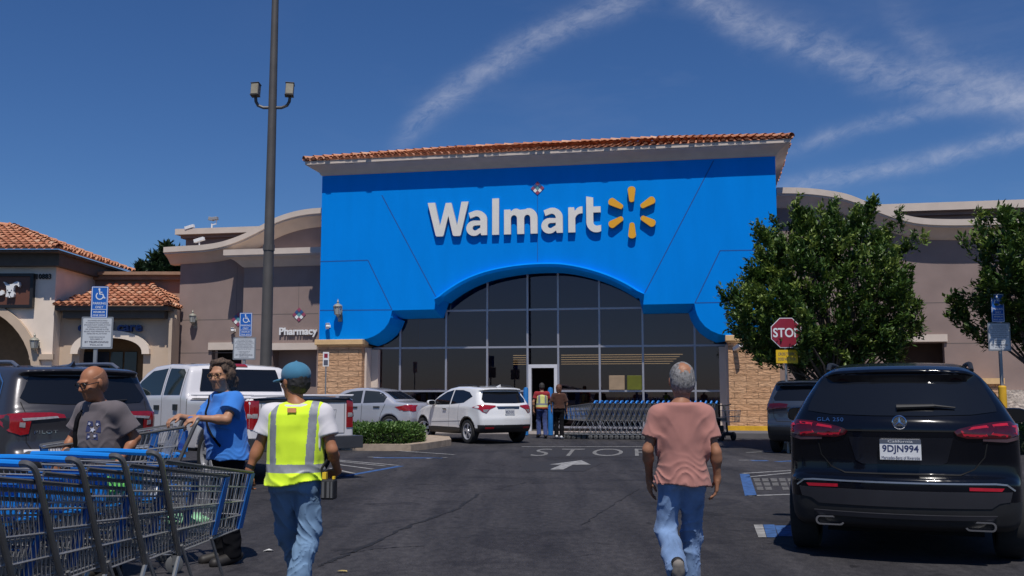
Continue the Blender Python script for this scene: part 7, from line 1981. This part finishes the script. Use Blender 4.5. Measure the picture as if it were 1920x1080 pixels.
# --- worker in the vest
d0 = 6.45; k = d0 / F
C = at(557, 738, d0)
def L2(px, py, y=0.0): return ((px - 557) * (d0 + y) / F, y, CAMH - (py - 738) * (d0 + y) / F)
pose = dict(shoulder=.185, lean=.06, lel=L2(487, 838, .0), lwr=L2(473, 878, -.03), rel=L2(626, 842, -.02), rwr=L2(622, 880, .20), hx=-.028, shz=-.01,
            lhand=((-.2, .25, -.9), (.75, .55, 0), .9), rhand=((-.5, .8, -.2), (-.3, -.3, -1), .9), rkn=L2(585, 985, .02), ran=L2(570, 1090, -.10), rtoe=L2(575, 1110, .05), lkn=L2(535, 985, .13), lan=L2(552, 1066, .30), ltoe=L2(548, 1085, .46), lhip=(-.076, 0, .81), rhip=(.076, 0, .81))
WTEE = cloth('white_cotton', (.66, .63, .64), .04)
VEST = cloth('lime_vest', (.72, .97, .045), .05); REFL = mat('grey_reflective', (.27, .28, .30), .45, var=.08, scale=40)
TRS = mat('faded_blue_trousers', (.17, .27, .41), .9, var=.14, scale=6, spec=.1, bump=.25, bscale=420, dist=.002)
wk, J, hp, RM, HS = person('worker in a lime safety vest and blue cap pulling the cart train', (C.x, d0, 0), R(-2), 1.56, pose,
    dict(mats=WTEE, hem=CAMH - (880 - 738) * k, loose=.014, fold=.006, sleeve=.62, seed=22, name='t_shirt', sleeve_flare=.014), dict(mat=TRS, shoe=SHOEB, loose=.020, cuff=.066, fold=.010, seed=15, drop=.03), SK2,
    hair=dict(mat=mat('black_hair', (.02, .017, .015), .6, var=.2), thick=.006, cut=[((0, 0, .13), (.12, .14, .085))]), head_yaw=R(48), head_scale=1.08, belly=.10)
# vest over the T-shirt
f = Field((-.34, -.30, .68), (.34, .30, 1.40), .0065); s = 1.56 / 1.7
ss = [(.70, 0, 0, .200, .162), (.80, 0, 0, .192, .158), (.95, 0, .01, .168, .140), (1.08, 0, .012, .166, .138), (1.18, 0, .012, .172, .134), (1.25, 0, .005, .165, .115), (1.305, 0, -.003, .112, .078)]
f.loft(ss, .03, grow=.012)
for q in 'lr': f.cap(J[q + 'sh'] * V3(.3, 1, 1) + V3(0, 0, .022), J[q + 'sh'] * V3(.86, 1, 1) + V3(0, 0, .006), .056, .062, k=.04)
f.displace(lambda x, y, z: -.016 * ((1 - np.abs(np.sin(z * 30 + x * 22 + 3 * vnoise(x * 8, y * 8, z * 6, 31)))) ** 1.6 - .35) * np.exp(-((z - .80) / .10) ** 2) * (.6 + .8 * (x > 0)) + .009 * vnoise(x * 9, y * 9, z * 5, 33) + .004 * vnoise(x * 24, y * 24, z * 14, 34), .05)
f.cut(lambda X, Y, Z_: Z_ - (CAMH - (903 - 738) * k + .10 * np.maximum(0, X) * (X > .05) + .012 * np.sin(X * 14)) + 0 * Y, (-.4, -.4, .5), (.4, .4, .88))
f.ell((0, .0, 1.345), (.064, .062, .04), k=.006, cut=True)
for q, sg in (('l', -1), ('r', 1)): f.cut(lambda X, Y, Z_, sg=sg: .172 - sg * X + .10 * np.maximum(0, 1.10 - Z_) * -1.0 + 0 * Y, (-.4, -.3, .98), (.4, .3, 1.4)) if False else f.ell((sg * .255, 0, 1.13), (.062, .12, .19), k=.012, cut=True)
def stripes(x, y, z):
    r = ((z > .885) & (z < .938)) & (np.abs(x) < .4)
    v = (np.abs(np.abs(x) - (.118 + .03 * (z - 1.0))) < .024) & (z > .935) & (y < .12)
    return (r | v).astype(int)
vo = grid_obj('safety_vest', f.mesh(1), [VEST, REFL], wk, stripes)
b = MB(); zc = 1.262; h_ = vo; b.box((-.028, -.128, zc), (.028, -.118, zc + .028)); b.build('label_patch', mat('orange_label', (.75, .33, .13), .8, var=.2), wk)
# cap
f = Field(np.array(hp(0, 0, .03)) - .22, np.array(hp(0, 0, .03)) + .22, .006)
f.ell(hp(0, -.008, .050), [q * HS for q in (.092, .108, .084)], RM); f.cut(lambda X, Y, Z_: Z_ - hp(0, 0, .012)[2] + 0 * X + 0 * Y, np.array(hp(0, 0, 0)) - .25, np.array(hp(0, 0, .02)) + .25)
def bill(X, Y, Z_):
    c = hp(0, .105, .018); A = np.array(RM)[:3, :3].T; x, y, z = X - c[0], Y - c[1], Z_ - c[2]
    p = [A[i][0] * x + A[i][1] * y + A[i][2] * z for i in range(3)]
    return np.maximum(np.sqrt((p[0] / 1.0) ** 2 + (p[1] / 1.05) ** 2) - .085 * HS, np.abs(p[2] + 1.6 * p[0] ** 2 + .15 * p[1]) - .007)
f.add(bill, np.array(hp(0, .1, 0)) - .13, np.array(hp(0, .1, .03)) + .13, .006); f.ell(hp(0, -.008, .136), (.008, .008, .006), k=.004)
grid_obj('cap', f.mesh(1), cloth('dusty_blue_cap', (.065, .20, .31), .1), wk)
b = MB(); pts = [hp(.072, .06, .008), hp(.08, .02, .01), hp(.078, -.02, .01)]
b.tube([Vector(hp(-.072, .065, .010)), Vector(hp(-.082, .0, .014))], .004, 6); b.tube([Vector(hp(.072, .065, .010)), Vector(hp(.082, .0, .014))], .004, 6)
for sx_ in (-1, 1): b.prism([(sx_ * .010, -.016), (sx_ * .056, -.014), (sx_ * .058, .016), (sx_ * .010, .018)], lambda a, c: Vector(hp(a, .108 - abs(a) * .3, c + .006)), lambda a, c: Vector(hp(a, .103 - abs(a) * .3, c + .006)))
b.build('sunglasses', BLK, wk)
# wrist strap and tool pouch
b = MB(); w_ = Vector(J['lwr']); dd = (Vector(J['lwr']) - Vector(J['lel'])).normalized(); b.cyl(w_ - dd * .03, w_ - dd * .008, .030, .029, 12, caps=False); b.build('wrist_strap', BLK, wk)
P = at(617, 914, 6.38); tp = empty('tool_pouch', (P.x, 6.38, P.z), R(-8), 'black open tool pouch with yellow tab hanging at the worker’s right hip'.replace('’', "'"), 'pouch')
tp.scale = (.82, .82, .86)
b = MB(); b.box((-.052, -.05, -.085), (.052, .05, .06)); b.build('pouch_body', BLACKP, tp, bevel=.012)
b = MB(); b.box((-.040, -.058, -.07), (-.02, -.0505, .045)); b.box((.0, -.058, -.07), (.02, -.0505, .045)); b.box((.03, -.058, -.07), (.044, -.0505, .045)); b.build('webbing', mat('grey_webbing', (.10, .10, .10), .8), tp)
b = MB(); b.tube([(-.045, .0, .06), (-.06, .0, .14), (-.02, .01, .2)], .012, 6); b.build('strap', BLACKP, tp); b = MB(); b.box((-.05, -.02, .062), (-.02, .02, .11)); b.box((.03, -.02, .062), (.048, .01, .082)); b.build('yellow_tab', mat('pouch_yellow', (.85, .55, .03), .5), tp)

# --- woman in the blue blouse
wy = 8.35; C = V3(-2.35, wy, 0); k = wy / F
BLOU = cloth('cornflower_blouse', (.05, .205, .60), .08); BLKC = mat('black_cotton', (.009, .009, .011), .9, var=.1, spec=.08)
pose = dict(shoulder=.165, lean=.10, lel=(-.235, .13, 1.17), lwr=(-.165, .335, 1.185), rel=(.235, .14, 1.155), rwr=(.20, .345, 1.19), lhand=((.25, .8, -.25), (.3, .0, -1), 1.0), rhand=((-.1, .8, -.25), (-.1, .0, -1), 1.0))
wm, J, hp, RM, HS = person('woman in a bright blue blouse pushing a loose shopping cart', tuple(C), R(130), 1.635, pose,
    dict(mats=BLOU, hem=.84, loose=.024, fold=.012, fold_z=.95, sleeve=.62, seed=42, sleeve_flare=.028, flare=1.14, vneck=True, name='blouse'), dict(mat=BLKC, shoe=SHOEB, loose=.02, seed=25), SK3,
    hair=dict(mat=mat('brown_grey_hair', (.085, .052, .034), .7, var=.6, scale=60, detail=8, stretch=(1, 1, .4), bump=1, bscale=200, dist=.008), thick=.014, amp=.0045, lump=2.0, cover_ears=True, short=False, brow=.030, add=[((0, -.055, -.06), (.094, .070, .095)), ((.074, -.045, -.060), (.030, .045, .062)), ((-.074, -.045, -.060), (.030, .045, .062)), ((.078, -.012, .0), (.028, .045, .055)), ((-.078, -.012, .0), (.028, .045, .055)), ((.03, .035, .105), (.050, .040, .026)), ((-.04, .02, .108), (.045, .045, .026)), ((.06, -.03, .075), (.040, .05, .04)), ((-.065, -.03, .07), (.040, .05, .04))]), head_scale=1.12, belly=.45, female=True, head_pitch=R(-4), head_yaw=R(32))
def strap_on(root, key, pts, r, m, top):
    sh = [c for c in root.children if c.name.startswith(key)][0]
    T = BVHTree.FromPolygons([tuple(v.co) for v in sh.data.vertices], [tuple(p.vertices) for p in sh.data.polygons]); P = []
    for (x, y) in top:
        h_ = T.ray_cast(Vector((x, y, 2)), Vector((0, 0, -1)))[0]
        if h_ is not None: P.append(h_ + Vector((0, 0, r * .5)))
    for a, c in zip(pts[:-1], pts[1:]):
        for q in range(5):
            t = q / 5; h_ = T.ray_cast(Vector((a[0] + (c[0] - a[0]) * t, 1, a[1] + (c[1] - a[1]) * t)), Vector((0, -1, 0)))[0]
            if h_ is not None: P.append(h_ + Vector((0, r * .5, 0)))
    b = MB(); b.tube(P, r, 6); b.build('bag_strap', m, root)
strap_on(wm, 'blouse', [(.085, 1.36), (.03, 1.22), (-.08, 1.05), (-.15, .93)], .010, BLKC, [(.10, -.04), (.095, .0)])
def glasses(hp, parent, m, r=.021, th=.0026):
    b = MB()
    for sx_ in (-1, 1):
        c = (sx_ * .032, .104, .008); b.tube([Vector(hp(c[0] + r * 1.15 * math.cos(t), c[1] - abs(c[0] + r * math.cos(t)) * .12, c[2] + r * .85 * math.sin(t))) for t in np.linspace(0, 2 * PI, 15)[:-1]], th, 5, closed=True)
        b.tube([Vector(hp(sx_ * .056, .098, .012)), Vector(hp(sx_ * .078, .06, .014)), Vector(hp(sx_ * .082, .0, .012))], th, 5)
    b.tube([Vector(hp(-.012, .104, .012)), Vector(hp(.012, .104, .012))], th, 5); return b.build('glasses', m, parent)
glasses(hp, wm, mat('bronze_glasses', (.25, .14, .06), .35, metal=.6))

# --- bald man in the grey shirt
gy = 7.6; C = at(206, 738, gy); k = gy / F
GRYC = cloth('warm_grey_cotton', (.135, .115, .122), .08)
pose = dict(shoulder=.19, lean=.20, shz=-.015, lel=(-.265, -.03, 1.05), lwr=(-.25, .13, .86), rel=(.26, .10, 1.06), rwr=(.22, .24, .88), hy=.02)
gm, J, hp, RM, HS = person('bald man with glasses and grey T-shirt walking behind the cart train', (C.x, gy, 0), R(152), 1.56, pose,
    dict(mats=GRYC, hem=.78, loose=.026, fold=.011, fold_z=.98, sleeve=.74, seed=52, sleeve_flare=.018, flare=1.06, name='t_shirt'), dict(mat=BLKC, shoe=SHOEB, loose=.02, seed=35), SK2,
    hair=dict(mat=mat('shaved_hair', (.24, .11, .062), .6, var=.2, scale=80), thick=.0015, amp=.0006, cut=[((0, .02, .135), (.10, .115, .105))]), head_scale=1.16, belly=.5, head_yaw=R(-4), head_pitch=R(-15))
glasses(hp, gm, BLK, .023, .0035)
strap_on(gm, 't_shirt', [(.09, 1.22), (.11, 1.1), (.10, .95), (.08, .85)], .022, BLKC, [(.085, .02), (.09, .06)])
emb = MB(); rn = random.Random(4)
EMB = [mat('print_navy', (.03, .04, .12), .8), mat('print_pale', (.50, .52, .62), .8)]
gb = None
for ch in gm.children:
    if ch.name.startswith('t_shirt'):
        gb = BVHTree.FromPolygons([tuple(v.co) for v in ch.data.vertices], [tuple(p.vertices) for p in ch.data.polygons])
def onchest(a, c, off=.004):
    p, n, i, t = gb.ray_cast(Vector((a, 1.0, c)), Vector((0, -1, 0)))
    return tuple((p if p is not None else Vector((a, .2, c))) + Vector((0, off, 0)))
ex, ez = -.075, 1.115
def shape(pl, mi, off):
    vs, fs = fill2d(pl); emb.add([onchest(ex + x, ez + z, off) for x, z in vs], fs, mi)
for (x0, z0, x1, z1) in ((-.05, .03, -.012, .07), (.0, .025, .05, .065), (-.055, -.02, .055, .028), (-.04, -.075, .045, -.025)):
    shape([(x0, z0), (x1, z0 + .006), (x1 - .004, z1), (x0 + .006, z1 - .004)], 0, .004)
for (cx_, cz_, r_) in ((0, 0, .022), (-.03, .04, .014), (.028, .045, .014), (-.02, -.045, .012), (.022, -.05, .012)):
    shape([(cx_ + r_ * (1 if q % 2 else .45) * math.cos(q * PI / 5), cz_ + r_ * (1 if q % 2 else .45) * math.sin(q * PI / 5)) for q in range(10)], 1, .007)
emb.build('shirt_print', EMB, gm)

# --- two far shoppers at the door
fy = 31.2
C = at(1016, 738, fy)
pose = dict(shoulder=.18, lel=(-.27, -.03, 1.12), lwr=(-.26, .02, .86), rel=(.25, .03, 1.12), rwr=(.20, .22, .98), lkn=(-.09, .12, .52), lan=(-.09, .05, .12), rkn=(.09, -.02, .5), ran=(.09, -.18, .10))
person('far shopper in a yellow vest and red shirt entering the store', (C.x, fy, 0), R(6), 1.70, pose, dict(mats=cloth('red_cotton', (.30, .03, .035)), hem=.90, loose=.016, sleeve=.6, seed=3, name='shirt'),
       dict(mat=cloth('navy_denim', (.05, .075, .20)), shoe=SHOEB, seed=4), SK3, hair=dict(mat=mat('dark_hair', (.03, .025, .02), .7), thick=.01), h=.016)
fv = bpy.context.scene.objects[-1]
root = [o for o in COL.objects if o.get('label', '').startswith('far shopper in a yellow')][0]
f = Field((-.3, -.25, .85), (.3, .25, 1.5), .014); f.loft([(.92, 0, 0, .18, .145), (1.1, 0, 0, .17, .14), (1.3, 0, 0, .18, .135), (1.42, 0, -.01, .10, .08)], .03, grow=.012)
grid_obj('safety_vest', f.mesh(1), [cloth('pale_yellow_vest', (.72, .72, .25)), REFL, mat('orange_trim', (.6, .14, .05), .8)], root, lambda x, y, z: np.where((z > 1.02) & (z < 1.08), 1, np.where((np.abs(np.abs(x) - .10) < .03) & (z > 1.08), 1, np.where((z < .97), 2, 0))))
C = at(1048, 738, 30.6)
pose = dict(shoulder=.16, lel=(-.235, -.02, 1.12), lwr=(-.23, .04, .88), rel=(.235, -.02, 1.12), rwr=(.235, .05, .88), lkn=(-.08, .10, .5), lan=(-.08, .04, .10), rkn=(.08, 0, .5), ran=(.08, -.10, .09))
person('far shopper in a brown top and black trousers walking to the door', (C.x, 30.6, 0), R(-4), 1.64, pose, dict(mats=cloth('brown_knit', (.075, .035, .025)), hem=.92, loose=.016, sleeve=.95, seed=6, name='top'),
       dict(mat=BLKC, shoe=mat('white_trainer', (.6, .6, .6), .6), seed=7), SK3, hair=dict(mat=mat('auburn_hair', (.13, .05, .025), .6, var=.3), thick=.02, amp=.008, cover_ears=True, short=False, add=[((0, -.05, -.06), (.085, .06, .09))]), h=.016, female=True)
